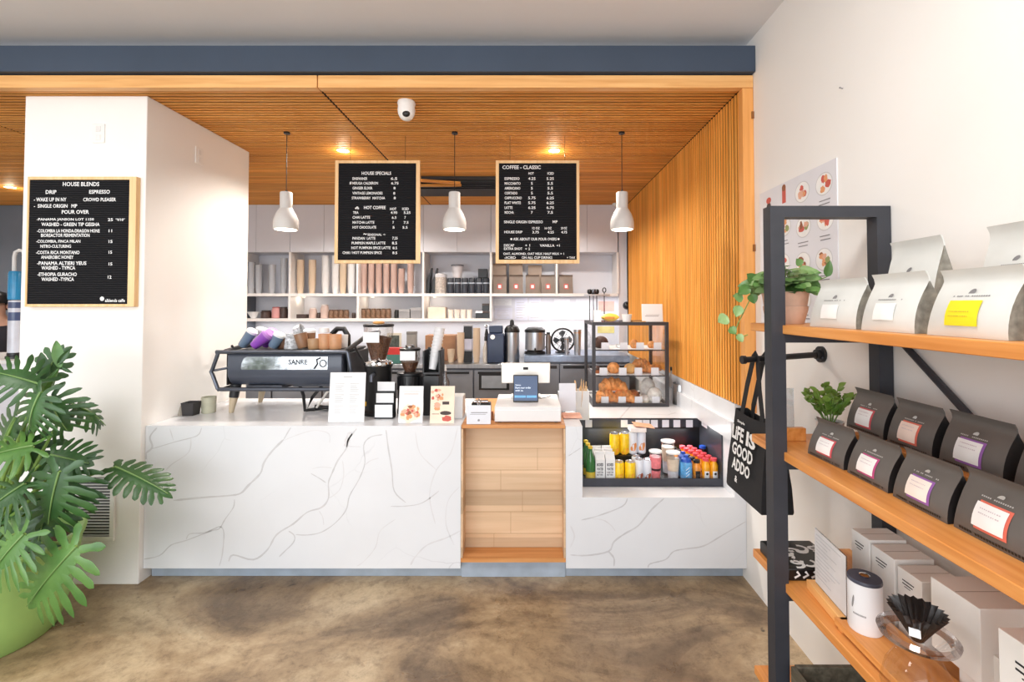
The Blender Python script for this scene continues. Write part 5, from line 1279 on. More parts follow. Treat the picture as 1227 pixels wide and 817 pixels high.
def make_pouch(t, w, d, h, body, lean=0.0, crimp=0.028, fold=0.02, guss=None, gm=None):
    hd, hwid, front = pouch_funcs(w, d, h, lean)
    loops = []
    ts = [0, 0.03, 0.12, 0.25, 0.4, 0.55, 0.7, 0.82, 0.92, 1.0]
    for tt in ts:
        L = []
        fr = [front(u, tt) for u in (-1, -0.6, -0.2, 0.2, 0.6, 1)]
        mid = lean * tt * h
        bk = [Vector((p.x, 2 * mid - p.y, p.z)) for p in reversed(fr)]
        g = 0.35 * hd(tt) * (0.3 + tt) + 0.001
        L = fr + [Vector((hwid(tt) - g, mid, tt * h))] + bk + [Vector((-hwid(tt) + g, mid, tt * h))]
        loops.append(L)
    # crimped strip rising above, slightly folded forward
    top = loops[-1]
    for k, (dz, dy) in enumerate(((crimp * 0.5, -fold * 0.25), (crimp, -fold))):
        loops.append([Vector((p.x, p.y * 1.0 + dy, p.z + dz)) for p in top])
    m = MB(); m.loft(loops)
    # gusset faces get their own look
    if gm:
        ms = [body, gm]; n = 14
        for fi, f in enumerate(m.f):
            if len(f) == 4 and fi < 9 * n:
                k = fi % n
                if k in (5, 6, 12, 13): m.mi[fi] = 1
    else: ms = body
    return m.build('bag_body', ms, t, smooth=50), front
def patch(front, u0, u1, t0, t1, off, nu=6, nv=5, fn=None):
    m = MB()
    def f(a, b):
        p = front(u0 + (u1 - u0) * a, t0 + (t1 - t0) * b); return (p.x, p.y - off, p.z)
    m.grid(f, nu, nv); return m
def logo(t, front, uc, tc, w, h, m_, line=True):
    m = MB()
    p = front(uc, tc); 
    hw_ = 0.0
    for k in range(2):   # little leaf emblem
        a = [(p.x + (w * .055) * cos(x) * 1.0, p.z + (w * .03) * sin(x) + .5 * (w * .055) * cos(x)) for x in [2 * pi * i / 12 for i in range(12)]]
    m.add([(x, p.y - 0.0016, z) for x, z in a], [tuple(range(12))])
    if line:
        q0 = tc - 0.075
        xs = [-0.44 + 0.055 * i for i in range(17)]
        for x in xs:
            if RN.random() < 0.85:
                a0 = front(uc + x, q0); a1 = front(uc + x + 0.036, q0 + 0.022)
                m.add([(a0.x, a0.y - 0.0012, a0.z), (a1.x, a0.y - 0.0012, a0.z), (a1.x, a1.y - 0.0012, a1.z), (a0.x, a1.y - 0.0012, a1.z)], [(0, 1, 2, 3)])
    m.build('emblem', m_, t, smooth=0)
REDL = mat('red_label', (190, 84, 76), 0.6); 
pr = None
for j, (px, Yo, zb__, hh_) in enumerate(((599, 0, 0, 0), (618.5, 0, 0, 0), (638, 0, 0, 0), (656.5, 0, 0, 0), (678, 0, 0, 0))):
    loc = shelf_pt(px, zS1t, YB + 0.11); hh = at(px, 329.5, YB + 0.1).z - zS1t
    lab = ('taupe coffee bag with red label, %s from the left in the fifth bay' % ORD[j]) if j < 4 else 'single taupe coffee bag with red label in the far right bay'
    if pr is None:
        pr = thing('coffee_bag', lab, 'coffee bag', loc, group='taupe bags on the back shelf')
        _, fr = make_pouch(pr, 0.175, 0.10, hh * 0.9, BAGT, crimp=hh * .1)
        patch(fr, -0.34, 0.34, 0.26, 0.58, 0.0015).build('label', REDL, pr); patch(fr, -0.2, 0.2, 0.32, 0.5, 0.003).build('label_print', PAPER, pr)
        prh = hh
    else: copy_tree(pr, lab, loc)
for j, px in enumerate((598, 618, 641)):
    loc = Vector((at(px, 329, YB + 0.19).x, YB + 0.235, zS1t + 0.0006)); 
    t = thing('coffee_bag', 'taller taupe bag standing behind the front row of the fifth bay, %s from the left' % ORD[j], 'coffee bag', loc)
    make_pouch(t, 0.18, 0.09, (at(px, 316 + (j == 2) * 2, loc.y).z - zS1t) * .92, mat('taupe_bag_light', (146, 128, 114), 0.6), crimp=0.03)
# ---- lower shelf row
def low_pt(px, Y=None): Y = Y or YB + 0.11; return Vector((at(px, 381, Y).x, Y, zS2t + 0.0006))
DJ = mat('dark_jar', (66, 48, 42), 0.4, var=0.2, scale=40); BJ = mat('brown_spice', (122, 92, 70), 0.6, var=0.3, scale=50); PJ = mat('pink_jar', (200, 142, 140), 0.45)
def lowjar(name, label, px, wpx_, ytop, m_, lid=None, cat='jar', group=None, Y=None):
    Y = Y or YB + 0.11
    r = wpx(wpx_, Y) / 2; p = low_pt(px, Y); hh = at(px, ytop, Y).z - zS2t
    t = thing(name, label, cat, p, group=group)
    MB().lathe([(r * .9, 0), (r, 0.006), (r, hh * .78), (r * .8, hh * .9), (r * .8, hh * .92)], n=16).build('jar_body', m_, t)
    MB().lathe([(r * .86, hh * .921), (r * .86, hh), (r * .7, hh + 0.004)], n=16).build('lid', lid or mat('jar_lid', (60, 54, 52), 0.4), t)
    return t
t = thing('serving_bowl', 'white bowl at the left of the lower shelf', 'bowl', low_pt(304)); MB().lathe([(0.03, 0), (0.075, 0.08), (0.07, 0.08), (0.026, 0.006)], n=20).build('bowl_body', WL, t)
lowjar('spice_jar', 'low dark jar left of the pink jar on the lower shelf', 319, 12, 372, DJ); lowjar('spice_jar', 'pink jar on the lower shelf under the clear cups', 331, 10, 368, PJ, mat('pink_lid', (170, 100, 100), 0.4)); lowjar('spice_jar', 'dark brown jar right of the pink jar on the lower shelf', 340, 9, 368, DJ)
t = thing('tin_box', 'flat dark tin in the second bay of the lower shelf', 'tin', low_pt(363)); MB().box(-0.06, 0.06, -0.05, 0.05, 0, 0.05).build('tin_body', DJ, t, bevel=0.004)
lowjar('glass_jar', 'pale glass jar right of the flat dark tin', 375, 9, 369, mat('pale_jar', (196, 172, 162), 0.4, var=0.1), mat('pale_lid', (214, 204, 200), 0.4)); lowjar('spice_jar', 'short dark jar beside the taller pale jar', 382, 5, 375, DJ); lowjar('glass_jar', 'taller pale glass jar with clear lid in the second bay', 389, 9, 365, MATS['pale_jar'], MATS['pale_lid'])
pr = None
for j, px in enumerate((397, 403, 409, 415)):
    lab = 'brown jar in the second bay row, %s from the left' % ORD[j]
    if pr is None: pr = lowjar('spice_jar', lab, px, 6.4, 371.5, BJ, mat('brown_lid', (92, 66, 50), 0.5), group='brown jars in the second bay')
    else: copy_tree(pr, lab, low_pt(px))
lowjar('spice_jar', 'small brown jar alone before the third bay', 424, 4.5, 375, DJ)
pr = None
for j, px in enumerate((435.5, 441.5, 447.5, 453.5, 459.5, 465.5)):
    lab = 'brown jar in the third bay row, %s from the left' % ORD[j]
    if pr is None: pr = lowjar('spice_jar', lab, px, 6.4, 370, BJ, mat('brown_lid', (92, 66, 50), 0.5), group='brown jars in the third bay')
    else: copy_tree(pr, lab, low_pt(px))
GB = mat('grey_box', (136, 134, 136), 0.6, var=0.06); 
lowjar('spice_jar', 'black capped jar left of the grey boxes on the lower shelf', 475.5, 6, 371.5, BLACKP)
for j, (px, wd, yt) in enumerate(((485.5, 13, 370.5), (499.5, 13, 368.5))):
    p = low_pt(px); hh = at(px, yt, p.y).z - zS2t; ww = wpx(wd, p.y) / 2
    t = thing('grey_box', '%s grey box in the third bay of the lower shelf' % ('left', 'right')[j], 'box', p); MB().box(-ww, ww, -.05, .07, 0, hh * .72).build('box_body', GB, t, bevel=0.003); MB().box(-ww - .001, ww + .001, -.051, .071, hh * .721, hh).build('lid', mat('grey_box_lid', (160, 158, 160), 0.6), t, bevel=0.003)
p = low_pt(524); t = thing('napkin_stack', 'pale beige packet of napkins in the fourth bay of the lower shelf', 'napkins', p); MB().box(-.11, .11, -.05, .07, 0, at(524, 368, p.y).z - zS2t).build('packet', mat('napkin_beige', (226, 208, 190), 0.8), t, bevel=0.004)
pr = None
for j, px in enumerate((540, 547.5, 555, 562.5)):
    lab = 'short clear glass beside the napkin packet, %s from the left' % ORD[j]; p = low_pt(px)
    if pr is None:
        pr = tag(MB().lathe([(0.03, 0), (0.036, 0.11), (0.033, 0.11), (0.028, 0.006)], n=16).build('drinking_glass', mat('pale_glass', (226, 214, 204), 0.15), None, p), lab, 'glass', 'short glasses on the lower shelf')
    else: copy_tree(pr, lab, p)
for j, (px, dz_, sz) in enumerate(((574.5, 0, .045), (583, 0, .045), (582, .094, .042))):
    p = low_pt(px); t = thing('small_box', ('left', 'right', 'upper')[j] + ' one of three small dark boxes at the right end of the lower shelf', 'box', p + Vector((0, 0, dz_)))
    MB().box(-sz, sz, -sz, sz, 0, .065).build('box_body', BLACKP, t, bevel=0.003); MB().box(-sz - .001, sz + .001, -sz - .001, sz + .001, .0655, .09).build('lid', PAPER if j == 0 else DJ, t, bevel=0.002)

# ---- worktop and appliance fronts
YWF = 5.40; ZWT = at(560, 436.5, YWF).z
t = thing('back_counter', 'stainless steel back counter with undercounter fridges', 'counter', (0, YWF, 0))
o_ = Vector((0, YWF, 0))
def wadd(m, name, ms, **k):
    m.v = [v - o_ for v in m.v]; return m.build(name, ms, t, **k)
xW0 = xl0 + 0.02; xW1 = at(628, 440, YWF).x; xW2 = SX - 0.06
wadd(MB().box(xW0, xW1, YWF, YK - 0.002, ZWT - 0.045, ZWT), 'worktop', STEEL, bevel=0.003)
wadd(MB().box(xW0, xW1, YWF + 0.03, YK - 0.002, 0.10, ZWT - 0.046), 'cabinet_front', STEELD)
wadd(MB().box(xW0, xW2, YWF + 0.09, YK - 0.002, 0.001, 0.099), 'plinth', BLACKP)
xs = [xW0 + (xW1 - xW0) * k / 6 for k in range(7)]
for k in range(6):
    d = wadd(MB().box(xs[k] + 0.008, xs[k + 1] - 0.008, YWF + 0.008, YWF + 0.029, 0.14, ZWT - 0.07), 'door', mat('door_steel', (140, 143, 150), 0.34, metal=0.7, var=0.08, scale=3), bevel=0.003)
    m = MB(); m.box(xs[k] + 0.05, xs[k + 1] - 0.05, YWF - 0.002, YWF + 0.0075, ZWT - 0.11, ZWT - 0.085); m.v = [v - o_ for v in m.v]; m.build('handle', BLACKP, d)
# glass window appliance front
a = at(577, 450, YWF); b = at(607, 465, YWF)
wadd(MB().box(a.x - 0.03, b.x + 0.03, YWF + 0.0, YWF + 0.0075, b.z - 0.02, a.z + 0.03), 'window_frame', BLACKP); wadd(MB().box(a.x, b.x, YWF - 0.001, YWF + 0.006, b.z, a.z), 'window', mat('fridge_window', (150, 156, 164), 0.1, metal=0.3), smooth=0)
# taller steel fridge at the right
ZFT = at(660, 426, YWF).z
t2 = thing('undercounter_fridge', 'taller two door steel fridge at the right of the back counter', 'fridge', ((xW1 + xW2) / 2, YWF, 0.1)); o_ = Vector(t2.location); t = t2
wadd(MB().box(xW1 + 0.003, xW2, YWF + 0.03, YK - 0.002, 0.1, ZFT - 0.075), 'case', STEELD)
wadd(MB().box(xW1 + 0.003, xW2, YWF, YK - 0.002, ZFT - 0.074, ZFT), 'fridge_top', mat('fridge_top_steel', (150, 164, 186), 0.3, metal=0.7, var=0.12, scale=10), bevel=0.003)
xs = [xW1 + 0.003 + (xW2 - xW1) * k / 3 for k in range(4)]
for k in range(3):
    d = wadd(MB().box(xs[k] + 0.006, xs[k + 1] - 0.006, YWF + 0.006, YWF + 0.029, 0.14, ZFT - 0.10), 'door', MATS['door_steel'], bevel=0.004)
    m = MB(); m.box(xs[k] + 0.04, xs[k + 1] - 0.03, YWF + 0.001, YWF + 0.0055, ZFT - 0.15, ZFT - 0.115); m.v = [v - o_ for v in m.v]; m.build('handle', BLACKP, d, bevel=0.004)
# ---- things on the worktop
def wt(px, Y=5.62): return Vector((at(px, 430, Y).x, Y, ZWT + 0.0006))
def ft(px, Y=5.62): return Vector((at(px, 425, Y).x, Y, ZFT + 0.0006))
def top(px, py, Y, z): return at(px, py, Y).z - z
NV = mat('navy_tank', (34, 46, 72), 0.35, var=0.06)
p = wt(594.5); hh = top(594, 390, 5.62, ZWT)
t = thing('water_boiler', 'navy blue tank with white round badge on the back counter', 'boiler', p)
w2 = wpx(20, 5.62) / 2
MB().loft([[(s * w2 * k, u * w2 * k, z) for s, u in ((-1, -1), (1, -1), (1, 1), (-1, 1))] for k, z in ((1, 0), (1, hh * .72), (.86, hh * .80))]).build('tank', NV, t, bevel=0.012)
MB().box(-w2 * .8, w2 * .8, -w2 * .6, w2 * .6, hh * .8, hh).build('head', NV, t, bevel=0.008)
MB().disc((0, 0, 0), 0.028, M=M_front(-w2 * .35, -w2 - 0.002, hh * .70)).build('badge', PAPER, t)
p = wt(613.5); r = wpx(9, 5.62); hh = top(613, 398, 5.62, ZWT)
t = thing('vacuum_flask', 'steel airpot flask with black pump lid on the back counter', 'flask', p)
MB().lathe([(r, 0), (r, hh)], n=24).build('flask_body', STEEL, t); MB().lathe([(r * 1.03, hh + .0005), (r * 1.03, hh + .03), (r * .8, hh + .07), (r * .3, hh + .09), (r * .25, hh + .14), (r * .1, hh + .15)], n=24).build('lid', BLACKP, t)
m = MB(); m.tube([(0, -r * .6, hh + .05), (0, -r * 1.4, hh + .045), (0, -r * 1.4, hh + .01)], 0.012, 8); m.build('spout', BLACKP, t)
p = ft(641); r = wpx(12, 5.62); hh = top(641, 398, 5.62, ZFT)
t = thing('coffee_urn', 'wide steel coffee server with black lid on the fridge', 'coffee server', p)
MB().lathe([(r * 1.05, 0), (r * 1.05, .03), (r * .8, .035), (r * .8, .05)], n=24).build('base', BLACKP, t); MB().lathe([(r, .051), (r, hh)], n=24).build('urn_body', STEEL, t); MB().lathe([(r * 1.04, hh + .0005), (r * 1.04, hh + .03), (r * .7, hh + .06), (r * .3, hh + .065)], n=24).build('lid', BLACKP, t)
m = MB(); m.tube([(0, -r, .07), (0, -r - .05, .07), (0, -r - .05, .03)], .012, 8); m.tube([(r, 0, hh * .9), (r + .035, 0, hh * .85), (r + .035, 0, hh * .35), (r, 0, hh * .3)], .01, 8); m.build('tap', BLACKP, t)
t = thing('tall_flask', 'slim dark flask right of the wide steel coffee server', 'flask', ft(657)); hh = top(657, 398, 5.62, ZFT); MB().lathe([(.03, 0), (.032, hh * .8), (.02, hh * .9)], n=16).build('flask_body', mat('flask_dark', (120, 112, 108), .3, metal=.6), t); MB().lathe([(.022, hh * .901), (.022, hh)], n=16).build('cap', BLACKP, t)
p = ft(674, 5.75); r = wpx(13.5, 5.75)
t = thing('table_fan', 'round black desk fan on the fridge in front of the backsplash', 'fan', p)
MB().lathe([(.09, 0), (.09, .012), (.03, .03)], n=20).build('base', BLACKP, t); zc = top(674, 407, 5.75, ZFT)
MB().tube([(0, 0, .02), (0, .02, zc)], .014, 8).build('stand', BLACKP, t)
m = MB(); m.tube([(r * cos(a), -.05, zc + r * sin(a)) for a in [2 * pi * k / 28 for k in range(28)]], .012, 8, closed=True)
for k in range(12):
    a = 2 * pi * k / 12; m.tube([(r * .15 * cos(a), -.06, zc + r * .15 * sin(a)), (r * cos(a), -.05, zc + r * sin(a))], .0025, 5)
m.tube([(r * .6 * cos(a), -.056, zc + r * .6 * sin(a)) for a in [2 * pi * k / 24 for k in range(24)]], .0025, 5, closed=True); m.build('cage', BLACKP, t)
m = MB()
for k in range(4):
    a = 2 * pi * k / 4; m.add([(0.02 * cos(a), -.03, zc + .02 * sin(a)), (r * .8 * cos(a - .35), -.045, zc + r * .8 * sin(a - .35)), (r * .85 * cos(a + .1), -.03, zc + r * .85 * sin(a + .1)), (r * .7 * cos(a + .5), -.015, zc + r * .7 * sin(a + .5))], [(0, 1, 2, 3)])
m.build('blade', mat('fan_blade', (86, 90, 96), .4), t); MB().lathe([(.03, -.05), (.034, 0), (.03, .06)], n=16, M=TR(0, 0, zc, rx=pi / 2)).build('motor', BLACKP, t)
for j, (px, yt, r_) in enumerate(((679, 404, .028), (692, 395, .046))):
    t = thing('steel_tumbler', ('short steel cup', 'tall steel shaker cup')[j] + ' in front of the fan on the fridge', 'cup', ft(px, 5.52)); hh = top(px, yt, 5.52, ZFT)
    MB().lathe([(r_ * .8, 0), (r_, hh), (r_ - .004, hh), (r_ * .8 - .004, .005)], n=18).build('cup_body', STEEL, t)
    MB().lathe([(r_ * 1.02, hh * .86), (r_ * 1.02, hh * .9)], n=18, cap=False).build('band', mat('rose_steel', (206, 168, 146), .3, metal=.9), t)
# left part: paper cup towers, black gadgets, bottles, boxes
for j, (px, yt) in enumerate(((540.5, 418), (552, 398), (571, 392))):
    stack('bg', px, yt, 435, ZWT, 5.60, BG, 0.043, 0.12, 0.018, 'beige paper cup in the %s tower on the back counter' % ('short', 'middle', 'tallest')[j], 'beige cups, %s tower on the back counter' % ('short', 'middle', 'tallest')[j])
for j, (px, yb_, yt, m_) in enumerate(((561, 435, 421, BLACKP), (561, 421, 408, mat('grey_lilac', (186, 184, 200), .4)), (561, 408, 396, BLACKP))):
    Y = 5.66; z0 = ZWT + .0006 + j * .148
    t = thing('gadget_box', ('lowest', 'middle', 'top')[j] + ' box of the small stack between the beige cup towers', 'box', (at(px, 430, Y).x, Y, z0)); MB().box(-.05, .05, -.05, .05, 0, .13).build('box_body', m_, t, bevel=.004); MB().box(-.052, .052, -.052, .052, .1305, .147).build('lid', BLACKP if j == 1 else mat('lid_silver', (150, 150, 156), .4), t, bevel=.003)
t = thing('spray_bottle', 'slim pale bottle left of the navy tank', 'bottle', wt(582)); hh = top(582, 404, 5.62, ZWT)
MB().lathe([(.034, 0), (.036, hh * .5), (.014, hh * .8), (.014, hh * .85)], n=16).build('bottle_body', mat('pale_bottle', (206, 196, 186), .35), t); MB().lathe([(.018, hh * .851), (.018, hh), (.01, hh + .02)], n=16).build('cap', BLACKP, t)
t = thing('tall_mill', 'slim black mill behind the pale bottle', 'mill', wt(583, 5.85)); hh = top(583, 388, 5.85, ZWT)
MB().lathe([(.03, 0), (.03, .02), (.018, hh * .4), (.026, hh * .7), (.012, hh * .86)], n=16).build('mill_body', BLACKP, t); MB().sphere((0, 0, hh * .93), .026).build('knob', CHROME, t)
t = thing('cardboard_box', 'brown cardboard box behind the short beige cups', 'box', wt(531, 5.85)); hh = top(531, 401, 5.85, ZWT); CB = mat('cardboard', (146, 106, 78), .8, var=.08)
MB().box(-.20, .17, -.12, .12, 0, hh).build('box_body', CB, t, bevel=.004); MB().box(-.02, .02, -.1205, .1205, hh * .6, hh + .001).build('tape', mat('tape_tan', (176, 140, 104), .5), t)
t = thing('framed_picture', 'small dark picture in a pale frame on the back counter', 'picture frame', wt(473, 5.85)); hh = top(473, 399, 5.85, ZWT)
MB().box(-.10, .08, 0, .02, 0, hh).build('frame', mat('frame_pale', (196, 188, 172), .5), t, bevel=.003); MB().box(-.075, .055, -.002, .001, .15, hh - .03).build('picture', mat('dark_print', (66, 72, 66), .6, var=.4, scale=30), t)
t = thing('grey_tin', 'tall grey tin right of the small picture on the back counter', 'tin', wt(493.5, 5.8)); hh = top(493, 397, 5.8, ZWT)
MB().box(-.055, .055, -.05, .05, 0, hh * .9).build('tin_body', mat('tin_grey', (132, 128, 122), .5), t, bevel=.004); MB().box(-.057, .057, -.052, .052, hh * .901, hh).build('lid', mat('tin_lid', (112, 108, 104), .5), t, bevel=.003)
t = thing('red_box', 'red and green packet on the back counter behind the grinders', 'box', wt(471, 5.55)); MB().box(-.06, .10, -.05, .05, 0, .10).build('box_body', mat('teal_card', (66, 112, 104), .6), t, bevel=.003); MB().box(-.06, .10, -.051, .051, .1005, .18).build('lid', mat('red_card', (186, 48, 44), .6), t, bevel=.003)
for j, px in enumerate((310, 335, 365, 395, 425)):
    t = thing('storage_box', 'grey storage box behind the espresso machine, %s from the left on the back counter' % ORD[j], 'box', wt(px, 5.75)); MB().box(-.10, .10, -.1, .1, 0, .12 + .03 * (j % 2)).build('box_body', GB, t, bevel=.004); MB().box(-.103, .103, -.103, .103, .1205 + .03 * (j % 2), .145 + .03 * (j % 2)).build('lid', WL, t, bevel=.004)
# ---- papers and tools on the backsplash
def wall_paper(px0, py0, px1, py1, label, m_=PAPER, ln_=True):
    a = at(px0, py0, YK); b = at(px1, py1, YK); w_ = b.x - a.x; h_ = a.z - b.z
    t = thing('taped_paper', label, 'paper', ((a.x + b.x) / 2, YK - 0.0012, b.z)); MB().box(-w_ / 2, w_ / 2, -.001, .001, 0, h_).build('sheet', m_, t, smooth=0)
    if ln_:
        m = MB()
        for k in range(7): m.box(-w_ * .38, w_ * RN.uniform(.1, .4), -.0016, -.0011, h_ * (.12 + .11 * k), h_ * (.14 + .11 * k))
        m.build('print', mat('pale_grey_ink', (196, 195, 196), .8), t, smooth=0)
BLU_P = mat('blueish_paper', (220, 222, 236), .8)
wall_paper(592, 358, 613, 366, 'upper notice at the left of the backsplash', PAPER); wall_paper(593, 369, 614, 382, 'lower notice at the left of the backsplash', BLU_P)
wall_paper(617, 357, 632, 384, 'tall pale notice in the middle of the backsplash', BLU_P); wall_paper(634, 357, 648, 384, 'second tall pale notice in the middle of the backsplash', BLU_P)
wall_paper(664, 358, 683, 383, 'tall list taped left of the hanging tools', PRICE); wall_paper(690, 358, 706, 383, 'framed list taped beside the hanging tools', PRICE)
wall_paper(717, 361, 736, 373, 'salmon coloured note taped behind the yellow bag', mat('salmon_note', (238, 178, 168), .8), False); wall_paper(716, 391, 736, 399, 'yellow note taped low on the backsplash', mat('yellow_note', (226, 214, 140), .8), False)
for j, (px, m_) in enumerate(((706.5, BLACKP), (711, STEELD), (715, BLACKP), (724, BLACKP))):
    Y = YB + 0.02; a = at(px, 347.5, Y - .02); b = at(px, 386, Y - .02)
    t = thing('bar_spoon', 'long handled tool hanging at the right of the backsplash, %s from the left' % ORD[j], 'bar tool', (a.x, Y - 0.02, b.z))
    L = a.z - b.z; MB().cyl((0, 0, 0), (0, 0, L - .03), .006, n=8).build('shaft', m_, t)
    (MB().lathe([(.018, -.03), (.03, -.012), (.03, .012), (.018, .03)], n=14, M=TR(0, 0, L - .02)) if j < 3 else MB().tube([(.02 * cos(a_), 0, L + .0 + .028 * sin(a_)) for a_ in [2 * pi * k / 14 for k in range(14)]], .007, 6, closed=True)).build('head', m_, t)
# tool rail they hang from
t = thing('tool_rail', 'steel rail under the far right shelf bay', 'rail', (at(715, 349, YB).x, YB - 0.012, zS1t - .03)); MB().box(-.16, .16, 0, .011, 0, .02).build('bar', STEEL, t)
t = thing('dark_pot', 'small dark fitting on the wall above the white pot', 'wall fitting', (at(751, 366, YB + .019).x, YB + .019, at(751, 366, YB).z)); MB().sphere((0, -.03, 0), (.045, .03, .04)).build('cover', BLACKP, t); MB().cyl((0, -.004, 0), (0, 0, 0), .05).build('flange', STEELD, t)
q = at(738, 243, YB - 0.05); t = thing('wall_camera', 'small white camera on the cabinets beside the right pendant', 'security camera', (at(737, 244, YB).x, YB - .0005, at(737, 244, YB).z))
MB().cyl((0, 0, 0), (0, -.03, 0), .04, n=18).build('base', WHITE, t); MB().sphere((0, -.06, -.005), .042).build('dome', WHITE, t); MB().sphere((.006, -.09, -.012), .02).build('lens', BLACKP, t)
# ================================================================== retail shelf on the right wall
YP = 1.66                       # far end frame
xF0 = at(925.5, 480, YP).x; xF1 = at(942.5, 480, YP).x
xR0 = at(1053.5, 300, YP).x; xR1 = at(1071, 300, YP).x
xR1 = min(xR1, WX - 0.004); 
zTop = at(990, 246.5, YP).z; YN = 0.40
BW = xF1 - xF0
t = thing('retail_shelf', 'tall black steel shelf with four wooden planks on the right wall', 'shelf', ((xF0 + WX) / 2, (YP + YN) / 2, 0)); o_ = Vector(t.location); RS = t
def radd(m, name, ms, par=None, **k):
    m.v = [v - o_ for v in m.v]; return m.build(name, ms, par or t, **k)
for y in (YP, YN):
    m = MB(); m.box(xF0, xF1, y, y + BW, 0.001, zTop); m.box(xR1 - BW, xR1, y, y + BW, 0.001, zTop); m.box(xF1, xR1 - BW, y, y + BW, zTop - 0.040, zTop)
    radd(m, 'end_frame', FRAMEM, smooth=0)
PZ = []      # plank tops
yE = 1.90
for (py_top, xp) in ((387.3, 1), (0, 2), (0, 3), (0, 4)): pass
xPl = at(903.5, 660, 1.89).x
ztops = [1.560, 1.113, 0.655, 0.195]
for z in ztops:
    radd(MB().box(xPl, WX - 0.006, YN - 0.2, yE, z - 0.031, z), 'plank', SHELFY, bevel=0.0025)
    m = MB()
    for y in (YP, YN): m.box(xF1 + 0.001, xR1 - BW - 0.001, y + 0.004, y + BW - 0.004, z - 0.062, z - 0.0315)
    m.box(xR1 - 0.02, xR1, YN + BW, YP, z - 0.058, z - 0.0315)
    radd(m, 'bracket', FRAMEM, smooth=0)
a = atx(1099, 430, WX - 0.02); b = atx(1166, 503, WX - 0.02); d = (b - a).normalized()
m = MB(); m.tube([a - d * 0.10, b + d * 0.42], 0.011, 6); radd(m, 'cross_brace', FRAMEM)
Z1, Z2, Z3, Z4 = [z + 0.0006 for z in ztops]
AX = -pi / 2
def on_shelf_bag(label, rA, rB, Xa, Xb, z, h, d, body, lean, gm, labelm, lab_rect, tagc, crimp=0.028, fold=0.009, bagname='coffee_bag', border=None, feet=None, plus=None):
    """rA/rB: photo x of the left / right front bottom corners; Xa/Xb their distance right of the camera"""
    def on(px, X): return Vector((X, X * F / (px - VX), z))
    A, B = on(rA, Xa), on(rB, Xb)
    w = (B - A).length; rz = atan2(B.y - A.y, B.x - A.x); inn = Vector((-sin(rz), cos(rz), 0)); c = (A + B) / 2 + inn * (d / 2 + 0.012)
    t = thing(bagname, label, 'coffee bag', c, rz)
    _, fr = make_pouch(t, w, d, h, body, lean, crimp, fold, gm=gm)
    if labelm:
        u0, u1, t0, t1 = lab_rect
        if border:
            l0 = patch(fr, u0 - .05, u1 + .05, t0 - .035, t1 + .035, 0.0012) if border is DASH else patch(fr, u0 + .05, u1 + .07, t0 - .05, t1 + .03, 0.0012).build('label_border', border, t)
        patch(fr, u0, u1, t0, t1, 0.0024).build('label', labelm, t)
    logo(t, fr, 0.0, tagc, w, h, INKG if body is BAGG else mat('pale_emblem', (190, 188, 184), .6))
    if feet:
        m = MB()
        for i in range(22):
            u = -0.82 + i * 0.075
            if RN.random() < .92:
                p0 = fr(u, .05); p1 = fr(u + .05, .10); m.add([(p0.x, p0.y - .0014, p0.z), (p1.x, p0.y - .0014, p0.z), (p1.x, p1.y - .0014, p1.z), (p0.x, p1.y - .0014, p1.z)], [(0, 1, 2, 3)])
        m.build('bottom_print', feet, t, smooth=0)
    if plus: plus(t, fr)
    return t
WLAB = mat('white_label', (244, 242, 240), .7); YELL = mat('yellow_sticker', (246, 222, 32), .6, var=.02); DASH = mat('label_dash', (150, 146, 146), .7)
def lab_lines(u0, u1, ts, m_=INKG, dots=None):
    def f(t, fr):
        m = MB()
        for tt in ts:
            for k in range(10):
                ua = u0 + (u1 - u0) * (k + .1) / 10; ub = u0 + (u1 - u0) * (k + RN.uniform(.5, .9)) / 10
                p0 = fr(ua, tt); p1 = fr(ub, tt + .018); m.add([(p0.x, p0.y - .0032, p0.z), (p1.x, p0.y - .0032, p0.z), (p1.x, p1.y - .0032, p1.z), (p0.x, p1.y - .0032, p1.z)], [(0, 1, 2, 3)])
        m.build('label_print', m_, t, smooth=0)
    return f
# front row, top plank
on_shelf_bag('small stone-grey bag with plain white label, nearest the trailing plant', 966, 1020.5, .935, .945, Z1, .130, .085, BAGG, -.02, GUSS, WLAB, (-.40, .34, .22, .56), .72, crimp=.022)
on_shelf_bag('stone-grey bag with dashed white label between the small one and the yellow-labelled one', 1026.5, 1089.5, .935, .94, Z1, .130, .09, BAGG, -.02, GUSS, WLAB, (-.46, .36, .24, .58), .72, crimp=.026, border=DASH)
on_shelf_bag('stone-grey bag with big yellow label on the top plank', 1104, 1200, .94, .935, Z1, .126, .09, BAGG, -.02, GUSS, YELL, (-.44, .40, .20, .64), .78, plus=lab_lines(-.34, .2, (.36, .44), mat('yellow_print', (200, 178, 60), .7)), crimp=.026)
# back row
on_shelf_bag('larger grey bag standing behind the dashed-label and yellow-label bags', 1052, 1112, 1.10, 1.10, Z1, .235, .09, BAGG, -.03, GUSS, WLAB, (-.30, .60, .36, .52), .74, crimp=.03)
on_shelf_bag('largest grey bag at the right end behind the yellow-labelled bag', 1162, 1252, 1.10, 1.10, Z1, .235, .10, BAGG, -.03, GUSS, WLAB, (-.46, .42, .44, .62), .76, crimp=.03, border=mat('pink_dots', (226, 150, 150), .7))
on_shelf_bag('grey bag mostly beyond the frame, right of the yellow-labelled bag', 1232, 1330, .94, .94, Z1, .142, .09, BAGG, -.02, GUSS, WLAB, (-.44, .40, .20, .64), .76)
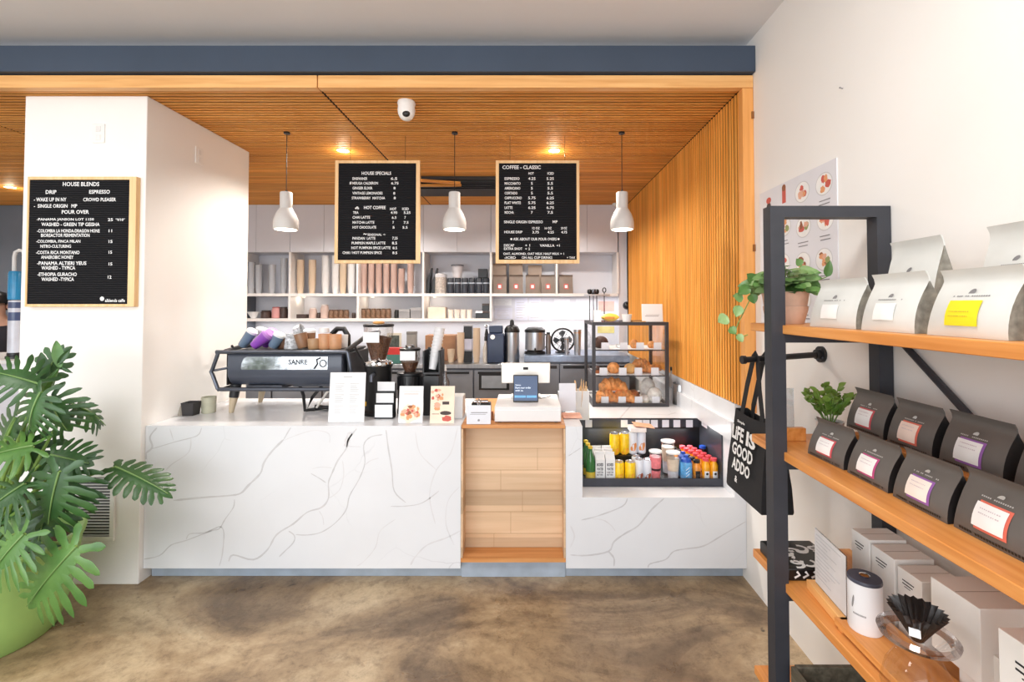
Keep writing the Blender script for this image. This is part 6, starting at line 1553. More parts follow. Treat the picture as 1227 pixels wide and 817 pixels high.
# dark bags, second plank
LREDS = [mat('label_rim_red', (206, 84, 92), .6), mat('label_rim_magenta', (190, 76, 130), .6), mat('label_rim_violet', (150, 96, 170), .6), mat('label_rim_coral', (222, 110, 90), .6)]
FEET = mat('dark_print', (24, 23, 24), .35) if 'dark_print' not in MATS else mat('bag_dark_print', (24, 23, 24), .35)
DB = [('charcoal bag in the front row beside the small green plant', 961.5, 1003.5, .97, .98, .105, 0), ('charcoal bag with magenta-rimmed label, second in the front row', 1007.5, 1055, .98, .98, .108, 1), ('charcoal bag with cream label and violet corner, third in the front row', 1060.5, 1124, .98, .98, .112, 2), ('nearest charcoal bag of the front row with the largest label', 1131, 1225, .985, .985, .120, 3)]
for lab, ra, rb_, xa, xb, h, k in DB:
    on_shelf_bag(lab, ra, rb_, xa, xb, Z2, h, .085, BAGD, -.02, GUSSD, mat('cream_label', (244, 232, 222), .7) if k == 2 else WLAB, (-.44, .38, .25, .68), .84, crimp=.022, fold=.008, border=LREDS[k], feet=FEET, plus=lab_lines(-.3, .25, (.5, .58), mat('label_pale_print', (206, 190, 196), .7)))
# riser and back row
zr = Z2 + 0.088
t2 = thing('display_riser', 'wooden riser behind the front row of charcoal bags', 'riser', (1.175, 1.18, Z2)); MB().box(-.075, .045, -.72, .42, .07, .0875).build('riser_top', SHELFY, t2, bevel=.002)
for yy in (-.70, -.15, .38): MB().box(-.07, .04, yy, yy + .02, 0, .0695).build('riser_leg', SHELFY, t2)
DB2 = [('charcoal bag in the raised back row beside the small green plant', 1008, 1051, 1.12, 1.12, .118, 0), ('charcoal bag in the raised back row behind the magenta-rimmed one', 1055.5, 1108, 1.12, 1.12, .118, 3), ('charcoal bag with lilac-cornered label in the raised back row', 1116, 1191, 1.12, 1.12, .122, 2), ('charcoal bag cut by the picture edge in the raised back row', 1203, 1305, 1.12, 1.12, .122, 3)]
for lab, ra, rb_, xa, xb, h, k in DB2:
    on_shelf_bag(lab, ra, rb_, xa, xb, zr, h, .085, BAGD, -.02, GUSSD, mat('peach_label', (246, 222, 208), .7) if k == 3 else WLAB, (-.44, .38, .22, .66), .80, crimp=.022, fold=.008, border=LREDS[k], feet=FEET, plus=lab_lines(-.3, .25, (.5, .58), mat('label_pale_print', (206, 190, 196), .7)))
# clear sign behind the post on the second plank + small plant
q = Vector((at(944, 540, 1.78).x, 1.78, Z2)); 
t = thing('acrylic_sign', 'clear acrylic sign in a small wooden block behind the black post', 'sign', (1.0, 1.80, Z2)); MB().box(-.035, .06, -.012, .012, 0, .05).build('block', SHELFY, t, bevel=.002); MB().box(-.06, .02, -.002, .002, .0505, .20).build('sheet', ACRYL, t)

# ---- lowest full shelf in view: print stack, menu, canister, boxes, dripper
def p3(px, X, z=Z3): return Vector((X, X * F / (px - VX), z))
# patterned magazines
t = thing('patterned_pouch', 'flat black and white patterned pouch behind the acrylic menu', 'pouch', (1.035, 1.775, Z3))
MB().box(-.115, .085, -.10, .10, 0, .045).build('pouch_body', BLACKP, t, bevel=.006)
m = MB()
for k in range(13):
    x = -.10 + .175 * RN.random(); y = -.085 + .17 * RN.random(); a0 = RN.uniform(0, 6)
    m.strip([(x + .022 * (1 - i * .02) * cos(a0 + i * .5), y + .016 * sin(a0 + i * .5) + .002 * i) for i in range(9)], .006, TR(0, 0, .0456 + k * 2e-5))
for k in range(6):
    x = -.09 + .03 * k; m.strip([(x, .012), (x + .018, .022), (x + .008, .034)], .004, M_front(0, -.1006, 0))
m.build('white_squiggle', WL, t, smooth=0)
# acrylic menu in a wooden foot
A = p3(966, .965); B = p3(1008, .99); w = (B - A).length; rz = atan2(B.y - A.y, B.x - A.x)
A = p3(975, 1.0); B = p3(1010, 1.0); A = Vector((.985, 1.63, Z3)); B = Vector((.965, 1.43, Z3)); w = (B - A).length; rz = atan2(B.y - A.y, B.x - A.x)
t = thing('menu_holder', 'acrylic menu with pale print in a wooden foot on the third plank', 'menu holder', (A + B) / 2, rz)
MB().box(-w / 2 - .005, w / 2 + .005, -.022, .022, 0, .030).build('wooden_foot', TRIMX, t, bevel=.002)
hh = .215
MB().box(-w / 2 + .012, w / 2 - .004, .0, .003, .0305, hh).build('sheet', ACRYL, t); MB().box(-w / 2 + .013, w / 2 - .005, -.0012, -.0002, .034, hh - .001).build('menu_paper', mat('menu_paper', (222, 220, 222), .7), t, smooth=0)
m = MB()
for k in range(12): z = .06 + k * .0125; m.box(-w * .38, w * RN.uniform(-.1, .36), -.0020, -.0014, z, z + .003)
m.build('print', mat('menu_grey_print', (198, 196, 200), .8), t, smooth=0)
# wooden riser board
t = thing('wooden_riser', 'low wooden riser board under the white canister', 'riser', (.985, 1.28, Z3)); MB().box(-.055, .10, -.10, .16, .010, .030).build('board', SHELFY, t, bevel=.002); MB().box(-.05, .095, -.09, -.07, 0, .0098).build('foot', SHELFY, t); MB().box(-.05, .095, .13, .15, 0, .0098).build('foot', SHELFY, t)
zc = Z3 + .0306
c = Vector((0, 0, zc)); yC = 1.39; xC = at(1036.5, 730, yC).x
t = thing('white_canister', 'white cylinder canister with dark grey lid on the wooden riser', 'canister', (xC, yC, zc)); r = .0435
hcan = at(1036, 693, yC).z - zc
MB().lathe([(r * .96, 0), (r, .004), (r, hcan - .004)], n=36).build('canister_body', mat('matt_white', (236, 238, 242), .5, var=.01), t)
MB().lathe([(r * 1.005, hcan - .0035), (r * 1.005, hcan), (r * .97, hcan + .006), (r * .3, hcan + .006)], n=36).build('lid', mat('lid_slate', (74, 76, 92), .35, var=.12), t); MB().lathe([(r * .25, hcan + .0065), (r * .32, hcan + .011), (r * .2, hcan + .014)], n=20).build('lid_seal', CHROME, t)
m = MB()
def cylpt(th, z): return ((r + .0006) * cos(th), (r + .0006) * sin(th), z)
for k in range(14):
    th = pi + .25 + k * .055
    if RN.random() < .9: m.add([cylpt(th, hcan * .36), cylpt(th + .035, hcan * .36), cylpt(th + .035, hcan * .395), cylpt(th, hcan * .395)], [(0, 1, 2, 3)])
m.add([cylpt(pi + .25 + .09 * cos(a), hcan * .60 + .014 * sin(a) + .012 * cos(a)) for a in [2 * pi * k / 14 for k in range(14)]], [tuple(range(14))]); m.build('emblem', INKG, t, smooth=0)
# white boxes along the wall
BXM = mat('white_carton', (240, 238, 234), .65, var=.015); BXT = mat('carton_top', (232, 226, 216), .7, var=.05)
def carton(label, pa, pb, X, depth, ztop, z=Z3, mark=True, seam=True):
    A, B = p3(pa, X, z), p3(pb, X, z); w = A.y - B.y; h = ztop - z
    t = thing('white_box', label, 'box', ((X + depth / 2), (A.y + B.y) / 2, z))
    MB().box(-depth / 2, depth / 2, -w / 2, w / 2, 0, h).build('box_body', BXM, t, bevel=.0015)
    m = MB(); m.box(-depth / 2 + .004, depth / 2 - .004, -.001, .001, h - .0004, h + .0004); m.build('seam', mat('seam_grey', (176, 170, 162), .8), t, smooth=0)
    if mark:
        m = MB(); MM = M_aisle(-depth / 2 - .0006, 0, 0); m.box(-w * .28, w * .14, h * .80, h * .815, 0, .0003, MM); m.box(-w * .28, w * .2, h * .845, h * .86, 0, .0003, MM); m.box(-w * .20, w * .05, h * .765, h * .775, 0, .0003, MM); m.build('print', INK, t, smooth=0)
    return t
carton('farthest tall white box on the third plank next to the menu', 1016, 1037, 1.10, .12, .875)
carton('tall white box second from the far end of the third plank', 1039, 1066, 1.10, .12, .868)
carton('tall white box with tiny black print beside the big white box', 1069.5, 1098, 1.10, .12, .858)
carton('lowest wide white box of the stack against the wall', 1140, 1222, 1.10, .16, Z3 + .075, mark=False)
carton('large white box with blank front lying on the wide one', 1108.5, 1166, 1.07, .13, .912, Z3 + .0757, mark=False)
carton('second white box under the large one at its near side', 1166.8, 1215, 1.10, .14, Z3 + .15, Z3 + .0757, mark=False)
carton('nearest white box at the bottom right of the third plank', 1187, 1290, .985, .13, at(1190, 757, .98).z, Z3)
# glass carafe with black cone filter
xG, yG = .905, 1.07
q = at(1098, 790, 1.10); xG = .945; yG = .945 * F / (1092 - VX)
GS = 1.32
t = thing('glass_dripper', 'glass coffee carafe with flared collar on the third plank', 'carafe', (xG, yG, Z3)); 
MB().lathe([(r_ * GS, z_ * GS) for r_, z_ in ((.040, 0), (.052, .01), (.058, .035), (.050, .07), (.034, .098), (.026, .106), (.034, .118), (.052, .134))], n=32, cap=False).build('carafe', glassmat('carafe_glass', (253, 252, 251), .03, .03, .22), t)
MB().lathe([(r_ * GS, z_ * GS) for r_, z_ in ((.046, .128), (.060, .131), (.062, .137), (.055, .143))], n=32, cap=False).build('collar_rim', glassmat('rim_glass', (232, 226, 226), .2, .05), t)
FIL = mat('black_filter', (44, 36, 33), .35, var=.2, scale=40)
vs = []; n = 44
t = thing('coffee_filter', 'pleated black cone filter sitting in the glass carafe', 'coffee filter', (xG, yG, Z3 + .165))
def filt(u, v):
    a = 2 * pi * u; rr = (.012 + .043 * v) * (1 + .10 * v * (1 if int(round(u * 44)) % 2 else -1)); return (rr * cos(a), rr * sin(a), .075 * v)
m = MB(); m.grid(filt, 44, 5); m.build('pleated_cone', FIL, t, smooth=0); MB().disc((0, 0, .001), .013).build('base_disc', FIL, t); MB().box(-.012, .010, -.012, .006, 0, .0008, TR(-.03, -.03, .04, rx=.9, rz=-.6)).build('paper_tag', PAPER, t)
t = thing('black_scoop', 'small black cap at the bottom edge of the third plank', 'cap', (.93, .93 * F / (1146 - VX), Z3)); MB().lathe([(.03, 0), (.032, .02), (.026, .028)], n=24).build('cap_body', BLACKP, t)
# crate on the lowest plank
t = thing('wooden_crate', 'dark slatted crate with a handle strap on the lowest plank', 'crate', (1.06, 1.43, Z4)); CRM = woodmat('crate_dark', (70, 66, 54), (92, 86, 72), (112, 106, 90), 'y', .6)
for x, nm in ((-.15, 'side'), (.15, 'side')):
    MB().box(x - .008, x + .008, -.20, .20, 0, .20).build('side_board', CRM, t, bevel=.002)
for y in (-.20, .20): MB().box(-.141, .141, y - .008, y + .008, 0, .20).build('end_board', CRM, t, bevel=.002)
MB().box(-.141, .141, -.191, .191, 0, .012).build('bottom_board', CRM, t); MB().box(-.16, -.1585, -.03, .03, .12, .15).build('strap', mat('strap_brown', (120, 96, 70), .6), t)
m = MB(); m.sphere((-.162, .10, .165), .006); m.build('rivet', CHROME, t)
t = thing('packed_bag', 'pale packet lying in the dark crate', 'packet', (1.06, 1.39, Z4 + .0125)); MB().box(-.09, .10, -.12, .10, 0, .10).build('packet_body', mat('packet_white', (222, 216, 206), .6), t, bevel=.01); MB().box(-.05, .06, -.06, .05, .1003, .101).build('label', mat('packet_brown', (176, 120, 80), .6), t)

# ================================================================== pipe rail and tote
FL = atx(985, 424.5, WX - .001); zR = FL.z; yR = FL.y
t = thing('pipe_rail', 'black pipe rail with round flange on the right wall', 'rail', FL); 
MB().cyl((0, 0, 0), (-.012, 0, 0), .036, n=24).build('flange', BLACK, t); MB().cyl((-.012, 0, 0), (-.03, 0, 0), .021, n=18).build('collar', BLACK, t)
EP = at(893, 431, yR - .05); d = EP - FL
MB().cyl((-.03, d.y * .08, d.z * .08), (d.x, d.y, d.z), .013, n=16).build('pipe', BLACK, t); MB().cyl((d.x, d.y, d.z), (d.x - .016, d.y - .001, d.z), .018, n=16).build('end_cap', BLACK, t)
m = MB()
for k in range(4): a = 2 * pi * k / 4 + .5; m.sphere((-.012, .026 * cos(a), .026 * sin(a)), .004, 8, 5)
m.build('screw', STEELD, t)
TOTE = mat('black_canvas', (31, 31, 34), .85, var=.08, scale=60, bump=.2, bscale=240)
Xt = .965
c1 = atx(871.5, 578, Xt); c2 = atx(912.5, 620, Xt); t1 = atx(882, 498, Xt); t2_ = atx(919, 514, Xt)
zb = (c1.z + c2.z) / 2; yf, yn = c1.y, c2.y; zt = (t1.z + t2_.z) / 2; ym = (yf + yn) / 2; dp = .13
t = thing('tote_bag', 'black canvas tote with white lettering hanging on the pipe rail', 'bag', (Xt + dp / 2, ym, zb)); W = yf - yn; Hh = zt - zb
def tl(X, Y, Z): return (X - Xt - dp / 2, Y - ym, Z - zb)
loops = []
for k, (s, dd, wy) in enumerate(((0, dp * .5, 1.0), (.03, dp * .52, 1.02), (.3, dp * .48, 1.0), (.6, dp * .38, .96), (.85, dp * .27, .93), (1.0, dp * .22, .90))):
    L = []; n = 8
    fr = [(-dd + .012 * sin(3.1 * i / n) * sin(pi * s) - .0, W * wy * (.5 - i / n), Hh * s + (.012 * ((i / n - .5) * 2) ** 2 if s == 1.0 else 0)) for i in range(n + 1)]
    bk = [(dd, -y, z) for (x, y, z) in fr]
    bk = [(dd, W * wy * (-.5 + i / n), Hh * s + (.012 * ((i / n - .5) * 2) ** 2 if s == 1.0 else 0)) for i in range(n + 1)]
    loops.append([Vector(p) for p in fr + bk])
MB().loft(loops, cap=(True, False)).build('bag_body', TOTE, t, smooth=50)
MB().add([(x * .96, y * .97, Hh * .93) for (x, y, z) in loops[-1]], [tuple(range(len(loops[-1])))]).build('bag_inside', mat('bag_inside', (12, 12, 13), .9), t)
rail_y = FL.y + d.y * .75; rail_x = FL.x + d.x * .80; rail_z = FL.z + d.z * .8 + .014
for s in (-1, 1):
    xb = s * dp * .2 ; pts = []
    y0, y1 = W * .30, -W * .30; L0 = Hh * .86
    rx, ry, rzz = rail_x - Xt - dp / 2 + s * .022, rail_y - ym, rail_z - zb
    m = MB()
    seq = [(xb * 1.1, y0, L0), (xb * .9, y0 * .9 + .1 * ry, Hh + .03), ((xb + rx) / 2, (y0 + ry) / 2 + .006, (Hh + rzz) / 2), (rx, ry + .018, rzz - .012), (rx, ry, rzz + .004), (rx, ry - .018, rzz - .012), ((xb + rx) / 2, (y1 + ry) / 2 - .006, (Hh + rzz) / 2), (xb * .9, y1 * .9 + .1 * ry, Hh + .03), (xb * 1.1, y1, L0)]
    P = [Vector(p) for p in seq]; vs = []; hw_ = .017
    for i, p in enumerate(P):
        tg = P[min(i + 1, len(P) - 1)] - P[max(i - 1, 0)]; nrm = Vector((1, 0, 0)); side = tg.cross(nrm).normalized()
        if i in (3, 4, 5): side = Vector((0, 1, 0)) * 0 + Vector((1, 0, 0)) if False else side
        for a_, b_ in ((hw_, .0015), (-hw_, .0015), (-hw_, -.0015), (hw_, -.0015)): vs.append(p + side * a_ + nrm * b_)
    fs = []
    for i in range(len(P) - 1):
        for k in range(4): fs.append((i * 4 + k, i * 4 + (k + 1) % 4, i * 4 + 4 + (k + 1) % 4, i * 4 + 4 + k))
    m.add(vs, fs); m.build('strap', TOTE, t)
# lettering printed on the aisle face
m = MB(); zf = lambda s: 0
def face_x(z, s=0): 
    tt = max(0, min(1, z / Hh)); return -(dp * (.52 - .30 * tt)) - .004
ML = lambda: Matrix(((0, 0, -1, 0), (-1, 0, 0, 0), (0, 1, 0, 0), (0, 0, 0, 1)))
def tote_text(st, u0, u1, z0, z1, bold=.05):
    vs, fs = text_geo(st, bold); ax = min(v.x for v in vs); bx_ = max(v.x for v in vs); ay = min(v.y for v in vs); by = max(v.y for v in vs); out = []
    for v in vs:
        a = (v.x - ax) / (bx_ - ax); b = (v.y - ay) / (by - ay); y = W * (.5 - (u0 + (u1 - u0) * a)); z = Hh * (z0 + (z1 - z0) * b); out.append((face_x(z) - .009, y, z))
    m.add(out, fs)
tote_text('LiFE', .10, .44, .66, .84, .035); tote_text('IS', .52, .78, .66, .84, .04); tote_text('GOOD', .14, .74, .47, .63, .035); tote_text('ADDO', .18, .70, .29, .44, .035); tote_text('Simple', .22, .44, .88, .92, .03); tote_text('&', .30, .38, .15, .23, .03)
m.build('lettering', WHITEINK, t, smooth=0)

# ================================================================== poster on the right wall
X_ = WX - .002
a = atx(911, 231, X_); b = atx(1003, 191, X_); zb_ = atx(911, 392, X_).z; zt_ = (a.z + b.z) / 2; W_ = a.y - b.y; H_ = zt_ - zb_
t = thing('food_poster', 'pale wall poster with rows of plated dishes behind the shelf', 'poster', (X_, (a.y + b.y) / 2, zb_))
MB().box(-.003, .0015, -W_ / 2, W_ / 2, 0, H_).build('sheet', mat('poster_grey', (226, 225, 230), .6, var=.01), t, smooth=0)
m = MB(); MM = M_aisle(-.0036, 0, 0)
DISH = [(.15, .90, 0), (.38, .905, 1), (.62, .885, 2), (.87, .88, 2), (.15, .70, 3), (.38, .70, 3), (.63, .66, 3), (.88, .67, 2), (.36, .45, 3), (.62, .435, 3), (.86, .435, 3), (.15, .45, 3), (.36, .22, 3), (.62, .20, 3), (.86, .19, 3)]
for (u, v, kd) in DISH:
    x = (u - .5) * W_; y = v * H_; r = W_ * .085
    if kd == 1:
        m.m = 3; m.box(x - r * .3, x + r * .3, y - r * .6, y + r * .9, 0, .0004, MM); m.m = 2; m.disc((x, y + r * .8, .0006), r * .32, M=MM)
    elif kd == 0:
        m.m = 3; m.disc((x, y + r * .3, .0006), r * .45, M=MM, ry=r * .3); m.m = 4; m.disc((x, y - r * .3, .0005), r * .4, M=MM)
    else:
        m.m = 7; m.disc((x, y, .0002), r * 1.08, 24, MM, r * .92); m.m = 8; m.disc((x, y, .0003), r, 24, MM, r * .84)
        for k in range(7):
            m.m = RN.choice([0, 0, 1, 2, 3, 5] if kd == 3 else [0, 1, 3]); aa = RN.uniform(0, 6.28); rr = r * .55 * sqrt(RN.random())
            blob(m, x + rr * cos(aa), y + rr * .8 * sin(aa), r * RN.uniform(.2, .42), r * RN.uniform(.16, .34), MM, .0005 + k * .00005)
    m.m = 9
    for q_ in range(2): m.box(x - r * RN.uniform(.6, .9), x + r * RN.uniform(.5, .9), y - r * (1.35 + .3 * q_), y - r * (1.27 + .3 * q_), 0, .0004, MM)
m.build('print', FOOD + [mat('print_grey', (206, 204, 206), .7), mat('print_plate', (240, 238, 236), .7), mat('print_text', (140, 138, 142), .7)], t, smooth=0)
q = atx(1010, 106, WX - .0005); t = thing('wall_hook', 'tiny dark nail high on the right wall', 'nail', q); MB().cyl((0, 0, 0), (-.012, 0, .003), .002, n=8).build('shank', INKG, t); MB().cyl((-.012, 0, .003), (-.014, 0, .0035), .0035, n=10).build('head', INKG, t)
# ================================================================== plants
def leafmat(name, c0, c1, rough=.4):
    m = mat(name, c0, rough, var=.0); n, l = nodes_of(m); p = principled(m)
    rp = [x for x in n if x.type == 'VALTORGB'][0]; nz = [x for x in n if x.type == 'TEX_NOISE'][0]; nz.inputs['Scale'].default_value = 9
    rp.color_ramp.elements[0].color = lin(c0); rp.color_ramp.elements[1].color = lin(c1); p.inputs['Coat Weight'].default_value = .15; p.inputs['Coat Roughness'].default_value = .3
    p.inputs['Transmission Weight'].default_value = 0.0
    return m
PHIL = leafmat('philodendron_green', (34, 70, 32), (60, 102, 48)); PHILL = leafmat('philodendron_light', (62, 106, 44), (96, 138, 66)); STEMG = mat('petiole_green', (120, 152, 72), .5, var=.1); MIDR = mat('leaf_midrib', (112, 146, 82), .5)
def lobed_leaf(m, L, W, nl, M, droop=.5, cup=.15, seed=0, fold=.25):
    """deeply cut leaf: base at origin, tip along +y, faces +z. Built as midrib plate + separate fingers joined to it."""
    R = random.Random(seed)
    def bend(x, y, z=0):
        v = y / L; zz = -droop * L * max(0, v) ** 2 * .55 - abs(x) ** 1.6 / max(W, .01) ** .6 * fold + z
        return (x, y * (1 - .16 * droop * max(0, v) ** 2), zz)
    # central blade
    c = lambda v: W * .20 * (sin(pi * min(1, .12 + v * .86)) ** .7)
    nseg = 14
    vs = []; 
    for i in range(nseg + 1):
        v = i / nseg; y = L * v; hw = c(v) if v < 1 else .001
        for s in (-1, -.5, 0, .5, 1): vs.append(bend(hw * s, y, .004 * (1 - abs(s))))
    m.add(vs, [(i * 5 + k, i * 5 + k + 1, i * 5 + 6 + k, i * 5 + 5 + k) for i in range(nseg) for k in range(4)], M)
    for s in (-1, 1):
        for k in range(nl):
            v = -.02 + .90 * k / (nl - 1); ang = (1.95 - 1.45 * v) + R.uniform(-.08, .08)      # angle from tip direction
            if k == 0: ang = 2.45
            env = (.55 + .95 * v - 1.15 * v * v) * 1.15
            ln = W * .60 * max(.40, env) * R.uniform(.90, 1.08); wd = L * .90 / nl * .52 * max(.62, sin(min(ang, 1.6))) * R.uniform(.92, 1.06)
            bx0, by0 = s * c(max(0, v)) * .55, L * max(0.01, v)
            dx, dy = s * sin(ang), cos(ang); px_, py_ = -dy * s, dx * s
            pts = []; n = 10
            for i in range(n + 1):
                q = i / n; hw = wd * (.80 + .55 * q) * (1 - q ** 4.5) ** .55 if q < 1 else .0015
                curve = .16 * ln * q * q
                cxp = bx0 + dx * ln * q + 0 * curve; cyp = by0 + dy * ln * q + curve
                wob = 1 + .13 * sin(q * 11 + k * 2)
                for e in (-1, 0, 1): pts.append(bend(cxp + px_ * hw * e * wob, cyp + py_ * hw * e * wob, (.003 if e == 0 else 0) - .10 * ln * q * q * droop))
            m.add(pts, [(i * 3 + j, i * 3 + j + 1, i * 3 + 4 + j, i * 3 + 3 + j) for i in range(n) for j in range(2)], M)
    # tip lobe
    pts = []
    for i in range(7):
        q = i / 6; hw = W * .10 * (1 - q ** 2.2) + .001; y = L * (.93 + .20 * q)
        for e in (-1, 0, 1): pts.append(bend(hw * e, y, 0))
    m.add(pts, [(i * 3 + j, i * 3 + j + 1, i * 3 + 4 + j, i * 3 + 3 + j) for i in range(6) for j in range(2)], M)
def orient(base, tip, normal_hint):
    y = (Vector(tip) - Vector(base)).normalized(); n = Vector(normal_hint); x = y.cross(n).normalized(); z = x.cross(y)
    return Matrix(((x.x, y.x, z.x, base[0]), (x.y, y.y, z.y, base[1]), (x.z, y.z, z.z, base[2]), (0, 0, 0, 1)))
PC = Vector((-2.64, 2.33, 0.0)); ZRIM = .47
POT = mat('pale_green_pot', (150, 186, 106), .45, var=.05, scale=4)
t = thing('philodendron', 'big split-leaf plant in a pale green pot left of the counter', 'potted plant', PC)
PH = t
MB().lathe([(.24, 0), (.25, .01), (.285, .13), (.315, .30), (.328, ZRIM - .06), (.335, ZRIM - .045), (.345, ZRIM - .01), (.335, ZRIM), (.315, ZRIM - .005), (.305, ZRIM - .09)], n=48, cap=True).build('pot', POT, t)
MB().lathe([(.304, ZRIM - .085), (.15, ZRIM - .045), (.01, ZRIM - .035)], n=32, cap=False).build('soil', mat('soil_bark', (84, 58, 44), .9, var=.4, scale=50, bump=.8, bscale=70), t)
# leaves: (photo px of leaf base, photo px of tip, depth base, depth tip, width factor, lobes, normal hint, droop, light?)
LEAVES = [
    ((92, 655), (8, 742), 2.05, 1.97, .30, 8, (0.25, -1, .55), .35, 1),      # big low leaf over the pot
    ((84, 560), (60, 622), 2.30, 2.22, .30, 8, (.05, -1, .4), .3, 0),
    ((70, 595), (96, 580), 2.3, 2.35, .17, 6, (.1, -.7, .9), .2, 0),
    ((72, 565), (48, 640), 2.12, 2.08, .26, 7, (.2, -1, .3), .3, 0),
    ((85, 485), (140, 500), 2.35, 2.45, .13, 6, (.15, -.5, .9), .9, 0),
    ((60, 475), (72, 520), 2.25, 2.2, .22, 7, (.05, -1, .5), .6, 0),
    ((50, 470), (20, 520), 2.15, 2.08, .22, 7, (-.1, -1, .5), .5, 0),
    ((45, 460), (-15, 440), 2.2, 2.12, .24, 7, (-.15, -.9, .9), .35, 0),
    ((52, 455), (75, 412), 2.35, 2.4, .10, 5, (.5, -1, .2), .1, 0),
    ((40, 535), (-25, 545), 2.1, 2.0, .26, 7, (-.1, -.8, .9), .3, 1),
    ((62, 545), (108, 555), 2.3, 2.28, .18, 7, (.1, -.9, .6), .3, 0),
    ((138, 560), (208, 588), 2.42, 2.38, .17, 9, (.28, -.55, .95), .30, 0),  # lone leaf on a long stalk
    ((30, 580), (-20, 610), 2.1, 2.0, .26, 7, (-.2, -1, .4), .3, 0),
    ((30, 640), (-20, 690), 2.0, 1.93, .26, 7, (-.1, -1, .4), .3, 1),
    ((20, 500), (-20, 560), 2.3, 2.3, .26, 7, (-.1, -1, .4), .4, 0),
    ((30, 520), (45, 590), 2.4, 2.4, .26, 7, (.1, -1, .2), .3, 0),
    ((60, 600), (40, 655), 2.2, 2.10, .22, 6, (.3, -1, .4), .3, 0),
    ((10, 620), (40, 668), 2.25, 2.15, .24, 7, (.0, -1, .4), .3, 0),
]
crown = Vector((0, 0, ZRIM + .02))
for i, (pb, pt, yb, yt, W, nl, nh, dr, lt) in enumerate(LEAVES):
    b = at(pb[0], pb[1], yb) - PC; e = at(pt[0], pt[1], yt) - PC
    L = (e - b).length; m = MB(); lobed_leaf(m, L * .90, W if nl == 9 else max(W, L * .72), nl, orient(b, e, nh), dr, seed=i)
    lf = m.build('leaf', PHILL if lt else PHIL, t, smooth=60)
    m = MB(); M_ = orient(b, e, nh)
    m.tube([M_ @ Vector((0, L * .88 * q, .006 - dr * L * q * q * .50 * .9)) for q in [k / 8 for k in range(9)]], [.005 * (1 - .7 * k / 8) for k in range(9)], 6); m.build('midrib', MIDR, lf)
    root = Vector((RN.uniform(-.06, .06), RN.uniform(-.05, .05), ZRIM - .04)); mid = root.lerp(b, .55) + Vector((0, 0, .12 if b.z > ZRIM + .2 else .06)); 
    if b.z < ZRIM + .1: mid = root.lerp(b, .5) + Vector((0, 0, .22))
    pp = []
    for k in range(11):
        q = k / 10; pp.append((1 - q) ** 2 * root + 2 * q * (1 - q) * mid + q * q * b)
    MB().tube(pp, [.011 - .006 * k / 10 for k in range(11)], 8).build('petiole', STEMG, t)
# fresh curled leaves at the top
m = MB(); b = at(48, 478, 2.3) - PC; e = at(70, 442, 2.3) - PC; m.tube([b, b.lerp(e, .5) + Vector((0, -.01, .0)), e], [.010, .026, .004], 8); m.build('young_sheath', PHILL, t)
for i, (pb, pt, lt) in enumerate((((72, 440), (66, 408), 1), ((70, 436), (82, 420), 0), ((74, 440), (84, 446), 0), ((70, 440), (62, 432), 0), ((55, 458), (48, 422), 0))):
    b = at(*pb, 2.3) - PC; e = at(*pt, 2.3) - PC; L = (e - b).length; m = MB()
    def blade(u, v, L=L): return ((u - .5) * L * .34 * sin(pi * min(1, .08 + v * .9)) ** .8, v * L, .02 * (u - .5) ** 2 - .02 * v * v)
    m.grid(blade, 4, 8, orient(b, e, (.6, -1, .1))); m.build('young_leaf', PHILL if lt else PHIL, t, smooth=60)
# ---- trailing plant on the top plank
TC = at(941, 388, 1.80); TC.z = ztops[0] + .0006
t = thing('trailing_plant', 'bushy trailing plant in a ridged blush clay pot on the top plank', 'potted plant', TC)
r = wpx(25, 1.80); hp = at(942, 350, 1.8).z - TC.z
MB().lathe([(r * .78, 0), (r * .82, .01), (r * .96, hp * .45), (r * .97, hp * .55), (r * .92, hp * .56), (r * 1.0, hp * .92), (r * 1.02, hp), (r * .94, hp), (r * .9, hp - .012)], n=32).build('pot', mat('blush_clay', (214, 178, 156), .75, var=.07, scale=18), t)
MB().lathe([(r * .9, hp - .014), (.004, hp - .006)], n=24, cap=False).build('soil', MATS['soil_bark'], t)
PEP = leafmat('pothos_green', (72, 114, 54), (120, 158, 88)); PEPL = leafmat('pothos_light', (110, 150, 84), (160, 186, 128)); PSTR = mat('leaf_stripe', (196, 212, 170), .5)
def oval(m, base, tip, hint, W, curl=.12):
    L = (Vector(tip) - Vector(base)).length
    def f(u, v): x = (u - .5) * 2; hw = W * .5 * (sin(pi * min(1, v ** .72)) ** .75 if 0 < v < 1 else .02); return (x * hw, v * L, -.25 * L * v * v * curl * 2 + .10 * W * abs(x))
    m.grid(f, 4, 7, orient(base, tip, hint))
m = MB(); ml = MB(); ms = MB()
rnd = random.Random(5)
for k in range(170):
    a = rnd.uniform(0, 2 * pi); el = rnd.uniform(.05, 1.35); R0 = rnd.uniform(.04, .125); dirv = Vector((cos(a) * cos(el), sin(a) * cos(el), sin(el)))
    b = Vector((0, 0, hp)) + Vector((dirv.x * R0, dirv.y * R0 * .9, dirv.z * R0 * .78 + .005)); ln = rnd.uniform(.045, .075)
    tp = b + Vector((dirv.x, dirv.y, dirv.z * .3 - .30)).normalized() * ln
    if abs(tp.x + TC.x - WX) < .03: continue
    oval(m if rnd.random() < .6 else ml, b, tp, dirv * .5 + Vector((-.35, -.9, .5)), ln * .66); ms.tube([(0, 0, hp - .01), b * .5 + Vector((0, 0, hp * .4)), b], .0018, 5)
for (px, py, dx, dy) in ((990, 332, 5, -20), (960, 318, -6, -8), (1000, 348, 14, 2)):
    b = at(px, py, 1.8) - TC; e = at(px + dx, py + dy, 1.8) - TC; oval(m, b, e, (0, -1, .2), .035); ms.tube([(0, 0, hp), b], .002, 5)
